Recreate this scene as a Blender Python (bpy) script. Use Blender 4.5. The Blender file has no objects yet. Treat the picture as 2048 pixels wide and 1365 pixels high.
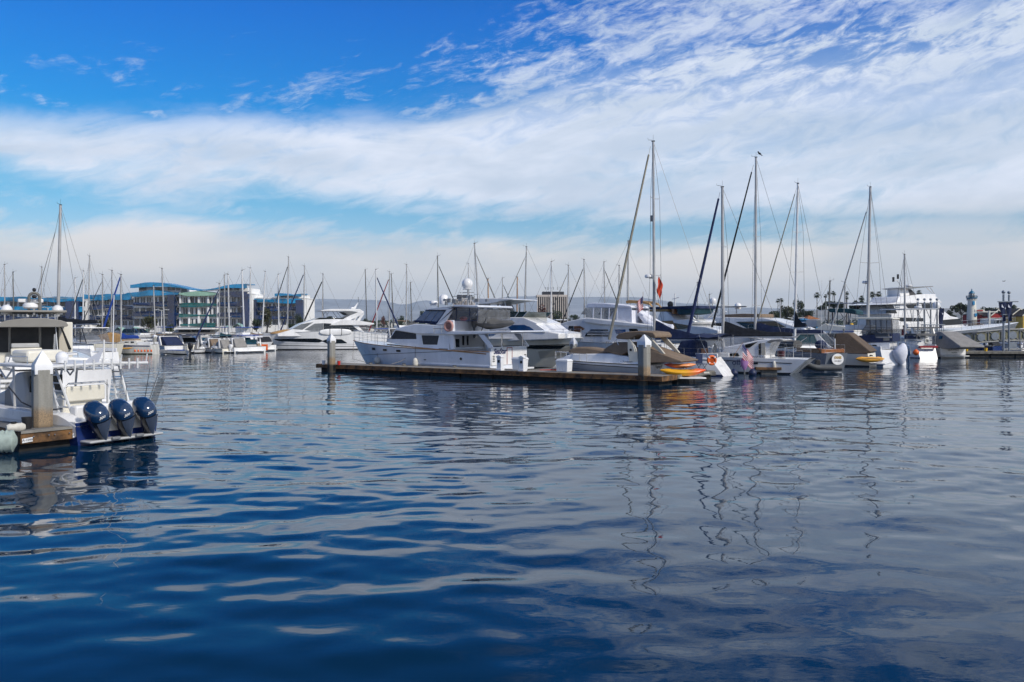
import bpy, bmesh, math, random
import numpy as np
from mathutils import Vector, Matrix
S = bpy.context.scene
C = bpy.data.collections.new('marina'); S.collection.children.link(C)
rad = math.radians; pi = math.pi
# ------------------------------------------------------------------ camera
FPX, CAMH, PCX, PCY = 1700.0, 3.2, 1024.0, 650.0        # focal length in photo pixels, eye height, principal column, horizon row
cam = bpy.data.cameras.new('camera'); camo = bpy.data.objects.new('camera', cam); C.objects.link(camo)
cam.sensor_width = 36; cam.lens = 36 * FPX / 2048; cam.shift_y = -(682.5 - PCY) / 2048
cam.clip_start = 0.1; cam.clip_end = 60000
camo.location = (0, 0, CAMH); camo.rotation_euler = (pi / 2, 0, 0)
S.camera = camo
S.view_settings.view_transform = 'Standard'; S.view_settings.look = 'None'
S.view_settings.exposure = 0.28; S.view_settings.gamma = 1.0
# ------------------------------------------------------------------ node expressions
class N:
    tree = None
    def __init__(s, sock): s.s = sock
    def __add__(a, b): return mth('ADD', a, b)
    def __radd__(a, b): return mth('ADD', b, a)
    def __sub__(a, b): return mth('SUBTRACT', a, b)
    def __rsub__(a, b): return mth('SUBTRACT', b, a)
    def __mul__(a, b): return mth('MULTIPLY', a, b)
    def __rmul__(a, b): return mth('MULTIPLY', b, a)
    def __truediv__(a, b): return mth('DIVIDE', a, b)
def put(sock, v):
    if isinstance(v, N): N.tree.links.new(v.s, sock)
    elif isinstance(v, (tuple, list)) and len(v) == 3 and sock.type == 'RGBA': sock.default_value = (*v, 1)
    else: sock.default_value = v
def node(kind, **kw):
    n = N.tree.nodes.new(kind)
    for k, v in kw.items(): setattr(n, k, v)
    return n
def mth(op, a, b=0.0, c=None, clamp=False):
    n = node('ShaderNodeMath', operation=op, use_clamp=clamp); put(n.inputs[0], a); put(n.inputs[1], b)
    if c is not None: put(n.inputs[2], c)
    return N(n.outputs[0])
def sstep(x, a, b, lo=0.0, hi=1.0):
    n = node('ShaderNodeMapRange', interpolation_type='SMOOTHSTEP'); put(n.inputs['Value'], x)
    put(n.inputs['From Min'], a); put(n.inputs['From Max'], b); put(n.inputs['To Min'], lo); put(n.inputs['To Max'], hi)
    return N(n.outputs[0])
def comb(x, y, z=0.0):
    n = node('ShaderNodeCombineXYZ')
    for i, v in enumerate((x, y, z)): put(n.inputs[i], v)
    return N(n.outputs[0])
def noise(v, scale=1.0, detail=4.0, rough=0.5, dist=0.0):
    n = node('ShaderNodeTexNoise'); put(n.inputs['Vector'], v); n.inputs['Scale'].default_value = scale
    n.inputs['Detail'].default_value = detail; n.inputs['Roughness'].default_value = rough; n.inputs['Distortion'].default_value = dist
    return N(n.outputs[0])
def mixc(f, a, b):
    n = node('ShaderNodeMix', data_type='RGBA'); put(n.inputs[0], f); put(n.inputs[6], a); put(n.inputs[7], b)
    return N(n.outputs[2])
def ramp(x, stops, interp='LINEAR'):
    n = node('ShaderNodeValToRGB'); put(n.inputs[0], x); cr = n.color_ramp; cr.interpolation = interp
    while len(cr.elements) < len(stops): cr.elements.new(0.5)
    for e, (p, c) in zip(cr.elements, stops):
        e.position = p; e.color = (*c, 1) if len(c) == 3 else c
    return N(n.outputs[0])
def curve(x, pts, x0, x1, y0, y1):      # piecewise curve through (x, y) points
    n = node('ShaderNodeFloatCurve'); m = n.mapping; cv = m.curves[0]
    P = [((a - x0) / (x1 - x0), (b - y0) / (y1 - y0)) for a, b in pts]
    cv.points[0].location = P[0]; cv.points[-1].location = P[-1]
    for p in P[1:-1]: cv.points.new(*p)
    m.update(); put(n.inputs['Value'], (x - x0) / (x1 - x0))
    return N(n.outputs[0]) * (y1 - y0) + y0
# ------------------------------------------------------------------ sky
SUN_AZ, SUN_EL = rad(128), rad(38)       # azimuth clockwise from +Y
w = bpy.data.worlds.new('World'); S.world = w; w.use_nodes = True; N.tree = w.node_tree; w.node_tree.nodes.clear()
tc = node('ShaderNodeTexCoord'); sep = node('ShaderNodeSeparateXYZ'); N.tree.links.new(tc.outputs['Generated'], sep.inputs[0])
X, Y, Z = (N(sep.outputs[i]) for i in range(3))
az = mth('ARCTAN2', X, Y) * (180 / pi); el = mth('ARCSINE', mth('MAXIMUM', Z, 0.0)) * (180 / pi)
sky = node('ShaderNodeTexSky', sky_type='NISHITA', sun_disc=False, sun_elevation=SUN_EL, sun_rotation=SUN_AZ, altitude=0, air_density=1.0, dust_density=0.6, ozone_density=2.0)
skyc = N(sky.outputs[0])
# strong polarised blue aloft, pale towards the horizon
tint = ramp(el / 40.0, [(0.0, (.62, .66, .70)), (.14, (.52, .82, 1.0)), (.24, (.26, .80, .98)), (.34, (.02, .64, 1.14)), (.50, (.0, .52, 1.28)), (.60, (0.0, .42, 1.08)), (.72, (0.0, .32, .85)), (1.0, (.0, .24, .62))])
tm = node('ShaderNodeMix', data_type='RGBA', blend_type='MULTIPLY'); tm.clamp_result = False
tm.inputs[0].default_value = 1.0; put(tm.inputs[6], skyc); put(tm.inputs[7], tint); blue = N(tm.outputs[2])
uv = comb(az * 0.035, el * 0.14 - az * 0.012)
n1 = noise(uv, 1.0, 8, .55, .4); n2 = noise(comb(az * .12, el * .42 - az * .08, 3.0), 1.0, 9, .6, .6)
n3 = noise(comb(az * .30 + el * .25, el * .95 - az * .30, 7.0), 1.0, 10, .66, .9)
n4 = noise(comb(az * .05 + 4.0, el * .22, 11.0), 1.0, 7, .5, .2)
e2 = el + (n1 - .5) * 4.5 + (n2 - .5) * 3.0 + (n3 - .5) * 1.5
T = curve(az, [(-60, 10.5), (-31, 11.6), (-17, 13.0), (-4, 14.2), (6, 16.4), (16, 18.6), (31, 19.4), (60, 26)], -60, 60, 0, 40)
B = curve(az, [(-60, 8.5), (-31, 8.3), (-25, 7.4), (-17, 8.2), (-4, 7.6), (9, 6.9), (22, 6.8), (31, 6.3), (60, 5)], -60, 60, 0, 40)
L = curve(az, [(-60, 5.0), (-31, 5.0), (-22.4, 6.6), (-18, 5.9), (-10.8, 5.1), (-2.5, 5.5), (9, 4.9), (18, 5.4), (31, 5.3), (60, 5.6)], -60, 60, 0, 40)
band = sstep(e2 - T, 1.0, -1.3) * sstep(e2 - B, -1.2, 1.5)
n5 = noise(comb(az * .55 + el * .5, el * 2.1 - az * .55, 5.0), 1.0, 9, .68, 1.1)
band = band * sstep(n1 * .40 + n2 * .35 + n3 * .3, .40, .56, .60, 1.0)
high = sstep(el + (n1 - .5) * 5.0, 12.0, 18.0)
band = band * (1.0 - high * (1.0 - sstep(n3 * .42 + n5 * .22 + n2 * .40, .45, .58, .14, 1.0)))
low = sstep(el + (n2 - .5) * 2.6 + (n3 - .5) * 1.4 - L, 1.0, -.8)
wis = sstep(n3 * .40 + n5 * .24 + n2 * .42 + sstep(el - T, 0.0, 11.0) * -.16 + sstep(az, -14.0, 10.0) * .10, .52, .72) * sstep(el - T, -3.0, 1.0) * .85
hi = sstep(el + (n2 - .5) * 8.0, 22.0, 27.0) * sstep(az + (n1 - .5) * 22.0, -3.0, 12.0) * sstep(n2 * .6 + n1 * .4, .42, .56)
gapw = sstep(n4 * .50 + n2 * .35 + n3 * .2, .44, .60) * .85 * sstep(el - B, 1.5, -1.0)
veil = sstep(el, 9.0, 2.0) * .38
dens = mth('MAXIMUM', mth('MAXIMUM', band, low), mth('MAXIMUM', mth('MAXIMUM', wis, hi), mth('MAXIMUM', gapw, veil)), clamp=True)
shade = sstep(n4 * .6 + n2 * .5, .42, .68)
cw = mixc(shade, (7.2, 7.65, 8.7), (5.1, 5.9, 7.1))
ccol = mixc(sstep(el, 8.5, 4.5), cw, mixc(sstep(n4, .4, .6), (7.5, 7.2, 6.9), (6.1, 6.3, 6.5)))
ccol = mixc(sstep(el, 3.5, .3), ccol, (7.4, 7.1, 6.8))
fin = mixc(dens * .97, blue, ccol)
below = sstep(Z, 0.0, -.05); fin = mixc(below, fin, (2.0, 2.3, 2.6))
bg = node('ShaderNodeBackground'); put(bg.inputs[0], fin); bg.inputs[1].default_value = 0.1
wo = node('ShaderNodeOutputWorld'); N.tree.links.new(bg.outputs[0], wo.inputs[0])
# ------------------------------------------------------------------ sun
sl = bpy.data.lights.new('sun', 'SUN'); sl.energy = 2.9; sl.angle = rad(4); sl.color = (1, .93, .82)
so = bpy.data.objects.new('sun', sl); C.objects.link(so)
sd = Vector((math.sin(SUN_AZ) * math.cos(SUN_EL), math.cos(SUN_AZ) * math.cos(SUN_EL), math.sin(SUN_EL)))
so.rotation_euler = sd.to_track_quat('Z', 'Y').to_euler(); so.location = (60, -30, 60)
# ------------------------------------------------------------------ materials
M = {}
def mat(name, col, rough=.5, metal=0.0, var=.12, vs=3.0, bump=0.0, bs=30.0, spec=.5, alpha=1.0, trans=0.0, emit=None, coat=0.0, streak=False, col2=None):
    m = bpy.data.materials.new(name); m.use_nodes = True; N.tree = m.node_tree
    b = m.node_tree.nodes['Principled BSDF']; M[name] = m
    b.inputs['Roughness'].default_value = rough; b.inputs['Metallic'].default_value = metal
    b.inputs['Specular IOR Level'].default_value = spec; b.inputs['Coat Weight'].default_value = coat
    t = node('ShaderNodeTexCoord'); o = N(t.outputs['Object'])
    if var > 0 or col2:
        if streak:
            mp = node('ShaderNodeMapping'); put(mp.inputs[0], o); mp.inputs['Scale'].default_value = (1.6, 1.6, .22); o2 = N(mp.outputs[0])
        else: o2 = o
        f = sstep(noise(o2, vs, 6, .62, .3), .35, .68)
        c2 = col2 or tuple(c * (1 - var * 1.6) for c in col)
        put(b.inputs['Base Color'], mixc(f, col, c2))
        put(b.inputs['Roughness'], sstep(noise(o, vs * 2.3, 4), .3, .7, max(0.02, rough * .85), min(1, rough * 1.2)))
    else: put(b.inputs['Base Color'], col)
    if bump > 0:
        bn = node('ShaderNodeBump'); bn.inputs['Strength'].default_value = bump; bn.inputs['Distance'].default_value = .09 if name.startswith('canvas') else .02
        put(bn.inputs['Height'], noise(o, bs * (.5 if name.startswith('canvas') else 1), 5, .6, 1.0 if name.startswith('canvas') else 0.0)); N.tree.links.new(bn.outputs[0], b.inputs['Normal'])
    b.inputs['Alpha'].default_value = alpha; b.inputs['Transmission Weight'].default_value = trans
    return m
mat('gelcoat', (.80, .80, .80), .28, var=.09, vs=.7, streak=True, coat=.3)
mat('gelcoat_shaded_blue', (.70, .73, .79), .30, var=.08, vs=.7, streak=True, coat=.3)  # white gelcoat with the yacht sides' bluish shade put into the colour
mat('gelcoat_cream', (.72, .69, .60), .32, var=.06, vs=.8, streak=True)
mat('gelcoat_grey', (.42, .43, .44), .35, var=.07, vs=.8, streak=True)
mat('gelcoat_tan', (.50, .46, .38), .35, var=.07, vs=.8, streak=True)
mat('hull_grey_and_shade', (.17, .19, .22), .28, var=.08, streak=True)  # shade of the sportfisher's bow flare painted in; also the sloop's own grey
mat('old_white', (.62, .61, .57), .5, var=.16, vs=1.5, streak=True)
mat('navy_paint', (.012, .03, .12), .25, var=.1)
mat('hull_blue', (.008, .025, .13), .2, var=.1)
mat('antifoul', (.012, .014, .02), .7)
mat('weed_line', (.05, .055, .03), .9, var=.3, vs=6)
mat('black', (.012, .012, .014), .5)
mat('black_trim', (.02, .02, .022), .35)
mat('glass_dark', (.007, .010, .013), .06, var=.3, vs=.8, spec=.45)
mat('glass_blue', (.012, .09, .26), .07, var=.3, vs=.8, spec=.8)
mat('glass_teal', (.01, .12, .15), .08, var=.35, vs=1.5, spec=.8)
mat('glass_green', (.012, .045, .042), .08, var=.2, spec=.8)
mat('glass_grey', (.16, .17, .18), .15, var=.2, vs=1.2)
mat('clear_vinyl', (.20, .21, .23), .15, var=.3, vs=2.5, alpha=.42)
mat('mesh_screen', (.05, .05, .055), .8, var=.1)
mat('canvas_tan', (.20, .145, .10), .9, var=.12, vs=2, bump=.25, bs=9)
mat('canvas_brown', (.115, .082, .058), .92, var=.12, vs=1.5, bump=.3, bs=6)
mat('canvas_sand', (.42, .25, .10), .9, var=.15, vs=2, bump=.2, bs=9)
mat('canvas_grey', (.10, .10, .10), .92, var=.15, vs=2, bump=.3, bs=7)
mat('canvas_lightgrey', (.26, .25, .24), .92, var=.12, vs=2, bump=.3, bs=7)
mat('canvas_navy', (.010, .022, .075), .85, var=.2, vs=2, bump=.25, bs=8)
mat('canvas_black', (.010, .012, .018), .9, var=.2, vs=2, bump=.25, bs=8)
mat('canvas_teal', (.006, .055, .075), .85, var=.2, vs=2, bump=.2, bs=8)
mat('canvas_royal', (.008, .05, .30), .85, var=.15, vs=2, bump=.2, bs=8)
mat('canvas_white', (.70, .72, .80), .8, var=.08, vs=3, bump=.3, bs=6)
mat('canvas_maroon', (.05, .01, .018), .9)
mat('taupe', (.235, .225, .205), .5, var=.06, vs=1)
mat('alu', (.62, .63, .65), .38, .75, var=.12, vs=1.5)
mat('alu_white', (.66, .67, .68), .35, var=.08, vs=1.2)
mat('mast_grey', (.46, .46, .46), .40, .2, var=.14, vs=1.0)
mat('mast_wood', (.42, .20, .06), .5, var=.2, streak=True)
mat('mast_dark', (.15, .15, .14), .5, var=.15)
mat('steel', (.55, .56, .58), .22, .95, var=.05)
mat('wire', (.10, .10, .11), .5, .3, var=0)
mat('rope', (.30, .27, .22), .95, var=.25, vs=12)
mat('rope_dark', (.03, .035, .05), .95, var=.2)
mat('sail_cream', (.42, .38, .29), .9, var=.15, vs=2.5, bump=.2, bs=8)
mat('sail_white', (.55, .55, .53), .9, var=.12, vs=2.5)
mat('sail_navy', (.012, .025, .10), .85, var=.2, vs=2)
mat('sail_grey', (.06,.065,.075), .85, var=.15)
mat('sail_red', (.30, .02, .03), .9, var=.15)
mat('rubber', (.02, .02, .022), .8, var=.15)
mat('hypalon', (.085, .09, .095), .6, var=.12, vs=2)
mat('fender_white', (.62, .60, .54), .55, var=.15, vs=5)
mat('fender_blue', (.01, .02, .07), .5)
mat('teak', (.34, .19, .085), .7, var=.2, vs=4)
mat('varnish', (.25, .09, .025), .3, var=.2, vs=4)
mat('dock_top', (.25, .24, .22), .9, var=.25, vs=1.6, bump=.3, bs=20)
mat('dock_grey', (.145, .145, .145), .9, var=.15, vs=1.5, bump=.3, bs=30)
mat('waler', (.21, .105, .038), .85, var=.5, vs=2.2, bump=.6, bs=9, col2=(.03, .02, .014))
mat('dock_float', (.010, .010, .010), .85, var=.3, vs=2)
mat('float_concrete', (.20, .19, .165), .95, var=.3, vs=3, bump=.4, bs=12)
mat('white_plastic', (.74, .75, .77), .4, var=.05)
mat('plastic_yellow', (.72, .42, .01), .45, var=.1)
mat('plastic_red', (.55, .025, .015), .45, var=.1)
mat('plastic_orange', (.80, .14, .015), .45, var=.1)
mat('plastic_black', (.014, .014, .016), .45)
mat('plastic_blue', (.01, .07, .35), .45)
mat('kayak_red', (.70, .06, .06), .4, var=.12, vs=2)
mat('kayak_yellow', (.85, .42, .06), .4, var=.1, vs=2)
mat('engine_blue', (.007, .03, .085), .16, var=.1, vs=1, coat=.8)
mat('engine_dark', (.012, .016, .028), .22, var=.15, coat=.5)
mat('engine_grey', (.20, .21, .22), .4)
mat('flag_red', (.50, .0, .012), .85)
mat('flag_white', (.75, .75, .75), .85)
mat('flag_blue', (.01, .02, .12), .85)
mat('flag_orange', (.62, .06, .02), .8)
mat('pink_cover', (.36, .18, .42), .8, var=.2)
mat('text_dark', (.02, .02, .04), .5, var=0)
mat('text_navy', (.01, .015, .09), .5, var=0)
mat('text_white', (.8, .8, .8), .5, var=0)
mat('text_gold', (.45, .28, .04), .5, var=0)
mat('stucco', (.82, .82, .81), .85, var=.08, vs=.3)
mat('stucco_grey', (.30, .31, .33), .85, var=.1, vs=.3)
mat('bal_blue', (.0, .24, .50), .25, var=.3, vs=.35, spec=.8)
mat('bal_navy', (.001, .022, .10), .12, var=.4, vs=.35, spec=.8)
mat('bal_mint', (.30, .50, .38), .25, var=.2, vs=.35)
mat('bal_teal', (.02, .13, .13), .12, var=.3, vs=.35)
mat('window_glass', (.010, .015, .022), .10, var=.8, vs=.7, spec=.6, col2=(.03, .06, .09))
mat('tower_white', (.56, .50, .45), .8, var=.06)
mat('tower_dark', (.028, .028, .034), .4)
mat('lh_white', (.72, .70, .62), .7, var=.06, vs=.5)
mat('lh_blue', (.01, .14, .26), .4, var=.1)
mat('barn_red', (.36, .02, .02), .75, var=.15, vs=1)
mat('barn_yellow', (.62, .42, .08), .75, var=.1, vs=1)
mat('barn_blue', (.02, .25, .50), .6, var=.1)
mat('roof_brown', (.075, .06, .055), .85, var=.25, vs=1)
mat('roof_orange', (.42, .16, .05), .85, var=.25, vs=1)
mat('post_grey', (.24, .27, .31), .4, .4, var=.1)
mat('gate_olive', (.22, .21, .125), .7, var=.12)
mat('bark', (.09, .07, .055), .95, var=.3, vs=3)
mat('palm_leaf', (.035, .055, .02), .7, var=.4, vs=1)
mat('leaf', (.035, .055, .018), .75, var=.5, vs=.9, col2=(.018, .032, .012))
mat('leaf_olive', (.075, .075, .025), .75, var=.5, vs=.9, col2=(.03, .04, .015))
mat('leaf_red', (.13, .035, .018), .75, var=.4, vs=.9, col2=(.05, .02, .012))
mat('hill', (.34, .34, .34), .95, var=.25, vs=.004)
mat('hill_town', (.15, .16, .16), .95, var=.5, vs=.02, col2=(.28, .27, .25))
mat('land', (.20, .19, .17), .95, var=.3, vs=.1)
mat('seawall', (.22, .21, .19), .95, var=.3, vs=.4)
mat('tarp_green', (.38, .46, .42), .85, var=.25, vs=3, bump=.4, bs=10)
mat('bird', (.012, .012, .014), .8)
mat('car_paint', (.03, .07, .14), .25, var=.05, coat=.5)
mat('car_dark', (.02, .02, .022), .3)
mat('skin', (.45, .26, .18), .6); mat('hair', (.03, .02, .012), .8); mat('shirt', (.16, .02, .02), .8); mat('rust', (.16, .07, .03), .9)
# concrete piling: grey aggregate with a tan stained foot
def pile_mat():
    m = bpy.data.materials.new('pile_concrete'); m.use_nodes = True; N.tree = m.node_tree; b = m.node_tree.nodes['Principled BSDF']; M['pile_concrete'] = m
    o = N(node('ShaderNodeTexCoord').outputs['Object']); sp = node('ShaderNodeSeparateXYZ'); put(sp.inputs[0], o); z = N(sp.outputs[2])
    mp = node('ShaderNodeMapping'); put(mp.inputs[0], o); mp.inputs['Scale'].default_value = (3, 3, .5)
    st = noise(N(mp.outputs[0]), 1.0, 7, .65); fine = noise(o, 26, 5, .7)
    g = mixc(sstep(st * .7 + fine * .3, .35, .65), (.30, .295, .27), (.20, .195, .175))
    f = sstep(z + (st - .5) * .5, 1.12, .86)
    g = mixc(f * .85, g, mixc(sstep(fine, .4, .6), (.34, .235, .13), (.20, .14, .085)))
    g = mixc(sstep(z + (fine - .5) * .3, .62, .45), g, (.045, .04, .03))
    put(b.inputs['Base Color'], g); b.inputs['Roughness'].default_value = .92
    bn = node('ShaderNodeBump'); bn.inputs['Strength'].default_value = .5; bn.inputs['Distance'].default_value = .02; put(bn.inputs['Height'], fine * .6 + st); N.tree.links.new(bn.outputs[0], b.inputs['Normal'])
pile_mat()
def water_mat():
    m = bpy.data.materials.new('water'); m.use_nodes = True; N.tree = m.node_tree; b = m.node_tree.nodes['Principled BSDF']; M['water'] = m
    o = N(node('ShaderNodeTexCoord').outputs['Object'])
    put(b.inputs['Base Color'], (.0012, .020, .048)); b.inputs['Roughness'].default_value = .015; b.inputs['IOR'].default_value = 1.333
    b.inputs['Specular IOR Level'].default_value = .5
    sp = node('ShaderNodeSeparateXYZ'); put(sp.inputs[0], o); far = sstep(N(sp.outputs[1]) + noise(o, .06, 3) * 30.0, 30.0, 75.0)
    mp = node('ShaderNodeMapping'); put(mp.inputs[0], o); mp.inputs['Scale'].default_value = (.55, 1.0, 1.0); ov = N(mp.outputs[0])
    h = noise(ov, 2.4, 3, .5, .3) * (far * .016 + .004) + noise(ov, .6, 3, .5, .2) * (far * .026 + .010) + noise(ov, 8.0, 3, .6, .3) * .0011
    bn = node('ShaderNodeBump'); bn.inputs['Strength'].default_value = .55; bn.inputs['Distance'].default_value = 1.0; put(bn.inputs['Height'], h); N.tree.links.new(bn.outputs[0], b.inputs['Normal'])
water_mat()
# ------------------------------------------------------------------ objects, things and parts
def link(name, verts, faces, m=None, parent=None, smooth=False):
    me = bpy.data.meshes.new(name); me.from_pydata([tuple(v) for v in verts], [], faces)
    if m: me.materials.append(M[m])
    bm = bmesh.new(); bm.from_mesh(me); bmesh.ops.recalc_face_normals(bm, faces=bm.faces); bm.to_mesh(me); bm.free()
    if smooth:
        me.polygons.foreach_set('use_smooth', [True] * len(me.polygons))
        try: me.set_sharp_from_angle(angle=rad(38))
        except Exception: pass
    o = bpy.data.objects.new(name, me); C.objects.link(o)
    if parent: o.parent = parent
    return o
def tag(o, label, cat, group=None):
    o['label'] = label; o['category'] = cat
    if group: o['group'] = group
    return o
def thing(name, label, cat, loc=(0, 0, 0), rz=0.0, group=None):
    o = bpy.data.objects.new(name, None); C.objects.link(o); o.location = loc; o.rotation_euler = (0, 0, rz); o.empty_display_size = .3
    return tag(o, label, cat, group)
def struct(o, kind='structure'): o['kind'] = kind; return o
def dup(root, loc, rz, label=None, group=None):
    r = root.copy(); C.objects.link(r); r.location = loc; r.rotation_euler = (0, 0, rz)
    if label: r['label'] = label
    if group: r['group'] = group
    for ch in list(root.children):
        c = ch.copy(); C.objects.link(c); c.parent = r
        for g in list(ch.children):
            d = g.copy(); C.objects.link(d); d.parent = c
    return r
class MB:
    def __init__(s): s.v = []; s.f = []
    def add(s, vs, fs):
        k = len(s.v); s.v += [tuple(v) for v in vs]; s.f += [tuple(i + k for i in f) for f in fs]; return s
    def box(s, x0, x1, y0, y1, z0, z1):
        return s.add([(x0, y0, z0), (x1, y0, z0), (x1, y1, z0), (x0, y1, z0), (x0, y0, z1), (x1, y0, z1), (x1, y1, z1), (x0, y1, z1)],
                     [(0, 3, 2, 1), (4, 5, 6, 7), (0, 1, 5, 4), (1, 2, 6, 5), (2, 3, 7, 6), (3, 0, 4, 7)])
    def cbox(s, x, y, z, a, b, c): return s.box(x - a / 2, x + a / 2, y - b / 2, y + b / 2, z - c / 2, z + c / 2)
    def rings(s, R, cap=True, closed=True):      # loft between equal rings
        n = len(R[0]); k = len(s.v)
        for r in R: s.v += [tuple(p) for p in r]
        for i in range(len(R) - 1):
            for j in range(n if closed else n - 1):
                a = k + i * n + j; b = k + i * n + (j + 1) % n; s.f.append((a, b, b + n, a + n))
        if cap and closed: s.f.append(tuple(k + j for j in range(n))); s.f.append(tuple(k + (len(R) - 1) * n + j for j in range(n)))
        return s
    def tube(s, pts, r, n=6, r2=None):
        P = [Vector(p) for p in pts]; R = []; up = Vector((0, 0, 1))
        m = len(P)
        for i, p in enumerate(P):
            t = (P[min(i + 1, m - 1)] - P[max(i - 1, 0)])
            t = t.normalized() if t.length > 1e-9 else up
            a = t.cross(up) if abs(t.z) < .95 else t.cross(Vector((1, 0, 0)))
            a.normalize(); b = t.cross(a); rr = r if r2 is None else r + (r2 - r) * i / (m - 1)
            R.append([p + (a * math.cos(2 * pi * j / n) + b * math.sin(2 * pi * j / n)) * rr for j in range(n)])
        return s.rings(R)
    def lathe(s, prof, c=(0, 0, 0), n=16, axis='z'):
        R = []
        for r, z in prof:
            r = max(r, 1e-4); ring = []
            for j in range(n):
                a = 2 * pi * j / n; x, y = r * math.cos(a), r * math.sin(a)
                p = (x, y, z) if axis == 'z' else ((z, x, y) if axis == 'x' else (x, z, y))
                ring.append((p[0] + c[0], p[1] + c[1], p[2] + c[2]))
            R.append(ring)
        return s.rings(R)
    def ball(s, c, r, n=12, k=8, sz=1.0):
        return s.lathe([(r * math.sin(pi * i / k), -r * sz * math.cos(pi * i / k)) for i in range(k + 1)], c, n)
    def prism(s, prof, hw, y=0.0, taper=0.0, z0=0.0, nose=0.0, x0=0.0, L=1.0):
        # side profile [(x, z)] pushed out to both sides; taper narrows with height, nose narrows towards the bow
        def yy(x, z):
            h = hw - taper * (z - z0)
            if nose: h *= 1 - nose * max(0.0, (x - x0) / L) ** 2
            return max(h, .02)
        a = [(x, y + yy(x, z), z) for x, z in prof]; b = [(x, y - yy(x, z), z) for x, z in prof]; n = len(prof)
        return s.add(a + b, [tuple(range(n)), tuple(range(2 * n - 1, n - 1, -1))] + [(i, i + n, (i + 1) % n + n, (i + 1) % n) for i in range(n)])
    def slab(s, prof, ya, yb):
        a = [(x, ya, z) for x, z in prof]; b = [(x, yb, z) for x, z in prof]; n = len(prof)
        return s.add(a + b, [tuple(range(n)), tuple(range(2 * n - 1, n - 1, -1))] + [(i, i + n, (i + 1) % n + n, (i + 1) % n) for i in range(n)])
    def quad(s, a, b, c, d): return s.add([a, b, c, d], [(0, 1, 2, 3)])
    def build(s, name, m, parent=None, smooth=False, bevel=0.0, seg=2):
        o = link(name, s.v, s.f, m, parent, smooth)
        if bevel:
            b = o.modifiers.new('b', 'BEVEL'); b.width = bevel; b.segments = seg; b.limit_method = 'ANGLE'; b.angle_limit = rad(35)
            o.data.polygons.foreach_set('use_smooth', [True] * len(o.data.polygons))
            try: o.data.set_sharp_from_angle(angle=rad(45))
            except Exception: pass
        return o
def text(s, size, m, parent, pos, rot, name='lettering', ext=.004, shear=0.0, font=None, align='CENTER', bold=0.0):
    cu = bpy.data.curves.new(name, 'FONT'); cu.body = s; cu.size = size; cu.extrude = ext; cu.align_x = align; cu.align_y = 'CENTER'; cu.shear = shear; cu.offset = bold; cu.resolution_u = 3
    t = bpy.data.objects.new('t', cu); C.objects.link(t); bpy.context.view_layer.update()
    me = bpy.data.meshes.new_from_object(t.evaluated_get(bpy.context.evaluated_depsgraph_get())); bpy.data.objects.remove(t); bpy.data.curves.remove(cu)
    me.name = name; me.materials.clear(); me.materials.append(M[m])
    o = bpy.data.objects.new(name, me); C.objects.link(o); o.location = pos; o.rotation_euler = rot
    if parent: o.parent = parent
    return o
# ------------------------------------------------------------------ photo pixels to world
def W(px, py, d): return Vector(((px - PCX) / FPX * d, d, CAMH - (py - PCY) / FPX * d))
def WX(px, d): return (px - PCX) / FPX * d
def WZ(py, d): return CAMH - (py - PCY) / FPX * d
def DW(py): return FPX * CAMH / (py - PCY)          # distance of a point of the water seen on that row
class Reg:                                          # a zoomed crop of the photo: converts its own coordinates
    def __init__(s, x, y, k): s.x, s.y, s.k = x, y, k
    def __call__(s, *pts): return [(s.x + a / s.k, s.y + b / s.k) for a, b in pts]
class Fr:                                           # a boat's own frame: x towards the bow, y to port, z up
    def __init__(s, ox, oy, ang):
        s.o = Vector((ox, oy, 0)); s.a = ang; s.ex = Vector((math.cos(ang), math.sin(ang), 0)); s.ey = Vector((-math.sin(ang), math.cos(ang), 0))
    @staticmethod
    def of(bow, stern):                             # from world xy of bow and stern on the water; origin at the stern
        b = Vector((bow[0], bow[1], 0)); t = Vector((stern[0], stern[1], 0)); d = b - t
        f = Fr(t.x, t.y, math.atan2(d.y, d.x)); f.L = d.length; return f
    def side(s, off, p):                            # pixels p on the vertical plane y=off -> [(x, z)]
        out = []
        for px, py in p:
            r = Vector(((px - PCX) / FPX, 1, -(py - PCY) / FPX)); c = Vector((0, 0, CAMH))
            t = ((s.o - c).dot(s.ey) + off) / r.dot(s.ey); q = c + r * t - s.o
            out.append((q.dot(s.ex), q.z))
        return out
    def cross(s, off, p):                           # pixels on the plane x=off -> [(y, z)]
        out = []
        for px, py in p:
            r = Vector(((px - PCX) / FPX, 1, -(py - PCY) / FPX)); c = Vector((0, 0, CAMH))
            t = ((s.o - c).dot(s.ex) + off) / r.dot(s.ex); q = c + r * t - s.o
            out.append((q.dot(s.ey), q.z))
        return out
    def at(s, x, y=0.0, z=0.0): return s.o + s.ex * x + s.ey * y + Vector((0, 0, z))
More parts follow.
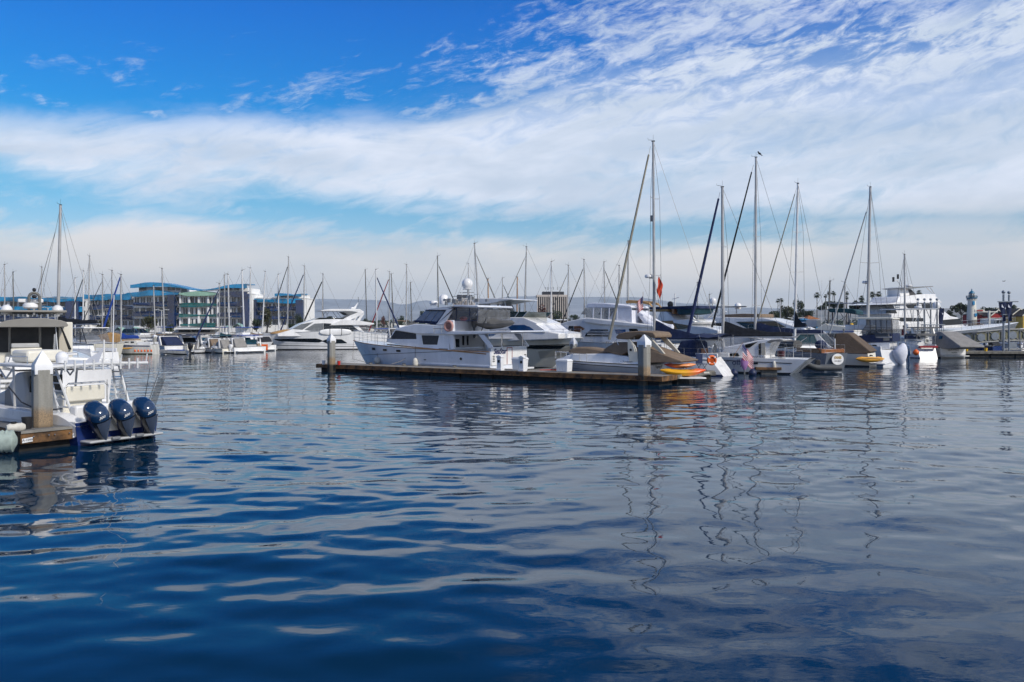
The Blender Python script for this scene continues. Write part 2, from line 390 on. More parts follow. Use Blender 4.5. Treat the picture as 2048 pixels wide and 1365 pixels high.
# ------------------------------------------------------------------ water, land, hills
def waves(x, y):
    # slow swell of a sheltered basin: many small sine trains, longer ones strongest, warped so that they do not repeat
    rng = np.random.RandomState(5); z = np.zeros_like(x)
    wx = x + .9 * np.sin(y * .21 + .5) + .6 * np.sin(x * .17 + y * .11 + 2); wy = y + .8 * np.sin(x * .19 + 1.3) + .5 * np.sin(x * .31 - y * .13)
    for i in range(90):
        lam = .40 * (4.8 / .40) ** rng.rand(); th = rng.normal(1.48, .70); k = 2 * pi / lam
        slope = .0070 * (lam / 2.0) ** -.12 * (.6 + .8 * rng.rand())
        z += slope / k * np.sin(k * (wx * math.cos(th) + wy * math.sin(th)) + rng.rand() * 6.28)
    patch = .62 + .38 * np.sin(x * .11 + 1.0 + .6 * np.sin(y * .07)) * np.sin(y * .085 + .4 * np.sin(x * .05)) + .25 * np.sin(x * .37 + y * .23)
    return z * patch * (.60 + .40 * np.clip((y - 9) / 16, 0, 1))
def make_water():
    ds = [3.0]
    while ds[-1] < 140: ds.append(ds[-1] + max(.045, ds[-1] * .0042) if ds[-1] < 60 else ds[-1] * 1.012)
    d = np.array(ds); nu = 700; u = np.linspace(-.80, .80, nu)
    D, U = np.meshgrid(d, u, indexing='ij'); Xw = D * U; fade = np.clip((135 - D) / 60, 0, 1) * np.clip((.8 - np.abs(U)) / .03, 0, 1) * np.clip((D - 3) / .5, 0, 1)
    Zw = waves(Xw, D) * fade
    co = np.stack([Xw, D, Zw], -1).reshape(-1, 3).astype(np.float32); nd = len(d)
    i = np.arange(nd - 1)[:, None] * nu + np.arange(nu - 1)[None, :]
    q = np.stack([i, i + 1, i + nu + 1, i + nu], -1).reshape(-1, 4)
    me = bpy.data.meshes.new('water'); me.vertices.add(len(co)); me.vertices.foreach_set('co', co.ravel())
    me.loops.add(q.size); me.loops.foreach_set('vertex_index', q.ravel().astype(np.int32))
    me.polygons.add(len(q)); me.polygons.foreach_set('loop_start', (np.arange(len(q)) * 4).astype(np.int32)); me.polygons.foreach_set('loop_total', np.full(len(q), 4, np.int32))
    me.update(calc_edges=True); me.polygons.foreach_set('use_smooth', np.ones(len(q), bool)); me.materials.append(M['water'])
    o = bpy.data.objects.new('water', me); C.objects.link(o); struct(o)
    # the calm sheet around it, joined flush along the rim
    x3, x140 = 3 * .8, d[-1] * .8; E = 9000
    s = MB(); dd = float(d[-1])
    s.add([(-x3, 3, 0), (x3, 3, 0), (x140, dd, 0), (-x140, dd, 0), (-E, -300, 0), (E, -300, 0), (E, dd, 0), (-E, dd, 0), (E, 700, 0), (-E, 700, 0)],
          [(4, 5, 1, 0), (5, 6, 2, 1), (7, 4, 0, 3), (7, 3, 2, 6, 8, 9)])
    struct(s.build('water_surface_beyond', 'water')); struct(MB().add([(-9000, -400, -4), (9000, -400, -4), (9000, 9000, -4), (-9000, 9000, -4)], [(0, 1, 2, 3)]).build('harbour_bed', 'land'))
make_water()
def hills():
    rng = np.random.RandomState(3)
    def ridge(name, pts, D, m, depth, rough, seed):
        # pts: skyline rows of the photo at distance D, given real depth behind and in front
        xs = np.linspace(pts[0][0], pts[-1][0], 220); ys = np.interp(xs, [p[0] for p in pts], [p[1] for p in pts]); r = np.random.RandomState(seed)
        jig = sum(rough / (k ** .9) * np.sin(xs * .012 * k * 1.7 + r.rand() * 6) for k in range(1, 16))
        V = []; R = []
        for j, t in enumerate(np.linspace(0, 1, 9)):
            hgt = math.sin(pi * min(1, t * 1.0) * .5) if t < 1 else 1
            row = []
            for i, x in enumerate(xs):
                d = D - depth * (1 - t); zt = WZ(ys[i] + jig[i], D) * (t ** .8) * (1 + .12 * (1 - t) * math.sin(x * .02 + j * 1.3))
                row.append((WX(x, D), d, zt - 2 if t > 0 else -3))
            R.append(row)
        R.append([(WX(x, D), D + depth, -3) for x in xs])
        s = MB(); s.rings(R, cap=False, closed=False); struct(s.build(name, m, smooth=True))
    ridge('far_mountains', [(-900, 640), (-200, 622), (200, 610), (560, 601), (640, 598), (760, 601), (810, 612), (830, 602), (846, 598), (862, 599), (884, 606), (960, 600), (1000, 596), (1050, 593), (1100, 594), (1170, 592), (1290, 596), (1350, 606), (1450, 612), (1600, 618), (1800, 628), (2300, 634), (2900, 640)], 7600, 'hill', 1800, 1.3, 1)
    ridge('near_hills', [(-900, 644), (1200, 640), (1380, 632), (1500, 628), (1600, 622), (1680, 617), (1740, 619), (1800, 624), (1900, 614), (1935, 618), (2048, 624), (2900, 640)], 1800, 'hill_town', 350, 1.0, 2)
hills()
def shore():
    # flat land behind the basin, its edge a low seawall
    edge = [(-220, 128), (-70, 122), (-28, 128), (20, 230), (90, 230), (104, 150), (170, 110), (420, 100)]
    top = [(x, y, 1.15) for x, y in edge]; back = [(2500, 1000, 1.15), (2500, 5200, 1.15), (-2500, 5200, 1.15), (-2500, 1000, 1.15)]
    s = MB(); V = top + back; s.add(V, [tuple(range(len(V)))]); struct(s.build('land', 'land'))
    s = MB()
    for (a, b), (c, d) in zip(edge, edge[1:]): s.add([(a, b, -1), (c, d, -1), (c, d, 1.15), (a, b, 1.15)], [(0, 1, 2, 3)])
    struct(s.build('seawall_face', 'seawall'))
shore()
# haze: one closed box of even air round everything
def haze():
    s = MB().box(-7000, 7000, -260, 9400, -5.5, 330); o = s.build('haze', None); struct(o, 'stuff')
    m = bpy.data.materials.new('haze'); m.use_nodes = True; nt = m.node_tree; nt.nodes.clear()
    v = nt.nodes.new('ShaderNodeVolumePrincipled'); v.inputs['Density'].default_value = HAZE; v.inputs['Color'].default_value = (.62, .80, 1.0, 1); v.inputs['Anisotropy'].default_value = 0.0
    nt.links.new(v.outputs[0], nt.nodes.new('ShaderNodeOutputMaterial').inputs['Volume']); o.data.materials.append(m); M['haze'] = m
HAZE = 1.0e-4
# ------------------------------------------------------------------ boat kit
R2 = Reg(0, 620, 4.403); R3 = Reg(140, 540, 6.825); R5 = Reg(500, 580, 6.827); R6 = Reg(620, 560, 6.203); R7 = Reg(880, 540, 5.687)
Q1 = Reg(1080, 560, 5.933); Q2 = Reg(1280, 560, 5.933); Q3 = Reg(1480, 560, 6.203); Q4 = Reg(1740, 540, 6.205)
A1 = Reg(0, 560, 8.533); A2 = Reg(0, 700, 5.933); A3 = Reg(160, 720, 7.584); A4 = Reg(330, 620, 9.752); A5 = Reg(1560, 640, 11.378); A6 = Reg(1340, 660, 9.309); A7 = Reg(1060, 600, 7.314); A8 = Reg(1880, 560, 8.03)
G1 = lambda *p: list(p)                              # plain photo pixels
class Boat:
    # placed by the water positions of its stern and bow; side 1 = port faces the camera, -1 = starboard
    def __init__(s, name, label, cat, stern, bow, side=1, group=None):
        st = (WX(stern[0], stern[1]), stern[1]); bw = (WX(bow[0], bow[1]), bow[1])
        s.fr = Fr.of(bw, st); s.L = s.fr.L; s.side = side
        s.r = thing(name, label, cat, (s.fr.o.x, s.fr.o.y, 0), s.fr.a, group)
    def P(s, reg, pts, hw): return s.fr.side(s.side * hw, reg(*pts))
    def K(s, reg, pts, x): return s.fr.cross(x, reg(*pts))
    def hull(s, B, zb, zs, rake=1.2, srake=0.0, m='gelcoat', full=.42, pw=2.2, flare=.80, sag=0.0, tb=.9, deck='gelcoat', boot='antifoul', rail='black_trim', name='hull', n=22, crown=.06, camber=1.6):
        s.B, s.zb, s.zs, s.rk, s.sr, s.full, s.pw, s.fl, s.sag, s.tb, s.cam = B, zb, zs, rake, srake, full, pw, flare, sag, tb, camber
        T = [i / (n - 1) for i in range(n)]; T = [1 - (1 - t) ** 1.25 for t in T]
        mb = MB(); R = []
        for t in T:
            lv = [1, .86, .7, .5, .3, .12, .02]; zt = s.sheer(t)
            port = [s.hp(t, f * zt) for f in lv] + [s.hp(t, -.3, 0, .62), s.hp(t, -.55, 0, .02)]
            R.append(port + [(x, -y, z) for x, y, z in reversed(port)])
        mb.rings(R, cap=True, closed=False)
        mb.f.append(tuple(range(len(R[0]))))
        mb.build(name, m, s.r, smooth=True)
        dk = MB(); Rd = []
        for t in T:
            x, y, z = s.hp(t, s.sheer(t)); z -= .01
            Rd.append([(x, y, z), (x, y * .5, z + crown * min(1, y)), (x, 0, z + crown * 1.25 * min(1, y)), (x, -y * .5, z + crown * min(1, y)), (x, -y, z)])
        dk.rings(Rd, closed=False); dk.build('deck', deck, s.r, smooth=True)
        if rail:
            for sg in (1, -1):
                rb = MB().tube([(p[0], sg * (p[1] + .012), p[2] - .02) for p in (s.hp(t, s.sheer(t)) for t in T)], .028, 5); rb.build('rub_rail', rail, s.r, smooth=True)
        if boot:
            for sg in (1, -1):
                bb = MB().rings([[(x, sg * (y + .010), z) for x, y, z in (s.hp(t, -.04), s.hp(t, .11))] for t in T], closed=False); bb.build('waterline_stripe', boot, s.r)
        return s
    def sheer(s, t): return s.zs + (s.zb - s.zs) * max(0, t) ** s.cam - s.sag * math.sin(pi * max(0, min(1, t)))
    def hp(s, t, z, off=0.0, k=1.0):
        zt = s.sheer(t); f = max(-.3, min(1, z / zt)); b = s.B / 2 * (s.tb + (1 - s.tb) * min(1, t / .35))
        if t > s.full: b *= max(.012, 1 - ((t - s.full) / (1 - s.full)) ** s.pw)
        g = 1 - (1 - s.fl) * (1 - f) ** 1.15 * (.30 + .70 * t)
        if t > s.full: g *= 1 - .35 * (1 - f) * ((t - s.full) / (1 - s.full)) ** 1.5
        x = t * s.L - s.rk * (1 - f) * t ** 4 + s.sr * (f) * (1 - t) ** 6
        return (x, b * g * k + off, z)
    def hx(s, x, z, off=0.0):                        # point of the hull's skin at length x, height z
        lo, hi = 0.0, 1.0
        for _ in range(24):
            m = (lo + hi) / 2
            if s.hp(m, z)[0] < x: lo = m
            else: hi = m
        return s.hp(lo, z, off)
    def patch(s, name, m, top, bot, n=14, off=.012, both=True):      # a panel or window lying on the hull's skin
        def itp(c, x): return float(np.interp(x, [p[0] for p in sorted(c)], [p[1] for p in sorted(c)]))
        x0 = max(min(p[0] for p in top), min(p[0] for p in bot)); x1 = min(max(p[0] for p in top), max(p[0] for p in bot))
        for sg in ((1, -1) if both else (s.side,)):
            R = []; mb = MB()
            for i in range(n):
                x = x0 + (x1 - x0) * i / (n - 1); row = []
                for k in range(5):
                    z = itp(bot, x) + (itp(top, x) - itp(bot, x)) * k / 4; p = s.hx(x, z, off); row.append((p[0], sg * p[1], p[2]))
                R.append(row)
            mb.rings(R, closed=False); o = mb.build(name, m, s.r, smooth=True)
        return o
    def strake(s, name, m, z0, z1, h=.05, t0=0.0, t1=1.0, off=.02):
        for sg in (1, -1):
            R = []; mb = MB()
            for i in range(20):
                t = t0 + (t1 - t0) * i / 19; z = z0 + (z1 - z0) * (t - t0) / max(1e-6, t1 - t0)
                a = s.hp(t, z + h / 2, off); b = s.hp(t, z - h / 2, off); c = s.hp(t, z - h / 2, -.01); d = s.hp(t, z + h / 2, -.01)
                R.append([(p[0], sg * p[1], p[2]) for p in (a, b, c, d)])
            mb.rings(R); o = mb.build(name, m, s.r)
        return o
    def prism(s, name, m, reg, pts, hw, taper=0.0, z0=None, nose=0.0, x0=0.0, bevel=.04, par=None, y=0.0, tr=None):
        pr = s.P(reg, pts, hw if tr is None else tr); z0 = min(z for _, z in pr) if z0 is None else z0
        return MB().prism(pr, hw, y, taper, z0, nose, x0, s.L).build(name, m, par or s.r, bevel=bevel)
    def pane(s, name, m, reg, pts, hw, taper=0.0, z0=0.0, off=.012, nose=0.0, x0=0.0, par=None, both=True):
        # window let on the side of a tapered cabin, 12 mm proud
        pr = s.P(reg, pts, hw)
        for sg in ((1, -1) if both else (s.side,)):
            mb = MB()
            def yy(x, z):
                h = hw - taper * (z - z0)
                if nose: h *= 1 - nose * max(0.0, (x - x0) / s.L) ** 2
                return sg * (h + off)
            a = [(x, yy(x, z), z) for x, z in pr]; b = [(x, yy(x, z) - sg * .05, z) for x, z in pr]; n = len(pr)
            mb.add(a + b, [tuple(range(n)), tuple(range(2 * n - 1, n - 1, -1))] + [(i, i + n, (i + 1) % n + n, (i + 1) % n) for i in range(n)]); ob = mb.build(name, m, par or s.r)
        return ob
    def rail(s, t0, t1, h=.6, inset=.12, n=7, m='steel', name='railing', rows=2, r=.016, z0=0.0):
        for sg in (1, -1):
            pts = []; mb = MB()
            for i in range(16):
                t = t0 + (t1 - t0) * i / 15; x, y, z = s.hp(t, s.sheer(t)); pts.append((x, sg * max(.05, y - inset), z + z0))
            for k in range(rows): mb.tube([(x, y, z + h * (k + 1) / rows) for x, y, z in pts], r if k == rows - 1 else r * .6, 5)
            for i in range(n):
                q = pts[int(round(i * 15 / (n - 1)))]; mb.tube([q, (q[0], q[1], q[2] + h)], r, 5)
            o = mb.build(name, m, s.r, smooth=True)
        return o
    def tube(s, name, m, pts, r=.02, n=6, par=None, r2=None): return MB().tube(pts, r, n, r2).build(name, m, par or s.r, smooth=True)
    def px(s, p, y):                                  # a pixel on the plane local y
        x, z = s.fr.side(y, [p])[0]; return (x, y, z)
    def pc(s, p, x):
        y, z = s.fr.cross(x, [p])[0]; return (x, y, z)
def radar(par, x, y, z, r=.28, m='gelcoat', name='radar_dome'):
    return MB().lathe([(0, 0), (r * .8, 0), (r, .05), (r, .14), (r * .8, .22), (0, .25)], (x, y, z), 14).build(name, m, par, smooth=True)
def dome(par, x, y, z, r=.3, name='satellite_dome', m='gelcoat'):
    return MB().lathe([(0, 0), (r * .85, 0), (r * .95, .12), (r, r * .9), (r * .92, r * 1.25), (r * .68, r * 1.6), (r * .35, r * 1.8), (0, r * 1.86)], (x, y, z), 16).build(name, m, par, smooth=True)
def fender(label, p, r=.13, h=.55, m='fender_white', group=None, top=None, round_=False):
    t = thing('fender', label, 'fender', p, 0, group)
    k = [(0, -h / 2)] + [(r * math.sin(pi * (i / 10) ** (.9 if round_ else .8)) ** (.8 if round_ else .35), -h / 2 + h * i / 10) for i in range(1, 10)] + [(0, h / 2)]
    MB().lathe(k, (0, 0, 0), 14).build('bladder', m, t, smooth=True)
    if top is not None: MB().tube([(0, 0, h / 2 - .02), (.01, 0, top)], .012, 5).build('lanyard', 'rope_dark', t)
    return t
def outboard(par, x, y, z, k=1.0, m='plastic_black', tilt=0.0, rz=0.0, name='outboard_motor', label=None):
    # power head above the transom, leg and propeller below; local x forward
    def tr(p):
        a = tilt; px, pz = p[0] * k, p[2] * k; return (x + px * math.cos(a) + pz * math.sin(a), y + p[1] * k, z - px * math.sin(a) + pz * math.cos(a))
    mb = MB(); R = []
    for zz, a, b, c in ((.0, .12, .10, -.16), (.10, .22, .15, -.18), (.30, .27, .19, -.20), (.50, .27, .19, -.20), (.62, .20, .15, -.17), (.66, .06, .05, -.15)):
        R.append([tr((c + a * math.cos(2 * pi * j / 12), b * math.sin(2 * pi * j / 12), zz)) for j in range(12)])
    mb.rings(R); o = mb.build(name, m, par, smooth=True)
    lg = MB(); lg.rings([[tr((cx + a * math.cos(2 * pi * j / 8), b * math.sin(2 * pi * j / 8), zz)) for j in range(8)] for zz, a, b, cx in ((.02, .12, .08, -.16), (-.30, .09, .05, -.16), (-.62, .12, .035, -.18), (-.70, .16, .05, -.18), (-.85, .07, .02, -.14))])
    lg.build('drive_leg', m, o, smooth=True)
    pr = MB()
    for i in range(3):
        a = 2 * pi * i / 3; pr.add([tr((-.36, 0, -.68)), tr((-.40, .13 * math.cos(a), -.68 + .13 * math.sin(a))), tr((-.34, .13 * math.cos(a + .8), -.68 + .13 * math.sin(a + .8)))], [(0, 1, 2)])
    pr.build('propeller', 'steel', o)
    if label: o['label'] = label
    return o
def coverboom(par, x0, z0, x1, z1, h0=.75, h1=.22, m='canvas_navy', w=.16, peak=.25, y0=0.0, y1=0.0, spar=True, sm='mast_grey', name='sail_cover'):
    # boom with the folded sail under its cover: high at the mast, thin at the end
    R = []
    for i in range(15):
        t = i / 14; x = x0 + (x1 - x0) * t; z = z0 + (z1 - z0) * t; y = y0 + (y1 - y0) * t
        h = h1 + (h0 - h1) * (1 - t) ** 2.4 + .03 * math.sin(t * 17); ww = w * (1 - .35 * t) * (1 + .1 * math.sin(t * 23))
        R.append([(x, y + ww * math.sin(a) * (.55 if math.cos(a) > 0 else 1), z + (h * math.cos(a) if math.cos(a) > 0 else .12 * math.cos(a))) for a in [2 * pi * j / 10 for j in range(10)]])
    MB().rings(R).build(name, m, par, smooth=True)
    if spar: MB().tube([(x0 + .05, y0, z0 - .14), (x1 - .3 if x1 < x0 else x1 + .3, y1, z1 - .14)], .055, 8).build('boom', sm, par, smooth=True)
def sailboat(label, stern, bow, mx, mtop, B=2.9, fb=.95, side=1, mm='mast_grey', mr=.075, fore=None, fw=.03, ftop=1.0, back=True, spr=(.42,), sw=.55, cover='canvas_navy', hullm='gelcoat', stripe='navy_paint', group='sailboats moored across the basin', far=True, boom=.42, radar_at=None, furl_foot=None, name='sailboat', cabin=True, bz=None, ins=True, hull_kw=None, ftoprow=None, covh=.45):
    b = Boat(name, label, 'sailboat', stern, bow, side, group); L = b.L; r = b.r
    kw = dict(rake=L * .10, srake=L * .035, m=hullm, full=.35, pw=1.9, flare=.86, sag=.06, tb=.68, rail=None, n=12 if far else 22, boot=stripe)
    if hull_kw: kw.update(hull_kw)
    b.hull(B, fb * 1.25, fb, **kw)
    if cabin:
        zc = fb * 1.02; pr = [(L * .30, zc), (L * .31, zc + .42), (L * .55, zc + .40), (L * .68, zc + .22), (L * .76, zc + .04)]
        MB().prism(pr, B * .30, 0, .12, zc, .5, L * .4, L).build('cabin', 'gelcoat' if hullm != 'old_white' else 'old_white', r, bevel=.04)
        MB().box(L * .36, L * .42, -B * .30, B * .30, zc + .16, zc + .30).box(L * .46, L * .54, -B * .285, B * .285, zc + .16, zc + .28).build('cabin_window', 'glass_dark', r)
        for sg in (1, -1):
            MB().box(L * .04, L * .29, sg * B * .31 - .06, sg * B * .31 + .06, fb * .98, fb + .26).build('cockpit_coaming', 'gelcoat', r, bevel=.03)
    # mast foot on the centre line under photo column mx
    o = b.fr.o; e = b.fr.ex; k = (mx - PCX) / FPX; l = (k * o.y - o.x) / (e.x - k * e.y); l = min(max(l, L * .2), L * .8); mw = b.fr.at(l)
    top = W(mtop[0], mtop[1], mw.y) - o; tl = (top.dot(e), top.dot(b.fr.ey), top.z); ft = (l, 0, fb * 1.05)
    MB().tube([ft, tl], mr, 8, mr * .72).build('mast', mm, r, smooth=True)
    H = tl[2]; at = lambda f: tuple(ft[i] + (tl[i] - ft[i]) * f for i in range(3))
    sp = MB(); wr = MB(); tips = []
    for i, f in enumerate(spr):
        p = at(f); s2 = sw * (1 - .18 * i) ; sp.tube([(p[0] - .12, p[1] - s2, p[2] + .05), (p[0], p[1], p[2]), (p[0] - .12, p[1] + s2, p[2] + .05)], .02, 5); tips.append((p[0] - .12, s2, p[2] + .05, p[1]))
    if tips: sp.build('spreader', mm, r)
    for sg in (1, -1):
        q = [(tl[0], tl[1], tl[2] - .1)] + [(x, y0 + sg * yy, z) for x, yy, z, y0 in reversed(tips)] + [(l - .1, sg * B * .46, fb)]
        wr.tube(q, WIRE, 3)
        if tips: wr.tube([(at(spr[0])[0], at(spr[0])[1], at(spr[0])[2]), (l - .35, sg * B * .45, fb)], WIRE, 3)
    if back: wr.tube([tl, (.15, 0, fb)], WIRE, 3)
    wr.build('shroud', 'wire', r)
    a = at(ftop); ff = (L * .985, 0, fb * 1.25)
    if furl_foot: ff = b.px(furl_foot, 0)
    if ftoprow: ax, az = ftoprow[0], ftoprow[1]; q = W(ax, az, mw.y) - o; a = (q.dot(e), q.dot(b.fr.ey), q.z)
    if fore:
        c1 = tuple(a[i] + (ff[i] - a[i]) * .04 for i in range(3)); c2 = tuple(a[i] + (ff[i] - a[i]) * .96 for i in range(3))
        g = MB(); g.tube([a, c1], .012, 4); g.tube([c1, tuple(c1[i] + (c2[i] - c1[i]) * .45 for i in range(3)), c2], fw * .7, 7, fw * 1.25); g.build('furled_jib', fore, r, smooth=True)
    MB().tube([a, ff], .007 if fore else .009, 4).build('forestay', 'wire', r)
    if boom:
        zb = bz or fb + 1.0; coverboom(r, l - .1, zb, l - L * boom, zb + .05, covh, .16, cover, .13, sm=mm)
    if ins:
        i_ = MB().tube([tl, (tl[0], tl[1], tl[2] + .45)], .008, 4); i_.tube([(tl[0] + .05, tl[1], tl[2] + .1), (tl[0] + .38, tl[1], tl[2] + .16), (tl[0] + .40, tl[1], tl[2] + .28)], .012, 4); i_.cbox(tl[0], tl[1], tl[2] + .03, .22, .07, .07); i_.build('masthead_instruments', 'black_trim', r)
    if radar_at:
        p = at(radar_at); sx = (1 if True else -1); MB().tube([(p[0], p[1], p[2]), (p[0] + .35, p[1], p[2])], .03, 5).build('radar_bracket', mm, r); radar(r, p[0] + .4, p[1], p[2] + .02, .26)
    if not far:
        b.rail(.62, .995, .6, .08, 5, rows=2, r=.014, name='pulpit'); b.rail(.02, .62, .58, .08, 6, rows=2, r=.009, name='lifelines')
    b.mast_l = l; b.ft = ft; b.tl = tl; b.at = at
    return b
WIRE = .013
# ------------------------------------------------------------------ docks and pilings
U = Vector((.829, -.560, 0)); NN = Vector((.560, .829, 0)); DO = Vector((-13.5, 58.5, 0))
def dk(s, n, z=0.0): return DO + U * s + NN * n + Vector((0, 0, z))
def piling(label, x, y, w=.56, base=-1.5, top=2.2, cap=.45, rz=.78, group='concrete pilings with white pointed caps', rings=True):
    t = thing('piling', label, 'piling', (x, y, 0), rz, group); c = w * .22; h = w / 2
    def oc(h, c, z): return [(h, -h + c, z), (h, h - c, z), (h - c, h, z), (-h + c, h, z), (-h, h - c, z), (-h, -h + c, z), (-h + c, -h, z), (h - c, -h, z)]
    zs = [base] + [base + (top - base) * i / 10 for i in range(1, 11)]
    MB().rings([oc(h, c, z) for z in zs]).build('shaft', 'pile_concrete', t, bevel=.015)
    g = w * .47; t.rotation_euler = (0, 0, rz)
    MB().rings([[(g, -g, z_), (g, g, z_), (-g, g, z_), (-g, -g, z_)] if q_ else [(.015, -.015, z_), (.015, .015, z_), (-.015, .015, z_), (-.015, -.015, z_)] for z_, q_ in ((top - .12, 1), (top + w * .30, 1), (top + w * .30 + cap, 0))]).build('cap', 'white_plastic', t, bevel=.012)
    return t
def dock_box(name, label, c0, ux, uy, L, Wd, z=.5, waler='waler', top='dock_top', fl='dock_float', th=.26, group=None, planks=True):
    # deck on floats with a timber waler round the rim; c0 = near corner, ux along, uy across
    a = math.atan2(ux.y, ux.x); t = thing(name, label, 'dock', (c0.x, c0.y, 0), a, group); sg = 1 if ux.cross(uy).z > 0 else -1
    y0, y1 = (0, Wd) if sg > 0 else (-Wd, 0)
    MB().box(.10, L - .10, y0 + .10, y1 - .10, z - .10, z).build('deck', top, t, bevel=.01)
    wl = MB(); wl.box(0, L, y0, y0 + .09, z - th, z + .012); wl.box(0, L, y1 - .09, y1, z - th, z + .012); wl.box(0, .09, y0 + .092, y1 - .092, z - th, z + .012); wl.box(L - .09, L, y0 + .092, y1 - .092, z - th, z + .012)
    wl.build('waler', waler, t, bevel=.012)
    f = MB(); x = .35
    while x < L - .6:
        e = min(x + 2.3, L - .25); f.box(x, e, y0 + .16, y1 - .16, -.35, z - .11); x += 2.42
    f.build('float', fl, t, bevel=.03)
    return t
main = dock_box('dock', 'long timber edged floating dock in the middle of the basin', dk(0, 0), U, NN, 25.7, 2.0)
for i in range(20): MB().cbox(.7 + i * 1.3, -.012, .40 - .07 * (i % 2), .045, .03, .045).build('bolt', 'rust', main)
for i in range(12): MB().box(.3 + 2.1 * i, 2.25 + 2.1 * i, -.035, -.006, .245, .285).build('rub_strip', 'waler', main, bevel=.01)
# fingers between the berths
fing = lambda s, lab, n0=2.02, L=9.0, w=1.1, z=.48, m='dock_grey': dock_box('finger_dock', lab, dk(s, n0), NN, -U, L, w, z, 'float_concrete', m, th=.2, group='finger docks behind the main dock')
fing(17.0, 'grey finger dock with a red hose beside the white transom', L=8)
fing(25.7, 'short finger dock behind the orange kayak', n0=2.02, L=5.5)
p = W(1288.5, 754.7, 43.8)
piling('large piling on the right corner of the long dock, before the tan covered boat', WX(1288.5, 45.0), 45.0, .58, top=2.14, cap=.38)
piling('weathered piling between the white and red buckets at the left dock end', WX(662.8, 57.2), 57.2, .47, top=2.12, cap=.33)
piling('short piling behind the bow of the tan covered cruiser', WX(1147, 60), 60, .44, top=1.85, cap=.35)
piling('piling far behind, beside the bow of the white yacht, with a yellow foot', WX(516.5, 99), 99, .34, top=1.1, cap=.05)
piling('distant piling on the far left dock beside the orange buoys', WX(309.5, 94), 94, .36, top=1.9, cap=.12)
piling('distant piling beside the white sign on the far right shore', WX(1417, 74), 74, .62, top=2.0, cap=.9)
# near left finger with its big piling
P1 = Vector((-11.42, 22.5, 0)); P2 = Vector((-12.28, 21.25, 0)); e2 = (P2 - P1); w2 = e2.length; e2.normalize(); e1 = Vector((-e2.y, e2.x, 0)); e1 = e1 if e1.x < 0 else -e1
e1 = Vector((-.72, .694, 0))
def near_dock():
    ux = -e1; t = thing('dock', 'grey dock end with brown timber edge and two white tags in the left foreground', 'dock', (P1.x, P1.y, 0), 0)
    L = 14; z = .5
    a = Vector((0, 0, 0)); b = P2 - P1; c = b + e1 * L; d = e1 * L
    def lay(z0, z1, ins, m, name, bev=.015):
        q = [a, b, c, d]; ce = (a + b + c + d) / 4; q = [p + (ce - p).normalized() * ins for p in q]
        MB().add([(p.x, p.y, z0) for p in q] + [(p.x, p.y, z1) for p in q], [(0, 1, 2, 3), (7, 6, 5, 4), (0, 4, 5, 1), (1, 5, 6, 2), (2, 6, 7, 3), (3, 7, 4, 0)]).build(name, m, t, bevel=bev)
    lay(z - .30, z - .02, .02, 'waler', 'waler'); lay(z - .012, z + .02, .05, 'dock_grey', 'deck'); lay(-.4, z - .31, .22, 'dock_float', 'float')
    be = MB().add([tuple(p) for p in (a + Vector((0, 0, z - .02)), b + Vector((0, 0, z - .02)), b * 1.0 + e1 * .16 + Vector((0, 0, z + .03)), a + e1 * .16 + Vector((0, 0, z + .03)))], [(0, 1, 2, 3)])
    # steel edge plate along the end, bolts, tags
    n = Vector((-(b.y), b.x, 0)).normalized(); n = n if n.y < 0 else -n
    def on(f, h, o=.02): p = b * f + n * o; return (p.x, p.y, h)
    ep = MB().add([on(0, z - .03, .012), on(1, z - .03, .012), on(1, z + .035, .012), on(0, z + .035, .012), tuple(Vector(on(0, z + .035, .012)) + e1 * .14), tuple(Vector(on(1, z + .035, .012)) + e1 * .14)], [(0, 1, 2, 3), (3, 2, 5, 4)])
    ep.build('edge_plate', 'dock_top', t)
    for f, s in ((.06, 'A-1101'), (.90, 'A-1099')):
        w_ = .085
        g = MB().add([on(f - w_, z - .245, .02), on(f + w_, z - .265, .02), on(f + w_, z - .155, .02), on(f - w_, z - .135, .02)], [(0, 1, 2, 3)]); tg = g.build('number_tag', 'white_plastic', t)
        p = on(f, z - .20, .026); text(s, .085, 'text_dark', tg, p, (pi / 2, 0, math.atan2(-b.y, -b.x)), 'tag_number', .001)
    for f in (.2, .45, .55, .8): q = on(f, z - .13, .02); MB().ball(q, .02, 8, 5).build('bolt', 'steel', t)
near_dock()
piling('tall concrete piling standing through the near left dock, white pointed cap', WX(84.5, 22.35), 22.35, .46, top=2.02, cap=.36, rz=.70)
def bucket(name, label, x, y, z, r=.15, h=.36, m='plastic_black', grp=None, handle=True):
    t = thing(name, label, 'bucket', (x, y, z), random.Random(label).random(), grp)
    MB().lathe([(0, 0), (r * .84, 0), (r, h), (r * 1.06, h), (r * 1.06, h - .03), (r * 1.0, h - .035)], (0, 0, 0), 20).build('body', m, t, smooth=True)
    MB().lathe([(0, h - .06), (r * .95, h - .06), (r * .95, h - .05), (0, h - .05)], (0, 0, 0), 16).build('inside', 'plastic_black', t)
    if handle: MB().tube([(r * 1.04 * math.cos(a), .02 + r * .3 * math.sin(a), h * .8 - r * .9 * math.sin(a)) for a in [pi * i / 8 for i in range(9)]], .006, 4).build('handle', 'steel', t)
    return t
bucket('bucket', 'black bucket standing beside the tall piling on the near left dock', WX(54, 21.9), 21.9, .52, .125, .30)
bucket('bucket', 'white bucket left of the piling at the far end of the long dock', WX(647.3, 57.6), 57.6, .51, .11, .27, 'white_plastic')
bucket('bucket', 'red bucket right of the piling at the far end of the long dock', WX(677.7, 56.8), 56.8, .51, .11, .27, 'plastic_red')
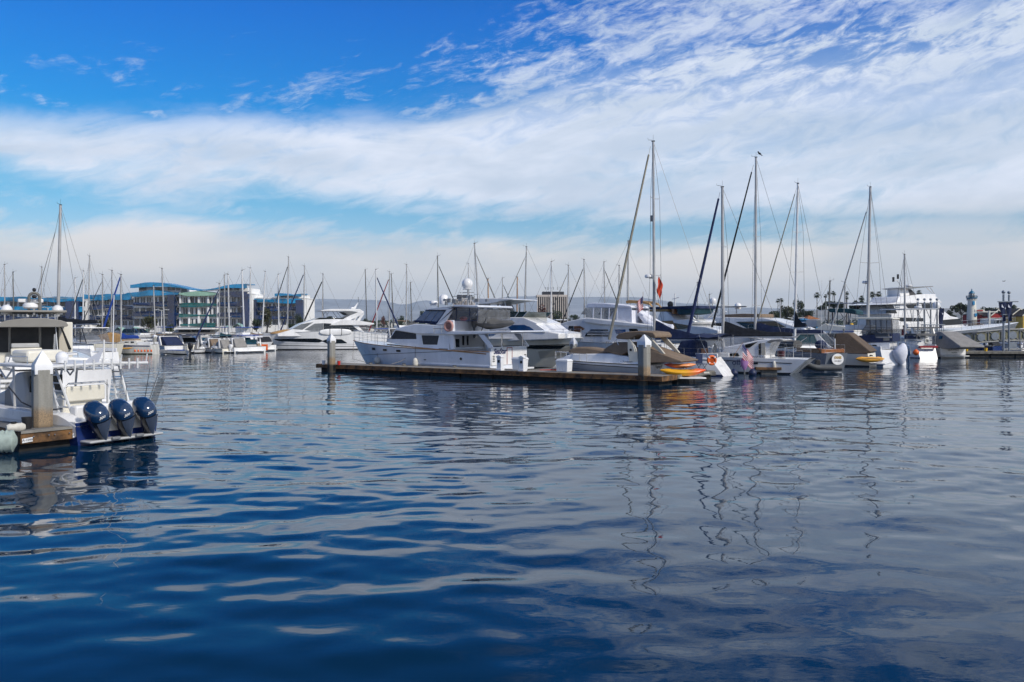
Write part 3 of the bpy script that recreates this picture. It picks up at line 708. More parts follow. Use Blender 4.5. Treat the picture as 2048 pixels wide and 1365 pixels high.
bucket('bucket', 'yellow bucket near the left end of the right hand dock', WX(1933, 84.6), 84.6, .56, .16, .34, 'plastic_yellow', 'yellow buckets on the right hand dock')
bucket('bucket', 'yellow bucket with a white label in front of the gangway', WX(1971.5, 84.6), 84.6, .56, .16, .34, 'plastic_yellow', 'yellow buckets on the right hand dock')
# things on the near dock: bumper roll, hose, tarp over the corner
def corner_stuff():
    t = thing('fender', 'tan roll fender with a black cleat lying on the dock corner', 'fender', (WX(27, 21.4), 21.5, .60), .75)
    MB().lathe([(0, -.22), (.07, -.21), (.11, -.14), (.115, .14), (.07, .21), (0, .22)], (0, 0, 0), 14, 'x').build('bladder', 'fender_white', t, smooth=True)
    MB().lathe([(.03, -.02), (.07, -.02), (.07, .02), (.03, .02)], (-.05, 0, .13), 12).build('cleat', 'black', t, smooth=True)
    t = thing('tarp', 'pale green ribbed canvas roll hanging over the dock edge at the left border', 'tarp', (WX(2, 20.9), 20.9, 0), .3)
    R = []
    for j in range(21):
        x = -.55 + .9 * j / 20; e = min(1, (20 - j) / 3 + .35)
        R.append([(x, .20 * e * math.cos(a), .33 + (.27 + .02 * math.sin(j * 2.6)) * e * math.sin(a)) for a in [2 * pi * i / 16 for i in range(16)]])
    MB().rings(R).build('cloth', 'tarp_green', t, smooth=True)

corner_stuff()
# right hand dock with the gangway
rd = dock_box('dock', 'long low dock with pale floats on the right below the gangway', Vector((WX(1890, 88), 84.5, 0)), Vector((1, -.05, 0)).normalized(), Vector((.05, 1, 0)), 16, 2.2, .55, 'float_concrete', 'dock_top', th=.24)
ld = dock_box('dock', 'weathered dock of the far left marina', Vector((WX(215, 98.5), 98.5, 0)), Vector((1, .03, 0)).normalized(), Vector((-.03, 1, 0)), 6.5, 1.6, .45, 'float_concrete', 'dock_top', th=.2)
def pedestal(label, s, n, h=.95, w=.26, grp='white power pedestals on the long dock'):
    p = dk(s, n, .5); t = thing('power_pedestal', label, 'power pedestal', tuple(p), math.atan2(U.y, U.x), grp)
    MB().cbox(0, 0, .05, w * 1.25, w * 1.25, .10).build('foot', 'white_plastic', t, bevel=.01)
    MB().cbox(0, 0, h * .5 + .1, w, w * .9, h).build('body', 'white_plastic', t, bevel=.02)
    MB().prism([(-w * .62, h + .1), (-w * .62, h + .17), (0, h + .26), (w * .62, h + .17), (w * .62, h + .1)], w * .58).build('cap', 'white_plastic', t, bevel=.015)
    MB().cbox(0, -w * .46, h * .82, w * .5, .03, .16).build('socket_panel', 'plastic_black', t)
    return t
def dockbox(label, s, n, w=1.15, d=.62, h=.62, rz=0.0, grp='white storage boxes on the long dock'):
    p = dk(s, n, .5); t = thing('dock_box', label, 'dock box', tuple(p), math.atan2(U.y, U.x) + rz, grp)
    R = [[(x * w / 2 * k, y * d / 2 * k, z) for x, y in ((-1, -1), (1, -1), (1, 1), (-1, 1))] for k, z in ((.92, .01), (1.0, h * .82))]
    MB().rings(R).build('body', 'white_plastic', t, bevel=.03)
    MB().rings([[(x * w / 2 * k, y * d / 2 * k, z) for x, y in ((-1, -1), (1, -1), (1, 1), (-1, 1))] for k, z in ((1.05, h * .80), (1.05, h * .88), (.86, h), )]).build('lid', 'white_plastic', t, bevel=.02)
    rib = MB()
    for i in range(7): rib.box(-w * .42 + i * w * .14 - .01, -w * .42 + i * w * .14 + .01, -d * .487, -d * .45, .06, h * .78)
    rib.build('rib', 'white_plastic', t)
    return t
pedestal('white power pedestal left of the storage box under the lettered transom', 15.2, .35, .66, .3)
pedestal('white power pedestal right of the storage box under the lettered transom', 16.8, .32, .66, .3)
dockbox('white storage box between the two power pedestals', 16.05, 1.2, .8, .6, .78)
dockbox('white storage box alone on the dock left of the pointed bow', 19.15, 1.1, .78, .6, .74)
pedestal('white power pedestal behind the lone storage box beside a yellow cable', 19.6, 3.4, .6, .42)
def hose(label, pts, r=.02, m='plastic_red', name='hose'):
    o = MB().tube(pts, r, 6).build(name, m, None, smooth=True); tag(o, label, name.replace('_', ' ')); return o
hose('red water hose lying along the grey finger dock', [tuple(dk(17.2 + .25 * math.sin(i * 1.3) + i * .17, 1.6 + .16 * i + .3 * math.sin(i * .9), .53)) for i in range(14)], .022)
hose('yellow shore power cable heaped by the white pedestal', [tuple(dk(20.0 + .28 * math.cos(i * .9) + .03 * i, 2.9 + .25 * math.sin(i * .9), .54 + .006 * i)) for i in range(22)], .028, 'plastic_yellow', 'power_cable')
def cleat(label, s, n):
    t = thing('cleat', label, 'cleat', tuple(dk(s, n, .512)), math.atan2(U.y, U.x), 'steel mooring cleats along the dock edge')
    MB().tube([(-.16, 0, .10), (-.09, 0, .12), (.09, 0, .12), (.16, 0, .10)], .022, 6).tube([(-.06, 0, 0), (-.06, 0, .12)], .022, 6).tube([(.06, 0, 0), (.06, 0, .12)], .022, 6).build('horn', 'mast_dark', t, smooth=True)
    MB().lathe([(.02, 0), (.11, 0), (.12, .03), (.10, .06), (.05, .07)], (0, 0, 0), 12).build('rope_turns', 'rope', t, smooth=True)
cleat('mooring cleat under the bow, nearest to the red bucket', 3.6, 1.6); cleat('mooring cleat right of the round fender', 6.6, 1.6); cleat('mooring cleat below the second cylinder fender', 10.9, 1.5); cleat('mooring cleat left of the power pedestals', 14.3, 1.5)
PORT = (pi / 2, 0, pi); STBD = (pi / 2, 0, 0); AFT = (pi / 2, 0, -pi / 2)
def plates(b, name, m, reg, pts, hw, th=.07, par=None, taper=0.0, bevel=.02, one=False):
    pr = b.P(reg, pts, hw); z0 = min(z for _, z in pr)
    for sg in ((1, -1) if not one else (b.side,)):
        mb = MB()
        a = [(x, sg * (hw - taper * (z - z0)), z) for x, z in pr]; c = [(x, sg * (hw - th - taper * (z - z0)), z) for x, z in pr]; n = len(pr)
        mb.add(a + c, [tuple(range(n)), tuple(range(2 * n - 1, n - 1, -1))] + [(i, i + n, (i + 1) % n + n, (i + 1) % n) for i in range(n)]); o = mb.build(name, m, par or b.r, bevel=bevel)
    return o
def us_flag(label, p, w=1.1, h=.7, droop=.6, rz=0.0, pole=None, side=0.0):
    # cloth hanging from its hoist in folds; stripes and canton are their own pieces of cloth
    t = thing('flag', label, 'flag', p, rz); nx, nz = 16, 13
    def P(u, v): # u along fly, v down the hoist
        x = w * u * math.cos(droop * .9); z = -h * v * (1 - .12 * u) - w * u * math.sin(droop) ; y = .07 * math.sin(u * 9 + v * 2) * u + .03 * math.sin(v * 7 + u * 3)
        return (x, y + side * u, z)
    def cloth(name, m, u0, u1, rows, off=0.0):
        mb = MB()
        for v0, v1 in rows:
            mb.rings([[P(u0 + (u1 - u0) * i / nx, v) for v in (v0, (v0 + v1) / 2, v1)] for i in range(nx + 1)], closed=False)
        if off: mb.v = [(x, y - off, z) for x, y, z in mb.v] + []
        o = mb.build(name, m, t, smooth=True)
    s = 1 / 13
    cloth('red_stripes', 'flag_red', 0, 1, [(i * s, (i + 1) * s) for i in range(0, 13, 2) if i > 6] ); cloth('upper_red_stripes', 'flag_red', .4, 1, [(i * s, (i + 1) * s) for i in range(0, 7, 2)])
    cloth('white_stripes', 'flag_white', 0, 1, [(i * s, (i + 1) * s) for i in range(7, 13, 2)]); cloth('upper_white_stripes', 'flag_white', .4, 1, [(i * s, (i + 1) * s) for i in range(1, 7, 2)])
    cloth('canton', 'flag_blue', 0, .4, [(0, 7 * s)])
    st = MB()
    for r in range(5):
        for c in range(6):
            for sg in (-1, 1):
                u, v = .03 + c * .064 + .0, .03 + r * .105; q = P(u + .012, v + .02); st.cbox(q[0], q[1] + sg * .006, q[2], .022 * w, .004, .022 * w)
    st.build('stars', 'flag_white', t)
    if pole: MB().tube(pole, .014, 6).build('staff', 'teak', t, smooth=True)
    return t
# ================================================================== the lettered trawler yacht on the long dock
def seastar():
    b = Boat('motor_yacht', 'white motor yacht with SeaStar on its transom, moored along the long dock', 'motor yacht', (1018, 55.07), (707.5, 62.8), 1)
    b.hull(4.6, 2.05, 1.52, 1.5, 0.0, 'gelcoat_shaded_blue', .45, 2.3, .84, sag=.05, tb=.93, boot='black', rail='teak', camber=1.3)
    r = b.r; zl = [z for _, z in b.P(R6, [(540, 840), (1860, 920)], 2.25)]
    b.strake('knuckle_line', 'black_trim', 1.62, .98, .03, .02, .97, .012)
    b.strake('upper_rub_rail', 'teak', 1.36, 1.86, .07, .02, .62, .03)
    b.strake('spray_knuckle', 'gelcoat_shaded_blue', .55, .62, .10, .0, .45, .07)
    for q in (((705, 842), (762, 845), (765, 876), (712, 872)), ((890, 858), (945, 862), (948, 885), (897, 882)), ((1083, 870), (1140, 873), (1142, 895), (1090, 893))):
        pr = b.P(R6, q, 2.1); xs = [p[0] for p in pr]; zs = [p[1] for p in pr]; b.patch('porthole', 'glass_dark', [(min(xs), max(zs)), (max(xs), max(zs))], [(min(xs), min(zs)), (max(xs), min(zs))], 3, .02)
    pr = b.P(R6, [(1415, 975), (1445, 980)], 2.2); b.patch('vent', 'black', [(pr[1][0], .92), (pr[0][0], .92)], [(pr[1][0], .86), (pr[0][0], .86)], 3)
    pr = b.P(R7, [(235, 1013)], 2.2)[0]; MB().lathe([(0, 0), (.09, 0), (.09, .02), (.0, .03)], (0, 0, 0), 14, 'y').build('exhaust', 'black', r).location = (pr[0], b.hx(pr[0], pr[1])[1] + .0, pr[1])
    hw = 1.95
    cab = b.prism('cabin', 'gelcoat_shaded_blue', G1, R6((955, 775), (1040, 622), (1300, 640), (1705, 678)) + R7((90, 735), (132, 940)) + R6((1380, 860),), hw, .05, nose=.25, x0=b.L * .55)
    z0 = 1.2
    b.pane('side_window', 'mesh_screen', R6, [(985, 736), (1052, 632), (1303, 640), (1316, 736)], hw, .05, z0, .02, .25, b.L * .55)
    b.pane('side_window', 'mesh_screen', R6, [(1378, 690), (1595, 692), (1575, 806), (1402, 804)], hw, .05, z0, .02)
    b.pane('vent_grille', 'engine_grey', R6, [(1595, 850), (1710, 855), (1710, 868), (1600, 864)], hw, .05, z0, .02)
    plates(b, 'side_buttress', 'gelcoat_shaded_blue', G1, R6((1705, 679),) + R7((90, 735), (150, 735), (160, 905), (120, 905)), hw + .03, .2)
    fb = b.prism('flybridge_coaming', 'gelcoat_shaded_blue', G1, R6((1040, 627), (1062, 602), (1290, 548), (1560, 562), (1650, 515), (1710, 500)) + R7((150, 572), (150, 700), (150, 738)) + R6((1345, 674),), 2.05, .06, nose=.22, x0=b.L * .55, bevel=.06)
    b.prism('boat_deck', 'gelcoat_shaded_blue', R7, [(60, 698), (800, 694), (815, 708), (430, 734), (60, 738)], 2.2)
    # aft bulkhead, door, windows seen from behind
    xa = b.P(R7, [(135, 850)], hw)[0][0] + .12
    def onbulk(name, m, pts, off=.03):
        yz = b.K(R7, pts, xa - off); mb = MB(); n = len(yz); a = [(xa - off, y, z) for y, z in yz]; c = [(xa + .02, y, z) for y, z in yz]
        return mb.add(a + c, [tuple(range(n)), tuple(range(2 * n - 1, n - 1, -1))] + [(i, i + n, (i + 1) % n + n, (i + 1) % n) for i in range(n)]).build(name, m, r)
    MB().box(xa - .02, xa + .1, -1.95, 1.95, .9, 2.62).build('aft_bulkhead', 'gelcoat_grey', r)  # grey gelcoat paints in the shade below the boat deck
    onbulk('door', 'glass_dark', [(148, 786), (220, 786), (222, 880), (165, 880)]); onbulk('door_window', 'glass_dark', [(253, 752), (278, 752), (276, 860), (255, 858)]); onbulk('door_window', 'glass_dark', [(303, 752), (327, 752), (326, 858), (305, 858)])
    # cockpit: side walls, ladder, stanchions under the boat deck
    MB().box(.1, xa, -2.1, -1.98, .9, 1.60).box(.1, xa, 1.98, 2.1, .9, 1.52).box(.12, .26, -1.9, 1.9, .9, 1.58).build('cockpit_wall', 'gelcoat_shaded_blue', r, bevel=.03)
    ld = MB(); 
    for sg in (0, .42): ld.tube([(1.9, -.55 - sg, 1.0), (2.5, -.55 - sg, 2.7)], .02, 6)
    for i in range(6): ld.tube([(1.9 + .1 * i + .1, -.55, 1.25 + .28 * i), (2.0 + .1 * i, -.97, 1.25 + .28 * i)], .018, 5)
    ld.build('ladder', 'steel', r); plates(b, 'quarter_strut', 'gelcoat_shaded_blue', R7, [(430, 735), (500, 735), (605, 885), (560, 895)], 2.1, .1)
    for x, y in ((.25, -2.0), (1.9, -2.0), (.25, .5)): MB().tube([(x, y, 1.5), (x, y, 2.62)], .03, 6).build('stanchion', 'steel', r)
    # transom face
    tf = MB().box(-.06, .02, -2.05, 2.05, .62, 1.80); tf.build('transom', 'gelcoat', r, bevel=.05)
    MB().box(-.75, 0, -1.9, 1.9, .28, .42).build('swim_platform', 'gelcoat', r, bevel=.05)
    text('SeaStar', .47, 'text_navy', r, (-.075, 1.12, 1.50), AFT, 'boat_name', .004, .25, bold=.012)
    gd = MB()
    for y0 in (1.72, -1.92):
        for k in range(4): gd.box(-.085, -.06, y0, y0 + .2, .86 + k * .11, .91 + k * .11)
    gd.build('transom_vent', 'black', r)
    MB().box(-.08, -.06, -.28, -.24, .66, 1.74).box(-.08, -.06, .30, .34, .66, 1.74).box(-.08, -.06, -.24, .30, 1.70, 1.74).build('transom_door_trim', 'sail_red', r)
    # flybridge windshield, enclosure, hardtop on raked supports
    fw = 1.75
    ws = b.prism('windshield', 'glass_blue', R6, [(1298, 510), (1425, 380), (1680, 384), (1575, 524)], fw, .08, nose=.15, x0=b.L * .5)
    b.prism('windshield_skirt', 'canvas_navy', R6, [(1270, 508), (1300, 500), (1580, 520), (1572, 552), (1545, 556), (1300, 528)], fw + .03, .08)
    plates(b, 'windshield_frame', 'canvas_navy', R6, [(1412, 372), (1690, 374), (1690, 384), (1430, 383)], fw + .02, .06); plates(b, 'windshield_frame_post', 'canvas_navy', R6, [(1676, 378), (1692, 378), (1588, 530), (1572, 526)], fw + .03, .06)
    seam = MB(); 
    for a, c in (((1500, 382), (1400, 515)), ((1585, 382), (1490, 520))):
        p, q = b.px(R6(a)[0], fw + .03), b.px(R6(c)[0], fw + .03); seam.tube([p, q], .012, 4)
    seam.build('windshield_seam', 'canvas_lightgrey', r)
    plates(b, 'hardtop_support', 'gelcoat_shaded_blue', G1, R6((1690, 376), (1800, 350)) + R7((160, 432), (72, 575)) + R6((1640, 590), (1560, 562)), 1.98, .16)
    b.prism('hardtop', 'gelcoat_shaded_blue', G1, R6((1415, 374), (1500, 348), (1780, 330)) + R7((150, 398), (420, 402), (440, 420), (420, 432), (150, 424)) + R6((1700, 376),), 1.98, bevel=.05)
    plates(b, 'enclosure_panel', 'clear_vinyl', R7, [(75, 575), (165, 432), (428, 430), (425, 550), (300, 572)], 1.86, .01, bevel=0)
    MB().box(b.px(R7((425, 500))[0], 1.86)[0] - .01, b.px(R7((425, 500))[0], 1.86)[0], -1.86, 1.86, 3.3, 4.2).build('aft_enclosure_panel', 'clear_vinyl', r)
    fr = MB()
    for line in (((75, 575), (165, 430), (428, 428)), ((188, 432), (180, 572)), ((338, 430), (335, 574)), ((428, 428), (425, 574)), ((100, 500), (160, 572)), ((75, 577), (425, 580))):
        fr.tube([b.px(p, 1.88) for p in R7(*line)], .022, 5)
    fr.build('enclosure_frame', 'canvas_navy', r)
    MB().box(4.6, 5.2, .4, 1.2, 3.05, 3.45).build('helm_seat', 'gelcoat', r, bevel=.08); MB().box(5.5, 5.9, -.9, .9, 3.0, 3.5).build('helm_console', 'gelcoat_grey', r, bevel=.05)
    p = b.px(R7((265, 553))[0], 1.6); MB().ball(p, .26, 12, 8, .6).build('red_cushion', 'plastic_red', r, smooth=True)
    b.rail(.60, .995, .75, .1, 7, rows=3)
    br = MB()
    for zz in (2.95, 3.2): br.tube([(4.6, 2.1, zz), (3.3, 2.1, zz)], .02, 5)
    for x in (4.55, 3.9, 3.3): br.tube([(x, 2.1, 2.65), (x, 2.1, 3.2)], .02, 5)
    br.build('boat_deck_rail', 'steel', r)
    MB().box(3.35, 4.4, .9, 1.9, 2.68, 3.12).build('deck_locker', 'gelcoat', r, bevel=.05)
    # hardtop gear
    x1 = b.px(R6((1535, 340))[0], 0); radar(r, x1[0], 0, 4.62, .30); MB().cbox(x1[0], 0, 4.58, .35, .35, .12).build('radar_pedestal', 'gelcoat', r)
    x2 = b.px(R7((65, 405))[0], 0); dome(r, x2[0], 0.2, 4.60, .36); 
    x3 = b.px(R7((318, 250))[0], 0)[0]; MB().tube([(x3, 0, 4.55), (x3, 0, 5.62)], .05, 8).tube([(x3 - .5, 0, 5.35), (x3 + .45, 0, 5.35)], .03, 6).tube([(x3, -.7, 4.95), (x3, .7, 4.95)], .03, 6).tube([(x3 + .5, 0, 4.5), (x3, 0, 5.2)], .03, 5).tube([(x3 - .5, 0, 4.5), (x3, 0, 5.2)], .03, 5).build('mast', 'gelcoat_grey', r, smooth=True)
    MB().ball((x3 + .05, 0, 5.93), .37, 18, 12, 1.05).lathe([(.30, 5.55), (.34, 5.6), (.2, 5.64)], (x3 + .05, 0, 0), 14).build('satellite_dome', 'gelcoat', r, smooth=True)
    gear = MB(); rg = random.Random(2)
    for i in range(12): gear.cbox(x3 + rg.uniform(-1.1, 1.4), rg.uniform(-.8, .8), 4.62 + rg.random() * .45, .12 + rg.random() * .2, .14, .10 + rg.random() * .18)
    gear.tube([(x3 - .9, .5, 4.6), (x3 - .9, .5, 5.1), (x3 + .9, .5, 5.1), (x3 + .9, .5, 4.6)], .02, 5); gear.build('electronics', 'engine_grey', r)
    aw = MB()
    for x, y, h in ((x3 - .8, .8, 2.2), (x3 + 1.1, -.8, 2.6), (x3 - .2, -.9, 3.0), (x2[0] - .4, 1.2, 1.6)): aw.tube([(x, y, 4.55), (x, y, 4.55 + h)], .010, 4)
    aw.build('whip_antenna', 'white_plastic', r)
    b.tube('boat_crane', 'black_trim', [(1.6, .9, 2.7), (.9, 1.3, 3.6)], .035)
    # dinghy under its cover on the boat deck, a thing of its own
    t = thing('dinghy', 'dinghy under a grey canvas cover on the upper deck of the SeaStar yacht', 'dinghy', tuple(b.fr.at(0, 0, 2.7)), b.fr.a)
    pr = b.P(R7, [(385, 520), (420, 515), (560, 545), (650, 572), (785, 574), (810, 600), (795, 628), (650, 668), (520, 680), (430, 645), (380, 590)], .3); pr = [(x, z - 2.7) for x, z in pr]
    xs = [p[0] for p in pr]; xa2, xb2 = min(xs), max(xs); R = []
    top = [(385, 520), (420, 515), (560, 545), (650, 572), (785, 574), (812, 600)]; bot = [(380, 590), (430, 645), (520, 680), (650, 668), (795, 628), (812, 601)]
    tp = sorted((x, z - 2.7) for x, z in b.P(R7, top, .3)); bp = sorted((x, z - 2.7) for x, z in b.P(R7, bot, .3))
    for i in range(16):
        u = i / 15; x = xa2 + (xb2 - xa2) * u; zt = np.interp(x, [p[0] for p in tp], [p[1] for p in tp]); zb_ = np.interp(x, [p[0] for p in bp], [p[1] for p in bp]); wv = .85 * min(1, (u + .02) * 2.2) ** .6 * (1 if u < .85 else 1 - (u - .85) * 2)
        R.append([(x, wv * math.cos(a) * (1 + .03 * math.sin(5 * a + x * 4)), (zt + zb_) / 2 + (zt - zb_) / 2 * math.sin(a)) for a in [2 * pi * j / 14 for j in range(14)]])
    MB().rings(R).build('cover', 'canvas_grey', t, smooth=True); MB().box(xa2 + .6, xa2 + .75, -.6, .6, -.02, .12).box(xb2 - 1.2, xb2 - 1.05, -.6, .6, -.02, .12).build('chock', 'black', t)
    outboard(t, xb2 + .28, 0, .30, .8, 'engine_grey')
    # life ring on the hardtop support
    t = thing('life_ring', 'faded pink life ring hanging below the enclosure of the lettered yacht', 'life ring', tuple(b.fr.at(b.px(R7((105, 640))[0], 2.1)[0], 2.16, b.px(R7((105, 640))[0], 2.1)[2])), b.fr.a)
    MB().lathe([(.30 + .09 * math.cos(a), .09 * math.sin(a)) for a in [2 * pi * j / 8 for j in range(9)]], (0, 0, 0), 22, 'y').build('ring', 'faded_pink', t, smooth=True)
    # fenders
    def fp(px_, py_): x, y, z = b.px(R6((px_, py_))[0], 2.35); return tuple(b.fr.at(x, b.hx(x, max(.3, z))[1] + .15, z))
    fender('round brown ball fender hanging at the bow of the lettered yacht', fp(747, 1005), .25, .62, 'fender_white', None, 1.75, True)
    fender('cream cylinder fender hanging amidships between the SeaStar yacht and the dock', fp(1303, 1028), .20, .66, 'fender_white', None, 1.1)
    hose('bow mooring line hanging slack from the lettered yacht to the dock', [tuple(W(707, 684, 62)), tuple(W(706, 705, 61)), tuple(W(705, 718, 60)), tuple(dk(3.6, 1.6, .55))], .014, 'rope', 'mooring_line')
    hose('long spring line curving from the SeaStar yacht down to a cleat', [tuple(W(620 + 1335 / 6.203, 560 + 835 / 6.203, 57.0)), tuple(W(620 + 1250 / 6.203, 560 + 930 / 6.203, 57.2)), tuple(W(620 + 1130 / 6.203, 560 + 1010 / 6.203, 57)), tuple(W(620 + 1010 / 6.203, 560 + 1047 / 6.203, 56.6))], .016, 'rope', 'mooring_line')
mat('faded_pink', (.55, .30, .26), .6, var=.1)
seastar()
# ================================================================== long white yacht across the channel
def white_yacht():
    b = Boat('motor_yacht', 'long sleek white yacht with two slim dark hull windows, left of the long dock', 'motor yacht', (763, 114), (517.6, 108), 1)
    b.hull(4.8, 1.88, 2.05, 1.9, -.3, 'gelcoat', .40, 2.4, .80, sag=-.42, tb=.94, boot='black', rail='gelcoat_grey')
    r = b.r; h = 2.3
    def pp(top, bot, name='hull_window', m='glass_dark', off=.03): b.patch(name, m, b.P(R5, top, h), b.P(R5, bot, h), 14, off)
    pp([(345, 676), (640, 667), (930, 665), (1000, 698)], [(345, 678), (420, 708), (500, 706), (945, 721), (1000, 700)])
    pp([(985, 699), (1060, 670), (1250, 676), (1325, 724)], [(985, 701), (1060, 737), (1325, 730)])
    b.strake('style_line', 'gelcoat_grey', .55, .92, .03, .0, .90, .02); b.strake('chine_stripe', 'black_trim', .28, .62, .06, .0, .97, .02)
    b.prism('superstructure', 'gelcoat', R5, [(380, 600), (560, 548), (700, 466), (880, 408), (1200, 398), (1480, 420), (1690, 455), (1700, 470), (1660, 482), (1480, 490), (1545, 560), (1600, 600), (1600, 640), (380, 640)], 1.95, .10, nose=.35, x0=b.L * .5, bevel=.08)
    z0 = 1.6
    b.pane('windshield', 'glass_grey', R5, [(580, 535), (705, 468), (868, 442), (720, 545)], 1.95, .10, z0, .03, .35, b.L * .5)
    b.pane('sun_cover', 'glass_grey', R5, [(745, 545), (885, 462), (1002, 456), (1002, 596), (885, 570)], 1.95, .10, z0, .035, .35, b.L * .5)
    b.pane('saloon_window', 'glass_dark', R5, [(1008, 456), (1108, 462), (1135, 492), (1400, 486), (1495, 562), (1300, 570), (1008, 598)], 1.95, .10, z0, .03, .35, b.L * .5)
    plates(b, 'flybridge_wing', 'gelcoat', R5, [(1085, 486), (1270, 408), (1480, 420), (1690, 455), (1700, 470), (1620, 480), (1250, 482)], 2.1, .35)
    b.prism('sunpad', 'canvas_sand', R5, [(285, 600), (330, 578), (480, 545), (640, 540), (640, 600)], 1.1, nose=.3, x0=b.L * .6)
    b.prism('flybridge_windscreen', 'glass_dark', R5, [(880, 405), (950, 380), (1290, 388), (1290, 402)], 1.7, .05)
    b.prism('hardtop', 'gelcoat', R5, [(955, 282), (1100, 262), (1500, 264), (1560, 300), (1550, 318), (1380, 294), (985, 292)], 1.6, bevel=.05)
    plates(b, 'arch', 'gelcoat', R5, [(1500, 300), (1562, 325), (1345, 425), (1215, 430), (1380, 345)], 1.7, .14); plates(b, 'arch_leg', 'gelcoat', R5, [(1535, 315), (1562, 325), (1500, 425), (1450, 430)], 1.7, .14)
    plates(b, 'arch_window', 'glass_grey', R5, [(1270, 300), (1430, 296), (1480, 320), (1350, 350)], 1.55, .04)
    p = MB()
    for a, c in (((1178, 290), (1252, 388)), ((1030, 290), (1072, 375)), ((1045, 345), (1080, 300))):
        for sg in (1, -1): q1, q2 = b.px(R5(a)[0], 1.4), b.px(R5(c)[0], 1.4); p.tube([(q1[0], sg * 1.4, q1[2]), (q2[0], sg * 1.4, q2[2])], .03, 5)
    p.build('hardtop_strut', 'steel', r)
    b.prism('radar_fin', 'gelcoat', R5, [(1478, 168), (1462, 215), (1440, 262), (1395, 264)], .08); radar(r, b.px(R5((1395, 250))[0], 0)[0], 0, 5.3, .25)
    p1 = b.px(R5((1478, 170))[0], 0); MB().tube([p1, (p1[0], 0, p1[2] + .7)], .03, 5).build('antenna', 'black_trim', r)
    b.rail(.02, .55, .5, .12, 7)
    t = thing('paddle_board', 'white padded board with two black straps on the side of the long white yacht', 'board', tuple(b.fr.at(b.px(R5((1168, 577))[0], 2.3)[0], 2.42, b.px(R5((1168, 577))[0], 2.3)[2])), b.fr.a)
    k = 2.05; MB().rings([[(k * math.sin(u), .07 * math.cos(a), .42 * max(.08, math.cos(u) ** .6) * math.sin(a)) for a in [2 * pi * j / 12 for j in range(12)]] for u in [(-pi / 2 * .98) + pi * .98 * i / 14 for i in range(15)]]).build('board', 'gelcoat', t, smooth=True)
    MB().cbox(-.75, 0, 0, .06, .18, .82).cbox(.75, 0, 0, .06, .18, .82).build('strap', 'black', t)
white_yacht()
# ================================================================== flybridge yacht behind the lettered yacht, bow to the right
def fly_yacht():
    b = Boat('motor_yacht', 'cream flybridge yacht with blue windshield, bow pointing right behind the SeaStar yacht', 'motor yacht', (815, 69.3), (1166, 60.6), -1)
    b.hull(4.7, 2.28, 1.95, 2.6, 0, 'gelcoat_cream', .40, 2.3, .78, sag=-.12, tb=.94, boot='black', rail='gelcoat')
    r = b.r; h = 2.3
    b.strake('rub_line', 'black_trim', 1.45, 1.78, .05, .2, .985, .02)
    b.patch('hull_window', 'glass_dark', b.P(R7, [(610, 866), (1275, 868)], h), b.P(R7, [(610, 875), (1010, 908), (1240, 908), (1275, 870)], h), 14, .03)
    b.patch('hull_recess', 'gelcoat_tan', b.P(R7, [(1010, 935), (1240, 905), (1370, 858)], h), b.P(R7, [(1010, 1020), (1370, 950)], h), 12, .015)
    b.prism('trunk', 'gelcoat', R7, [(480, 770), (520, 700), (1190, 696), (1330, 722), (1330, 790), (480, 830)], 2.0, .15, nose=.55, x0=b.L * .5, bevel=.08)
    b.prism('deckhouse', 'gelcoat', R7, [(480, 720), (500, 540), (940, 540), (1095, 606), (1090, 622), (1195, 700), (1190, 720)], 1.85, .06, nose=.35, x0=b.L * .55, bevel=.05)
    b.pane('windshield', 'glass_blue', R7, [(770, 652), (820, 628), (1088, 624), (1192, 698), (815, 702)], 1.85, .06, 2.0, .03, .35, b.L * .55)
    xw = sorted(b.P(R7, [(1090, 624), (1196, 700)], 0)); p0 = xw[0]; p1 = xw[1]
    MB().add([(p0[0] + .05, -1.25, p0[1]), (p0[0] + .05, 1.25, p0[1]), (p1[0] + .05, 1.15, p1[1]), (p1[0] + .05, -1.15, p1[1])], [(0, 1, 2, 3)]).build('front_window', 'glass_blue', r)
    b.pane('side_window', 'glass_blue', R7, [(520, 720), (640, 722), (600, 750), (540, 752)], 2.0, .15, 1.7, .03)
    b.prism('flybridge_windscreen', 'glass_green', R7, [(440, 482), (700, 474), (995, 478), (940, 540), (440, 542)], 1.75, -.10, nose=.3, x0=b.L * .5, bevel=.03)
    st = MB()
    for a, c in (((690, 478), (648, 538)), ((893, 478), (850, 538)), ((993, 478), (942, 538))):
        q1, q2 = b.px(R7(a)[0], -1.86), b.px(R7(c)[0], -1.80); st.tube([(q1[0], -1.86, q1[2]), (q2[0], -1.80, q2[2])], .03, 5)
    st.build('windscreen_frame', 'alu_white', r)
    b.prism('hardtop', 'gelcoat', R7, [(355, 345), (420, 326), (700, 322), (815, 330), (835, 340), (700, 356), (560, 388), (430, 392), (370, 365)], 1.75, bevel=.06)
    plates(b, 'hardtop_support', 'gelcoat_grey', R7, [(430, 385), (545, 385), (605, 478), (510, 478)], 1.6, .25)
    st = MB()
    for a, c in (((465, 385), (455, 480)), ((735, 355), (760, 470))): q1, q2 = b.px(R7(a)[0], -1.5), b.px(R7(c)[0], -1.5); st.tube([q1, q2], .03, 5)
    st.build('hardtop_strut', 'alu_white', r)
    b.rail(.45, .99, .62, .15, 9, rows=2)
    MB().tube([b.px(R7((660, 470))[0], 0), b.px(R7((660, 400))[0], 0)], .025, 5).ball(b.px(R7((660, 400))[0], 0), .07, 8, 6).build('light_pole', 'black_trim', r)
fly_yacht()
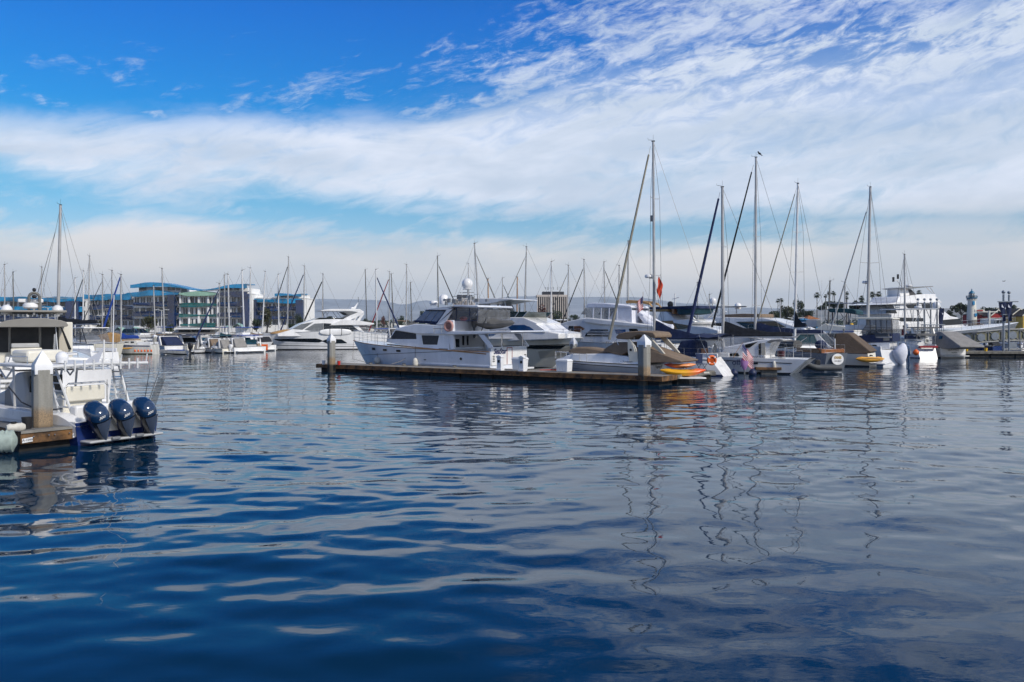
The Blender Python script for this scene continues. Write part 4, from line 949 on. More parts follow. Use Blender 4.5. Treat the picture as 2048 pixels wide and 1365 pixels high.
# ================================================================== white yacht with a canvas enclosure
def canvas_yacht():
    b = Boat('motor_yacht', 'white motor yacht with a white canvas flybridge enclosure, left of the tallest mast', 'motor yacht', (1345, 64), (1083, 70.5), 1)
    b.hull(4.3, 2.15, 1.75, 1.8, 0, 'gelcoat', .42, 2.3, .8, sag=0, tb=.94, boot='black', rail='gelcoat_grey')
    r = b.r; hw = 1.8
    b.prism('cabin', 'gelcoat', Q1, [(70, 650), (175, 540), (330, 490), (520, 455), (1090, 520), (1345, 548), (1345, 600), (1180, 640), (1200, 740), (80, 740)], hw, .05, nose=.3, x0=b.L * .5, bevel=.05)
    z0 = 1.8
    b.pane('forward_window_cover', 'canvas_white', Q1, [(108, 622), (180, 553), (326, 550), (326, 622)], hw, .05, z0, .02, .3, b.L * .5)
    b.pane('side_window', 'glass_dark', Q1, [(335, 548), (390, 548), (390, 620), (330, 620)], hw, .05, z0, .02, .3, b.L * .5)
    b.pane('wood_blind_window', 'varnish', Q1, [(398, 550), (470, 548), (528, 582), (455, 622), (398, 622)], hw, .05, z0, .02, .3, b.L * .5)
    b.pane('saloon_window', 'glass_dark', Q1, [(600, 590), (800, 590), (830, 672), (530, 672), (545, 640)], hw, .05, z0, .02)
    lv = MB()
    for yy in (610, 630, 650): a, c = b.px(Q1((560, yy))[0], hw + .05), b.px(Q1((850, yy + 4))[0], hw + .05); lv.tube([a, c], .03, 4)
    lv.build('window_louvre', 'gelcoat', r)
    b.pane('aft_window', 'glass_blue', Q1, [(880, 590), (1010, 590), (1015, 640), (905, 640)], hw, .05, z0, .02); b.pane('aft_side_window', 'glass_dark', Q1, [(1050, 580), (1150, 582), (1165, 610), (1060, 612)], hw, .05, z0, .02)
    b.prism('upper_brow', 'gelcoat', Q1, [(500, 470), (560, 452), (1340, 540), (1345, 572), (700, 530), (530, 505)], hw + .15, bevel=.05)
    # enclosure
    b.prism('canvas_top', 'canvas_white', Q1, [(545, 322), (560, 285), (620, 272), (760, 276), (900, 290), (1060, 305), (1085, 318), (1085, 335), (545, 332)], 1.6, bevel=.06)
    plates(b, 'aft_canvas', 'canvas_white', Q1, [(895, 336), (1088, 336), (1092, 528), (990, 524), (820, 468)], 1.58, .03)
    x_ = b.px(Q1((1088, 400))[0], 1.5)[0]; MB().box(x_, x_ + .04, -1.55, 1.55, 2.9, 4.3).build('aft_curtain', 'canvas_white', r)
    b.prism('enclosure_base', 'gelcoat', Q1, [(520, 452), (540, 448), (1000, 486), (1080, 520), (560, 490)], 1.65, bevel=.02)
    for k in range(4):
        x0, x1 = 545 + 94 * k, 626 + 94 * k; plates(b, 'clear_panel', 'clear_vinyl', Q1, [(x0, 336), (x1, 336), (x1 - 5, 462 + 6 * k), (x0 - 5, 450 + 8 * k)], 1.58, .01, bevel=0)
        plates(b, 'canvas_post', 'canvas_white', Q1, [(x1, 334), (x1 + 13, 334), (x1 + 8, 470 + 6 * k), (x1 - 5, 466 + 6 * k)], 1.6, .04)
    plates(b, 'front_panel', 'clear_vinyl', Q1, [(485, 410), (545, 325), (545, 415)], 1.4, .01, bevel=0)
    MB().box(6.6, 7.2, -.8, .8, 3.0, 3.35).box(5.2, 6.0, -1.2, 1.2, 3.0, 3.2).build('flybridge_seat', 'canvas_tan', r, bevel=.08)
    # tan radar arch with the electronics mast behind
    plates(b, 'radar_arch', 'canvas_sand', Q1, [(1018, 252), (1060, 240), (1210, 250), (1290, 272), (1330, 325), (1300, 300), (1200, 278), (1020, 278)], .9, .25)
    e = MB(); p = b.px(Q1((1070, 300))[0], 0); q = b.px(Q1((1065, 250))[0], 0); e.tube([(p[0], 0, 3.0), (p[0], 0, q[2])], .03, 6); e.tube([(p[0] - .8, .5, 3.3), (p[0] - .8, .5, q[2])], .03, 6).build('arch_strut', 'steel', r)
    b.rail(.42, .995, .7, .12, 8, rows=2)
    # white tender with its motor on the boat deck
    t = thing('dinghy', 'white inflatable dinghy lashed on the stern deck behind the canvas enclosure', 'dinghy', tuple(b.fr.at(0, 0, 2.65)), b.fr.a)
    A, B_ = b.px(Q1((1115, 400))[0], 1.2), b.px(Q1((1345, 470))[0], 1.2); R = []
    for sy in (.75, -.75):
        R = [[(A[0] + (B_[0] - .7 - A[0]) * u, sy * (1 - .5 * (1 - u) ** 3 * 0) * (min(1, .35 + u * 2)) + .24 * math.cos(a), (A[2] - 2.65) * (1 - u) ** 1.6 + .32 * u + .28 * math.sin(a)) for a in [2 * pi * j / 10 for j in range(10)]] for u in [i / 12 for i in range(13)]]
        MB().rings(R).build('tube', 'canvas_white', t, smooth=True)
    MB().rings([[(A[0] + (B_[0] - A[0]) * u * .85, y, (A[2] - 2.75) * (1 - u) ** 1.6 + .12 - (.12 if y == 0 else 0)) for y in (-.5, 0, .5)] for u in [i / 8 for i in range(9)]], closed=False).build('floor', 'hypalon', t)
    outboard(t, A[0] + .5, 0, .95, .7, 'plastic_black'); MB().cbox(A[0] - 1.0, 0, -.2, .12, 1.4, .25).cbox(B_[0] + .8, 0, -.2, .12, 1.4, .25).build('chock', 'black', t)
canvas_yacht()
us_flag('small American flag flying above the stern dinghy of the canvas topped yacht', tuple(W(1286, 592, 63)), .62, .95, .9, pi, [(0, 0, .3), (0, 0, -1.2)])
# ================================================================== covered express cruiser beside the corner piling
def tan_cruiser():
    b = Boat('cruiser', 'white express cruiser under tan canvas covers, at the right end of the long dock', 'cruiser', (1316, 48.1), (1109.5, 51.96), 1)
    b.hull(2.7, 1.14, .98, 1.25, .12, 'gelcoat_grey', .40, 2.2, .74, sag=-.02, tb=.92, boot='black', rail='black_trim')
    r = b.r; h = 1.3
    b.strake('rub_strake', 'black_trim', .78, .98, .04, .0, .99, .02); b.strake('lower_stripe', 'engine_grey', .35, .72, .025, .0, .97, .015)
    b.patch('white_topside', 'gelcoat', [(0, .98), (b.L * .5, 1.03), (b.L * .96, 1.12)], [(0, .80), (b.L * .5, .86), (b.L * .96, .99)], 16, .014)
    b.prism('foredeck', 'gelcoat', Q1, [(200, 935), (340, 882), (560, 880), (830, 875), (960, 900), (1170, 930), (1170, 1010), (300, 985)], 1.15, .30, nose=.75, x0=b.L * .35, bevel=.05)
    hw = 1.05
    b.prism('bow_cover', 'canvas_tan', Q1, [(318, 868), (345, 825), (420, 798), (560, 800), (720, 830), (828, 880), (740, 905), (640, 938), (480, 935), (370, 900)], .62, .1, nose=.3, x0=b.L * .6, bevel=.10)
    b.prism('windshield_cover', 'canvas_tan', Q1, [(738, 835), (870, 745), (1035, 742), (1045, 850), (960, 897), (830, 870)], hw, .10, nose=.2, x0=b.L * .4, bevel=.06)
    b.pane('windshield', 'glass_dark', Q1, [(800, 795), (880, 748), (1030, 746), (1036, 845), (930, 790)], hw, .10, 1.2, .012, .2, b.L * .4)
    plates(b, 'radar_arch', 'gelcoat_cream', Q1, [(985, 625), (1025, 618), (1060, 700), (1130, 790), (1180, 930), (1165, 980), (1060, 975), (1040, 850), (1038, 720)], 1.10, .16)
    plates(b, 'arch_leg', 'gelcoat_tan', Q1, [(1190, 640), (1260, 632), (1340, 720), (1430, 820), (1478, 880), (1440, 880), (1310, 770)], 1.10, .16)
    b.prism('bimini_top', 'canvas_tan', Q1, [(893, 680), (930, 640), (1010, 618), (1180, 606), (1340, 622), (1372, 660), (1368, 692), (1330, 690), (1250, 652), (1150, 660), (1050, 712), (905, 700)], 1.12, bevel=.06)
    sp = MB(); 
    for a, c in (((912, 700), (880, 745)), ((1120, 680), (1115, 720)), ((905, 700), (930, 775))): sp.tube([b.px(Q1(a)[0], 1.0), b.px(Q1(c)[0], 1.0)], .015, 5)
    sp.build('bimini_strut', 'steel', r)
    b.prism('cockpit_cover', 'canvas_tan', Q1, [(1150, 935), (1130, 780), (1200, 790), (1300, 825), (1440, 880), (1680, 965), (1660, 985), (1430, 985), (1300, 990), (1170, 975)], 1.25, .22, bevel=.05)
    b.pane('side_vent', 'gelcoat_cream', Q1, [(1085, 760), (1105, 775), (1130, 855), (1118, 862)], 1.16, 0, 0, .03)
    MB().lathe([(0, 0), (.07, 0), (.075, .02), (0, .03)], (0, 0, 0), 12, 'y').build('porthole', 'black', r).location = (b.px(Q1((1078, 832))[0], 1.1)[0], 1.11, b.px(Q1((1078, 832))[0], 1.1)[2])
    b.rail(.58, .99, .42, .10, 6, rows=1, r=.018, name='bow_rail')
    p = b.px(Q1((1020, 912))[0], 1.2); text('~ Sundown', .17, 'text_dark', r, (p[0], 1.19, 1.12), PORT, 'boat_name', .003, .3)
    MB().box(-.95, .02, -1.15, 1.15, .20, .30).build('swim_platform', 'gelcoat', r, bevel=.04)
    MB().box(-.04, .02, -1.1, 1.1, .32, .96).build('transom', 'gelcoat', r, bevel=.04); text('Tugboat III', .2, 'text_dark', r, (-.05, 0, .82), AFT, 'boat_name', .003, .2)
    p = b.px(Q1((672, 1103))[0], 1.2); b.patch('drain_fitting', 'black', [(p[0] - .12, .34), (p[0] + .12, .34)], [(p[0] - .12, .30), (p[0] + .12, .30)], 3)
tan_cruiser()
# kayaks stacked on the boards right of the corner piling
def kayak(label, c, L, ang, m, z, w=.36, h=.2, m2=None, rock=.14, grp=None, cat='kayak', tilt=0.0):
    t = thing('kayak', label, cat, (c[0], c[1], z), ang, grp); R = []
    t.rotation_euler = (tilt, 0, ang)
    for i in range(19):
        u = -1 + 2 * i / 18; k = max(.05, (1 - abs(u) ** 2.4)) ** .75; x = u * L / 2; zz = rock * abs(u) ** 2.2
        R.append([(x, w * k * math.cos(a), zz + h * .5 + h * (.55 if math.sin(a) > 0 else .5) * k * math.sin(a) * (1 - .25 * (math.sin(a) > .5) * (abs(u) < .5))) for a in [2 * pi * j / 14 for j in range(14)]])
    o = MB().rings(R).build('hull', m, t, smooth=True)
    if m2: MB().rings([[(L * .18 + x * .16, w * .62 * math.cos(a) * math.sqrt(max(.02, 1 - x * x)) , h * 1.06 + .02) for a in (0, pi / 2, pi, 3 * pi / 2)] for x in (-1, -.5, 0, .5, 1)], closed=True).build('seat_well', m2, t)
    MB().rings([[(x, w * .5 * s_, h * .98 + .02 + .10 * (x > L * .02 and x < L * .06)) for s_ in (-1, 1)] for x in (-L * .10, L * .0, L * .04, L * .08)], closed=False).build('seat', m2 or 'plastic_black', t)
    return t
def kayak_mats():
    for nm, a, b_ in (('kayak_sunset', (.85, .42, .015), (.80, .09, .01)), ('kayak_coral', (.80, .30, .10), (.62, .05, .05))):
        m = bpy.data.materials.new(nm); m.use_nodes = True; N.tree = m.node_tree; M[nm] = m; bs = m.node_tree.nodes['Principled BSDF']
        sp = node('ShaderNodeSeparateXYZ'); put(sp.inputs[0], N(node('ShaderNodeTexCoord').outputs['Object'])); x = N(sp.outputs[0])
        put(bs.inputs['Base Color'], mixc(sstep(x, -.1, 1.0), a, b_)); bs.inputs['Roughness'].default_value = .38
kayak_mats()
kayak('orange and yellow kayak, the lower one of the two right of the corner piling', (WX(1366, 46.5), 46.5), 2.5, .0, 'kayak_sunset', .38, .36, .42, 'plastic_black')
kayak('coral red kayak lying on top of the orange and yellow one', (WX(1360, 46.9), 46.9), 1.75, pi, 'kayak_coral', .80, .32, .28, 'kayak_yellow', .08)
tag(MB().box(0, 2.7, 0, 1.3, .26, .34).build('platform', 'gelcoat', None, bevel=.03), 'white plank platform carrying the two stacked kayaks', 'platform').location = (WX(1312, 46.2), 46.0, 0)
t_ = thing('fender', 'small white fender lying at the right tip of the orange kayak', 'fender', (WX(1413, 47), 47, .52)); MB().lathe([(0, -.18), (.07, -.15), (.075, .15), (0, .18)], (0, 0, 0), 12, 'x').build('bladder', 'fender_white', t_, smooth=True)
# ================================================================== grey roofed motor yacht, stern towards us, left edge
def big_left():
    d = 30.0; xc = WX(62, d); t = thing('motor_yacht', 'large white motor yacht with grey roof and dark glass, stern on, left edge', 'motor yacht', (xc, d, 0), rad(122))
    class BB(Boat):
        def __init__(s): s.fr = Fr(xc, d, rad(122)); s.L = 17; s.side = -1; s.r = t
    b = BB(); b.hull(5.3, 2.3, 1.58, 2.2, -.35, 'gelcoat', .45, 2.3, .86, tb=.97, rail='gelcoat_grey'); r = b.r
    def rear(name, m, reg, pts, x, th=.1, par=None, bevel=.02):      # a panel facing aft, traced on the plane x
        yz = b.K(reg, pts, x); a = [(x, y, z) for y, z in yz]; c = [(x + th, y, z) for y, z in yz]; n = len(yz)
        return MB().add(a + c, [tuple(range(n)), tuple(range(2 * n - 1, n - 1, -1))] + [(i, i + n, (i + 1) % n + n, (i + 1) % n) for i in range(n)]).build(name, m, par or r, bevel=bevel)
    X0 = -.05
    rear('transom_coaming', 'gelcoat', A2, [(65, 80), (150, 95), (860, 90), (1300, 110), (1280, 200), (200, 250), (60, 200)], X0 - .12, .5, bevel=.05)
    rear('transom_painted_shade', 'gelcoat_grey', A2, [(205, 252), (1270, 240), (1285, 330), (190, 345)], X0 - .02, .1)  # grey strip painted as the shade beneath the coaming
    rear('transom', 'gelcoat', A2, [(190, 345), (1285, 325), (1300, 385), (1300, 560), (100, 600), (60, 560)], X0 - .06, .1)
    rear('boarding_steps_side', 'gelcoat', A2, [(0, 235), (200, 258), (165, 420), (40, 560), (0, 560)], X0 - .3, .2)
    st = MB()
    for k, yy in enumerate((330, 390, 450)): q = b.K(A2, [(5, yy), (160, yy)], X0 - .34); st.box(X0 - .36, X0 - .30, min(q[0][0], q[1][0]), max(q[0][0], q[1][0]), q[0][1] - .03, q[0][1])
    st.build('step_edge', 'mast_dark', r); MB().lathe([(0, 0), (.07, 0), (.07, .03), (0, .03)], (0, 0, 0), 12, 'x').build('speaker', 'black', r).location = (X0 - .34, *b.K(A2, [(25, 300)], X0 - .34)[0])
    MB().box(-1.3, .1, -2.4, 2.75, .40, .56).build('swim_platform', 'gelcoat', r, bevel=.05)
    q = b.K(A2, [(880, 372)], X0 - .1)[0]; text('C C A', .2, 'text_dark', r, (X0 - .10, q[0], q[1]), AFT, 'boat_name', .003, .25)
    q = b.K(A2, [(220, 400)], X0 - .2)[0]; MB().ball((X0 - .12, q[0], q[1]), .09, 10, 8).tube([(X0 - .12, q[0], q[1] - .05), (X0 - .15, q[0] - .03, q[1] - .35), (X0 - .3, q[0] - .35, q[1] - .52)], .02, 6).build('shore_power_plug', 'black', r, smooth=True)
    # saloon: dark glass, grey overhanging roof, cream pillar
    X1 = 1.3
    MB().box(X1, 9, -1.42, 2.6, 1.5, 3.30).build('saloon', 'gelcoat_cream', r, bevel=.04)
    rear('saloon_glass', 'black', A1, [(-300, 800), (1000, 800), (1005, 1240), (-300, 1240)], X1 - .04, .05)
    fr = MB()
    for x in (163, 680): q = b.K(A1, [(x, 805), (x, 1240)], X1 - .08); fr.tube([(X1 - .08, q[0][0], q[0][1]), (X1 - .08, q[1][0], q[1][1])], .045, 6)
    fr.build('door_frame', 'taupe', r)
    rear('pillar', 'gelcoat_tan', A1, [(1000, 800), (1030, 800), (1170, 1190), (1165, 1240), (1005, 1240)], X1 - .12, .2); rear('pillar_window', 'glass_dark', A1, [(1030, 800), (1065, 820), (1225, 1190), (1165, 1190)], X1 - .13, .15)
    rear('aft_seat_back', 'gelcoat_grey', A1, [(190, 1085), (665, 1080), (680, 1160), (190, 1165)], .75, .25, bevel=.04)
    rear('cockpit_bar', 'gelcoat_cream', A1, [(185, 1175), (718, 1160), (720, 1290), (185, 1290)], .6, .3, bevel=.03); rear('bar_grille', 'engine_grey', A1, [(328, 1222), (462, 1222), (462, 1245), (328, 1245)], .58, .03)
    rear('cockpit_sole_edge', 'gelcoat', A1, [(250, 1265), (1300, 1235), (1330, 1290), (250, 1305)], .3, .4, bevel=.04)
    q = b.K(A1, [(940, 930), (930, 1300)], .45); MB().tube([(.45, q[1][0], q[1][1]), (.45, q[0][0], q[0][1])], .05, 8).build('davit_post', 'steel', r, smooth=True)
    yz = b.K(A1, [(-420, 800), (-400, 755), (0, 735), (130, 690), (420, 655), (780, 655), (1040, 690), (1130, 720), (1165, 770), (1150, 798), (1000, 808), (-400, 812)], .1)
    MB().rings([[(x, y * k + 0 * k, z) for y, z in yz] for x, k in ((.1, 1.0), (1.2, 1.0), (9.5, 1.0))]).build('roof', 'taupe', r, bevel=.05)
    MB().box(1.6, 7.5, -1.25, 1.4, 3.66, 3.74).build('roof_deck', 'taupe', r, bevel=.03)
    for px_ in (112, 982):
        q = b.K(A1, [(px_, 595)], 2.6)[0]; dome(r, 2.6, q[0], q[1], .20)
    q0, q1, q2 = b.K(A1, [(495, 600), (672, 600), (580, 225)], 2.2); cy = (q0[0] + q1[0]) / 2; w = abs(q0[0] - q1[0]) / 2; zt = q2[1]; z0 = q0[1]
    MB().tube([(2.2, cy + w, z0), (2.2, cy + w, zt - w)] + [(2.2, cy + w * math.cos(a), zt - w + w * math.sin(a)) for a in [pi * i / 12 for i in range(13)]] + [(2.2, cy - w, zt - w), (2.2, cy - w, z0)], .055, 8).build('radar_arch', 'mast_dark', r, smooth=True)
    MB().tube([(2.2, cy, zt), (2.2, cy, zt + .18)], .03, 6).ball((2.2, cy, zt + .12), .07, 8, 6).ball((2.2, cy, zt - .14), .09, 8, 6, .8).build('masthead_light', 'black_trim', r)
    q = b.K(A1, [(525, 440)], 2.3)[0]; radar(r, 2.3, q[0], q[1] - .12, .27); q = b.K(A1, [(305, 360), (740, 360)], 2.4); MB().box(2.35, 2.5, q[1][0], q[0][0], q[0][1] - .06, q[0][1] + .08).build('radar_scanner', 'gelcoat', r, bevel=.03)
    MB().tube([(2.35, cy, z0), (2.35, cy, q[0][1])], .05, 6).box(2.1, 2.6, cy - w * .8, cy + w * .8, z0 + .45, z0 + .50).build('radar_mast', 'steel', r)
    q = b.K(A1, [(935, 590), (985, 1235)], .35); MB().tube([(.35, q[1][0], q[1][1]), (.35, q[0][0], q[0][1])], .018, 5, .010).build('whip_antenna', 'white_plastic', r)
    rl = MB(); qq = b.K(A1, [(240, 1305), (1210, 1290), (1330, 1280)], -.1); rl.tube([(-.1, y, z + .08) for y, z in qq], .016, 5)
    for k in range(5): y = qq[0][0] + (qq[2][0] - qq[0][0]) * k / 4; rl.tube([(-.1, y, qq[0][1] - .12), (-.1, y, qq[0][1] + .08)], .014, 5)
    rl.build('railing', 'steel', r)
    MB().box(-.5, -.1, 2.3, 3.4, 1.58, 1.62).build('passerelle_rail', 'white_plastic', r)
    return b
BL = big_left()
# ================================================================== centre console with three outboards
def console_boat():
    L = 8.2; st = Vector((WX(237, 23.4), 23.4, 0)); fx = Vector((-.88, .475, 0)).normalized(); ang = math.atan2(fx.y, fx.x)
    t = thing('fishing_boat', 'white centre console boat with navy bottom and three outboard motors at the near dock', 'fishing boat', (st.x, st.y, 0), ang)
    class BB(Boat):
        def __init__(s): s.fr = Fr(st.x, st.y, ang); s.L = L; s.side = 1; s.r = t
    b = BB(); b.hull(2.75, 1.05, .62, 1.1, .0, 'hull_blue', .45, 2.2, .80, tb=.93, boot=None, rail=None); r = b.r
    b.patch('white_topside', 'gelcoat', [(0, .64), (L * .5, .80), (L * .97, 1.03)], [(0, .26), (L * .35, .36), (L * .97, .62)], 16, .016)
    # gunwales, open cockpit with liner, transom notch
    g = []
    for sg in (1, -1):
        mb = MB(); R = []
        for i in range(16):
            u = i / 15 * .62; x, y, z = b.hp(u, b.sheer(u)); y = max(.3, y); zz = z + .10 + .12 * (1 - min(1, (u) / .1)) * 0; k = min(1, u * 12 + .15)
            z1 = z + .30 * k - .12
            R.append([(x, sg * (y + .01), z - .1), (x, sg * (y + .02), z1), (x, sg * (y - .34), z1 + .02), (x, sg * (y - .36), z - .22)])
        MB().rings(R).build('gunwale', 'gelcoat', r, bevel=.02)
    MB().box(-.02, .34, -.80, .80, .30, .62).build('motor_bracket', 'gelcoat', r, bevel=.04); MB().box(-.42, .05, -1.15, 1.15, .08, .15).build('swim_step', 'gelcoat_grey', r, bevel=.03)
    MB().box(.45, .75, -.95, .95, .5, 1.02).build('transom_wall', 'gelcoat', r, bevel=.06)
    # console with seat and tinted window
    MB().prism([(1.5, .5), (1.5, 1.22), (2.0, 1.32), (2.5, 1.2), (2.6, .5)], .62).build('leaning_post', 'gelcoat_cream', r, bevel=.08)
    MB().box(1.38, 1.46, -.60, .60, 1.05, 1.48).build('backrest', 'gelcoat_cream', r, bevel=.05)
    MB().tube([(1.36, -.66, .95), (1.36, -.66, 1.46), (1.36, -.55, 1.56), (1.36, .55, 1.56), (1.36, .66, 1.46), (1.36, .66, .95)], .03, 8).build('backrest_frame', 'white_plastic', r, smooth=True)
    MB().prism([(3.3, .5), (3.25, 1.25), (3.5, 1.85), (3.9, 1.80), (4.3, 1.3), (4.9, 1.1), (5.0, .5)], .65, 0, .12, .5).build('console', 'gelcoat_grey', r, bevel=.08)
    MB().box(3.18, 3.235, -.5, .5, 1.25, 1.72).build('console_window', 'glass_dark', r, bevel=.02)
    # T-top with rocket launchers, radar dome, ladder legs
    zt = 2.02; MB().prism([(.85, zt), (.9, zt + .05), (3.6, zt + .10), (4.0, zt + .05), (4.0, zt)], 1.12).build('t_top', 'alu_white', r, bevel=.03)
    for sg in (1, -1):
        lg = MB()
        for x0, x1 in ((3.9, 4.05), (3.2, 3.2), (1.3, .95), (1.6, 1.5)): lg.tube([(x0, sg * .98, zt), (x1 + (.05 if x0 > 2 else -.28), sg * .90, .75)], .035, 6)
        for k in range(5): f = .15 + k * .17; lg.tube([(1.3 - .6 * f, sg * (.98 - .08 * f), zt - 1.27 * f), (1.6 - .38 * f, sg * (.98 - .08 * f), zt - 1.27 * f)], .022, 5)
        lg.tube([(3.9, sg * .98, zt - .05), (3.55, sg * .98, zt - .35), (3.2, sg * .98, zt - .05)], .028, 6)
        lg.build('t_top_legs', 'alu_white', r, smooth=True)
    tb = MB().tube([(.72, -1.5, zt + .06), (.70, 0, zt + .10), (.72, 1.5, zt + .06)], .045, 8); tb.build('rod_rack', 'alu_white', r, smooth=True)
    for k in range(9):
        y = -1.12 + k * .28; MB().lathe([(.028, 0), (.028, .30), (.034, .30), (.034, .28)], (.66, y, zt - .08), 10).build('rod_holder', 'alu_white', r, smooth=True)
    for yy in (-1.45, -.6): MB().tube([(.72, yy, zt + .05), (.66, yy, zt + .33)], .02, 6).build('rod_holder', 'alu_white', r, smooth=True)
    dome(r, 2.1, .25, zt + .10, .175, m='white_plastic'); MB().box(2.9, 3.7, -.35, .75, zt + .1, zt + .45).build('electronics_box', 'gelcoat_cream', r, bevel=.08)
    MB().tube([(1.3, -.5, zt + .1), (1.3, -.5, zt + .75)], .035, 8, .02).add([(1.3, -.5, zt + .5), (1.7, -.1, zt + .1), (1.0, -.1, zt + .1)], [(0, 1, 2)]).build('antenna_mount', 'gelcoat', r)
    rl = MB().tube([(2.6, .95, zt + .08), (2.6, .95, zt + .28), (3.4, .95, zt + .28), (3.8, .7, zt + .28), (3.9, .7, zt + .1)], .016, 5); rl.build('top_rail', 'steel', r)
    p = W(228, 590.5, 24.6) - b.fr.o; q = W(225.4, 722, 24.6) - b.fr.o
    MB().tube([(q.dot(b.fr.ex), q.dot(b.fr.ey), q.z), (p.dot(b.fr.ex), p.dot(b.fr.ey), p.z)], .020, 6, .011).build('whip_antenna', 'white_plastic', r, smooth=True)
    for x, y, h, lean in ((.55, -.05, 1.35, .0), (.5, -.62, 1.15, .0), (.35, -1.05, 1.75, -.25), (.35, -1.15, 1.55, -.45)):
        MB().tube([(x, y, .7), (x, y + lean, .7 + h * .72)], .014, 5, .007).build('fishing_rod', 'black_trim', r)
    nt = MB().add([(.2, -1.12, .85), (.0, -1.18, .80), (.1, -1.62, 1.62), (.3, -1.55, 1.66)], [(0, 1, 2, 3)]); nt.build('landing_net', 'mesh_black', r)
    MB().add([(2.9, 1.1, .55), (3.4, 1.12, .62), (3.35, 1.12, 1.5), (3.2, 1.12, 1.6)], [(0, 1, 2, 3)]).build('stowed_net', 'mesh_black', r)
    MB().tube([(3.3, 1.05, 1.45), (2.6, 1.12, 1.05), (1.7, 1.15, .85), (.8, 1.12, .95)], .02, 6).build('coiled_strap', 'rope_dark', r)
    # three big cowlings leaning aft
    for k, y in enumerate((.76, .02, -.72)):
        ob = bpy.data.objects.new('outboard_motor', None); C.objects.link(ob); ob.parent = r; ob.location = (-.06, y, .50); ob.rotation_euler = (rad(-22), rad(-23), 0); ob.empty_display_size = .2
        def cy(prof, m, nm, par=ob, flat=1.0):
            R = [[(cx + a * (1 if math.cos(th) > 0 else 1.1) * math.copysign(abs(math.cos(th)) ** .8, math.cos(th)), w_ * math.copysign(abs(math.sin(th)) ** .8, math.sin(th)), z) for th in [2 * pi * j / 20 for j in range(20)]] for z, a, w_, cx in prof]
            o = MB().rings(R).build(nm, m, par, smooth=True); return o
        cy([(-.42, .09, .06, -.30), (-.30, .13, .085, -.30), (-.10, .20, .14, -.25), (.10, .27, .20, -.20), (.30, .31, .245, -.16), (.46, .325, .26, -.14)], 'engine_dark', 'lower_cowl')
        cy([(.44, .335, .268, -.14), (.54, .335, .265, -.13), (.64, .31, .24, -.11), (.71, .25, .19, -.09), (.745, .14, .10, -.07), (.75, .02, .02, -.07)], 'engine_blue', 'upper_cowl')
        fin = MB().rings([[(x - .02, w_ * c_, z) for x, c_ in ((xo, -1), (xo - .035, -.5), (xo - .045, 0), (xo - .035, .5), (xo, 1))] for z, w_, xo in ((.42, .20, -.46), (.2, .15, -.45), (0, .10, -.44), (-.22, .055, -.41), (-.34, .045, -.38))], closed=False); fin.build('front_blade', 'engine_sheen', ob, smooth=True)
        MB().lathe([(0, 0), (.045, 0), (.05, -.02), (0, -.03)], (0, 0, 0), 12, 'x').build('badge', 'engine_grey', ob).location = (-.425, 0, -.27)
        MB().lathe([(0, 0), (.022, 0), (.022, -.02), (0, -.02)], (0, 0, 0), 10, 'x').build('latch', 'black', ob).location = (-.485, .10, .36)
        text('300', .11, 'text_white', ob, (-.495, .05, .56), AFT, 'power_number', .002, .3, bold=.004)
        lw = MB().rings([[(cx + a * math.cos(th), w_ * math.sin(th), z) for th in [2 * pi * j / 10 for j in range(10)]] for z, a, w_, cx in ((-.30, .10, .06, -.16), (-.6, .10, .05, -.16), (-.9, .13, .035, -.18), (-1.15, .06, .02, -.16))]); lw.build('drive_leg', 'black_trim', ob, smooth=True)
        MB().tube([(.1, .12, -.25), (-.1, .12, -.40), (-.22, .03, -.45)], .03, 6).cbox(-.05, 0, -.40, .3, .22, .12).build('mount_bracket', 'engine_grey', ob, bevel=.02)
    for y in (.42, -.32): MB().box(-.50, -.42, y - .12, y + .12, .12, .2).build('step_pad', 'engine_grey', r, bevel=.02)
    return b
mat('engine_sheen', (.10, .13, .20), .12, .3, var=.05, coat=1.0); mat('mesh_black', (.02, .02, .02), .9, var=0, alpha=.55)
console_boat()
# yellow pails and the hose at the dock head behind the tall piling
bucket('bucket', 'yellow square pail in front of its lighter twin beside the boarding steps', WX(16, 28.2), 28.2, .50, .20, .42, 'plastic_yellow', 'yellow pails behind the tall piling'); bucket('bucket', 'yellow round pail with a lid nearest to the tall piling', WX(29.5, 28.4), 28.4, .62, .20, .46, 'plastic_yellow', 'yellow pails behind the tall piling')
tag(MB().box(-1.6, 1.5, 0, 1.2, .38, .62).build('platform', 'gelcoat', None, bevel=.04), 'white low platform carrying the yellow pails at the yacht stern', 'platform').location = (WX(30, 28.0), 28.0, 0)
hose('yellow coiled hose lying beside the yellow pails', [tuple(Vector((WX(48, 27.7), 27.7, .66)) + Vector((.035 * i + .1 * math.cos(i * 1.1), .2 * math.sin(i * 1.1), .005 * (i % 3)))) for i in range(20)], .022, 'plastic_yellow')
hose('tan mooring rope lying across the near dock to the fishing boat', [tuple(Vector((WX(118 + 6 * i, 23.3), 23.3 - .06 * i, .54 + .03 * math.sin(i * 1.7)))) for i in range(9)], .018, 'rope', 'mooring_line')
tag(MB().box(-.9, .9, -.25, .25, .5, .58).build('tarp', 'plastic_blue', None, bevel=.02), 'folded blue tarp lying behind the edge of the near dock', 'tarp').location = (WX(50, 27.2), 26.9, 0)
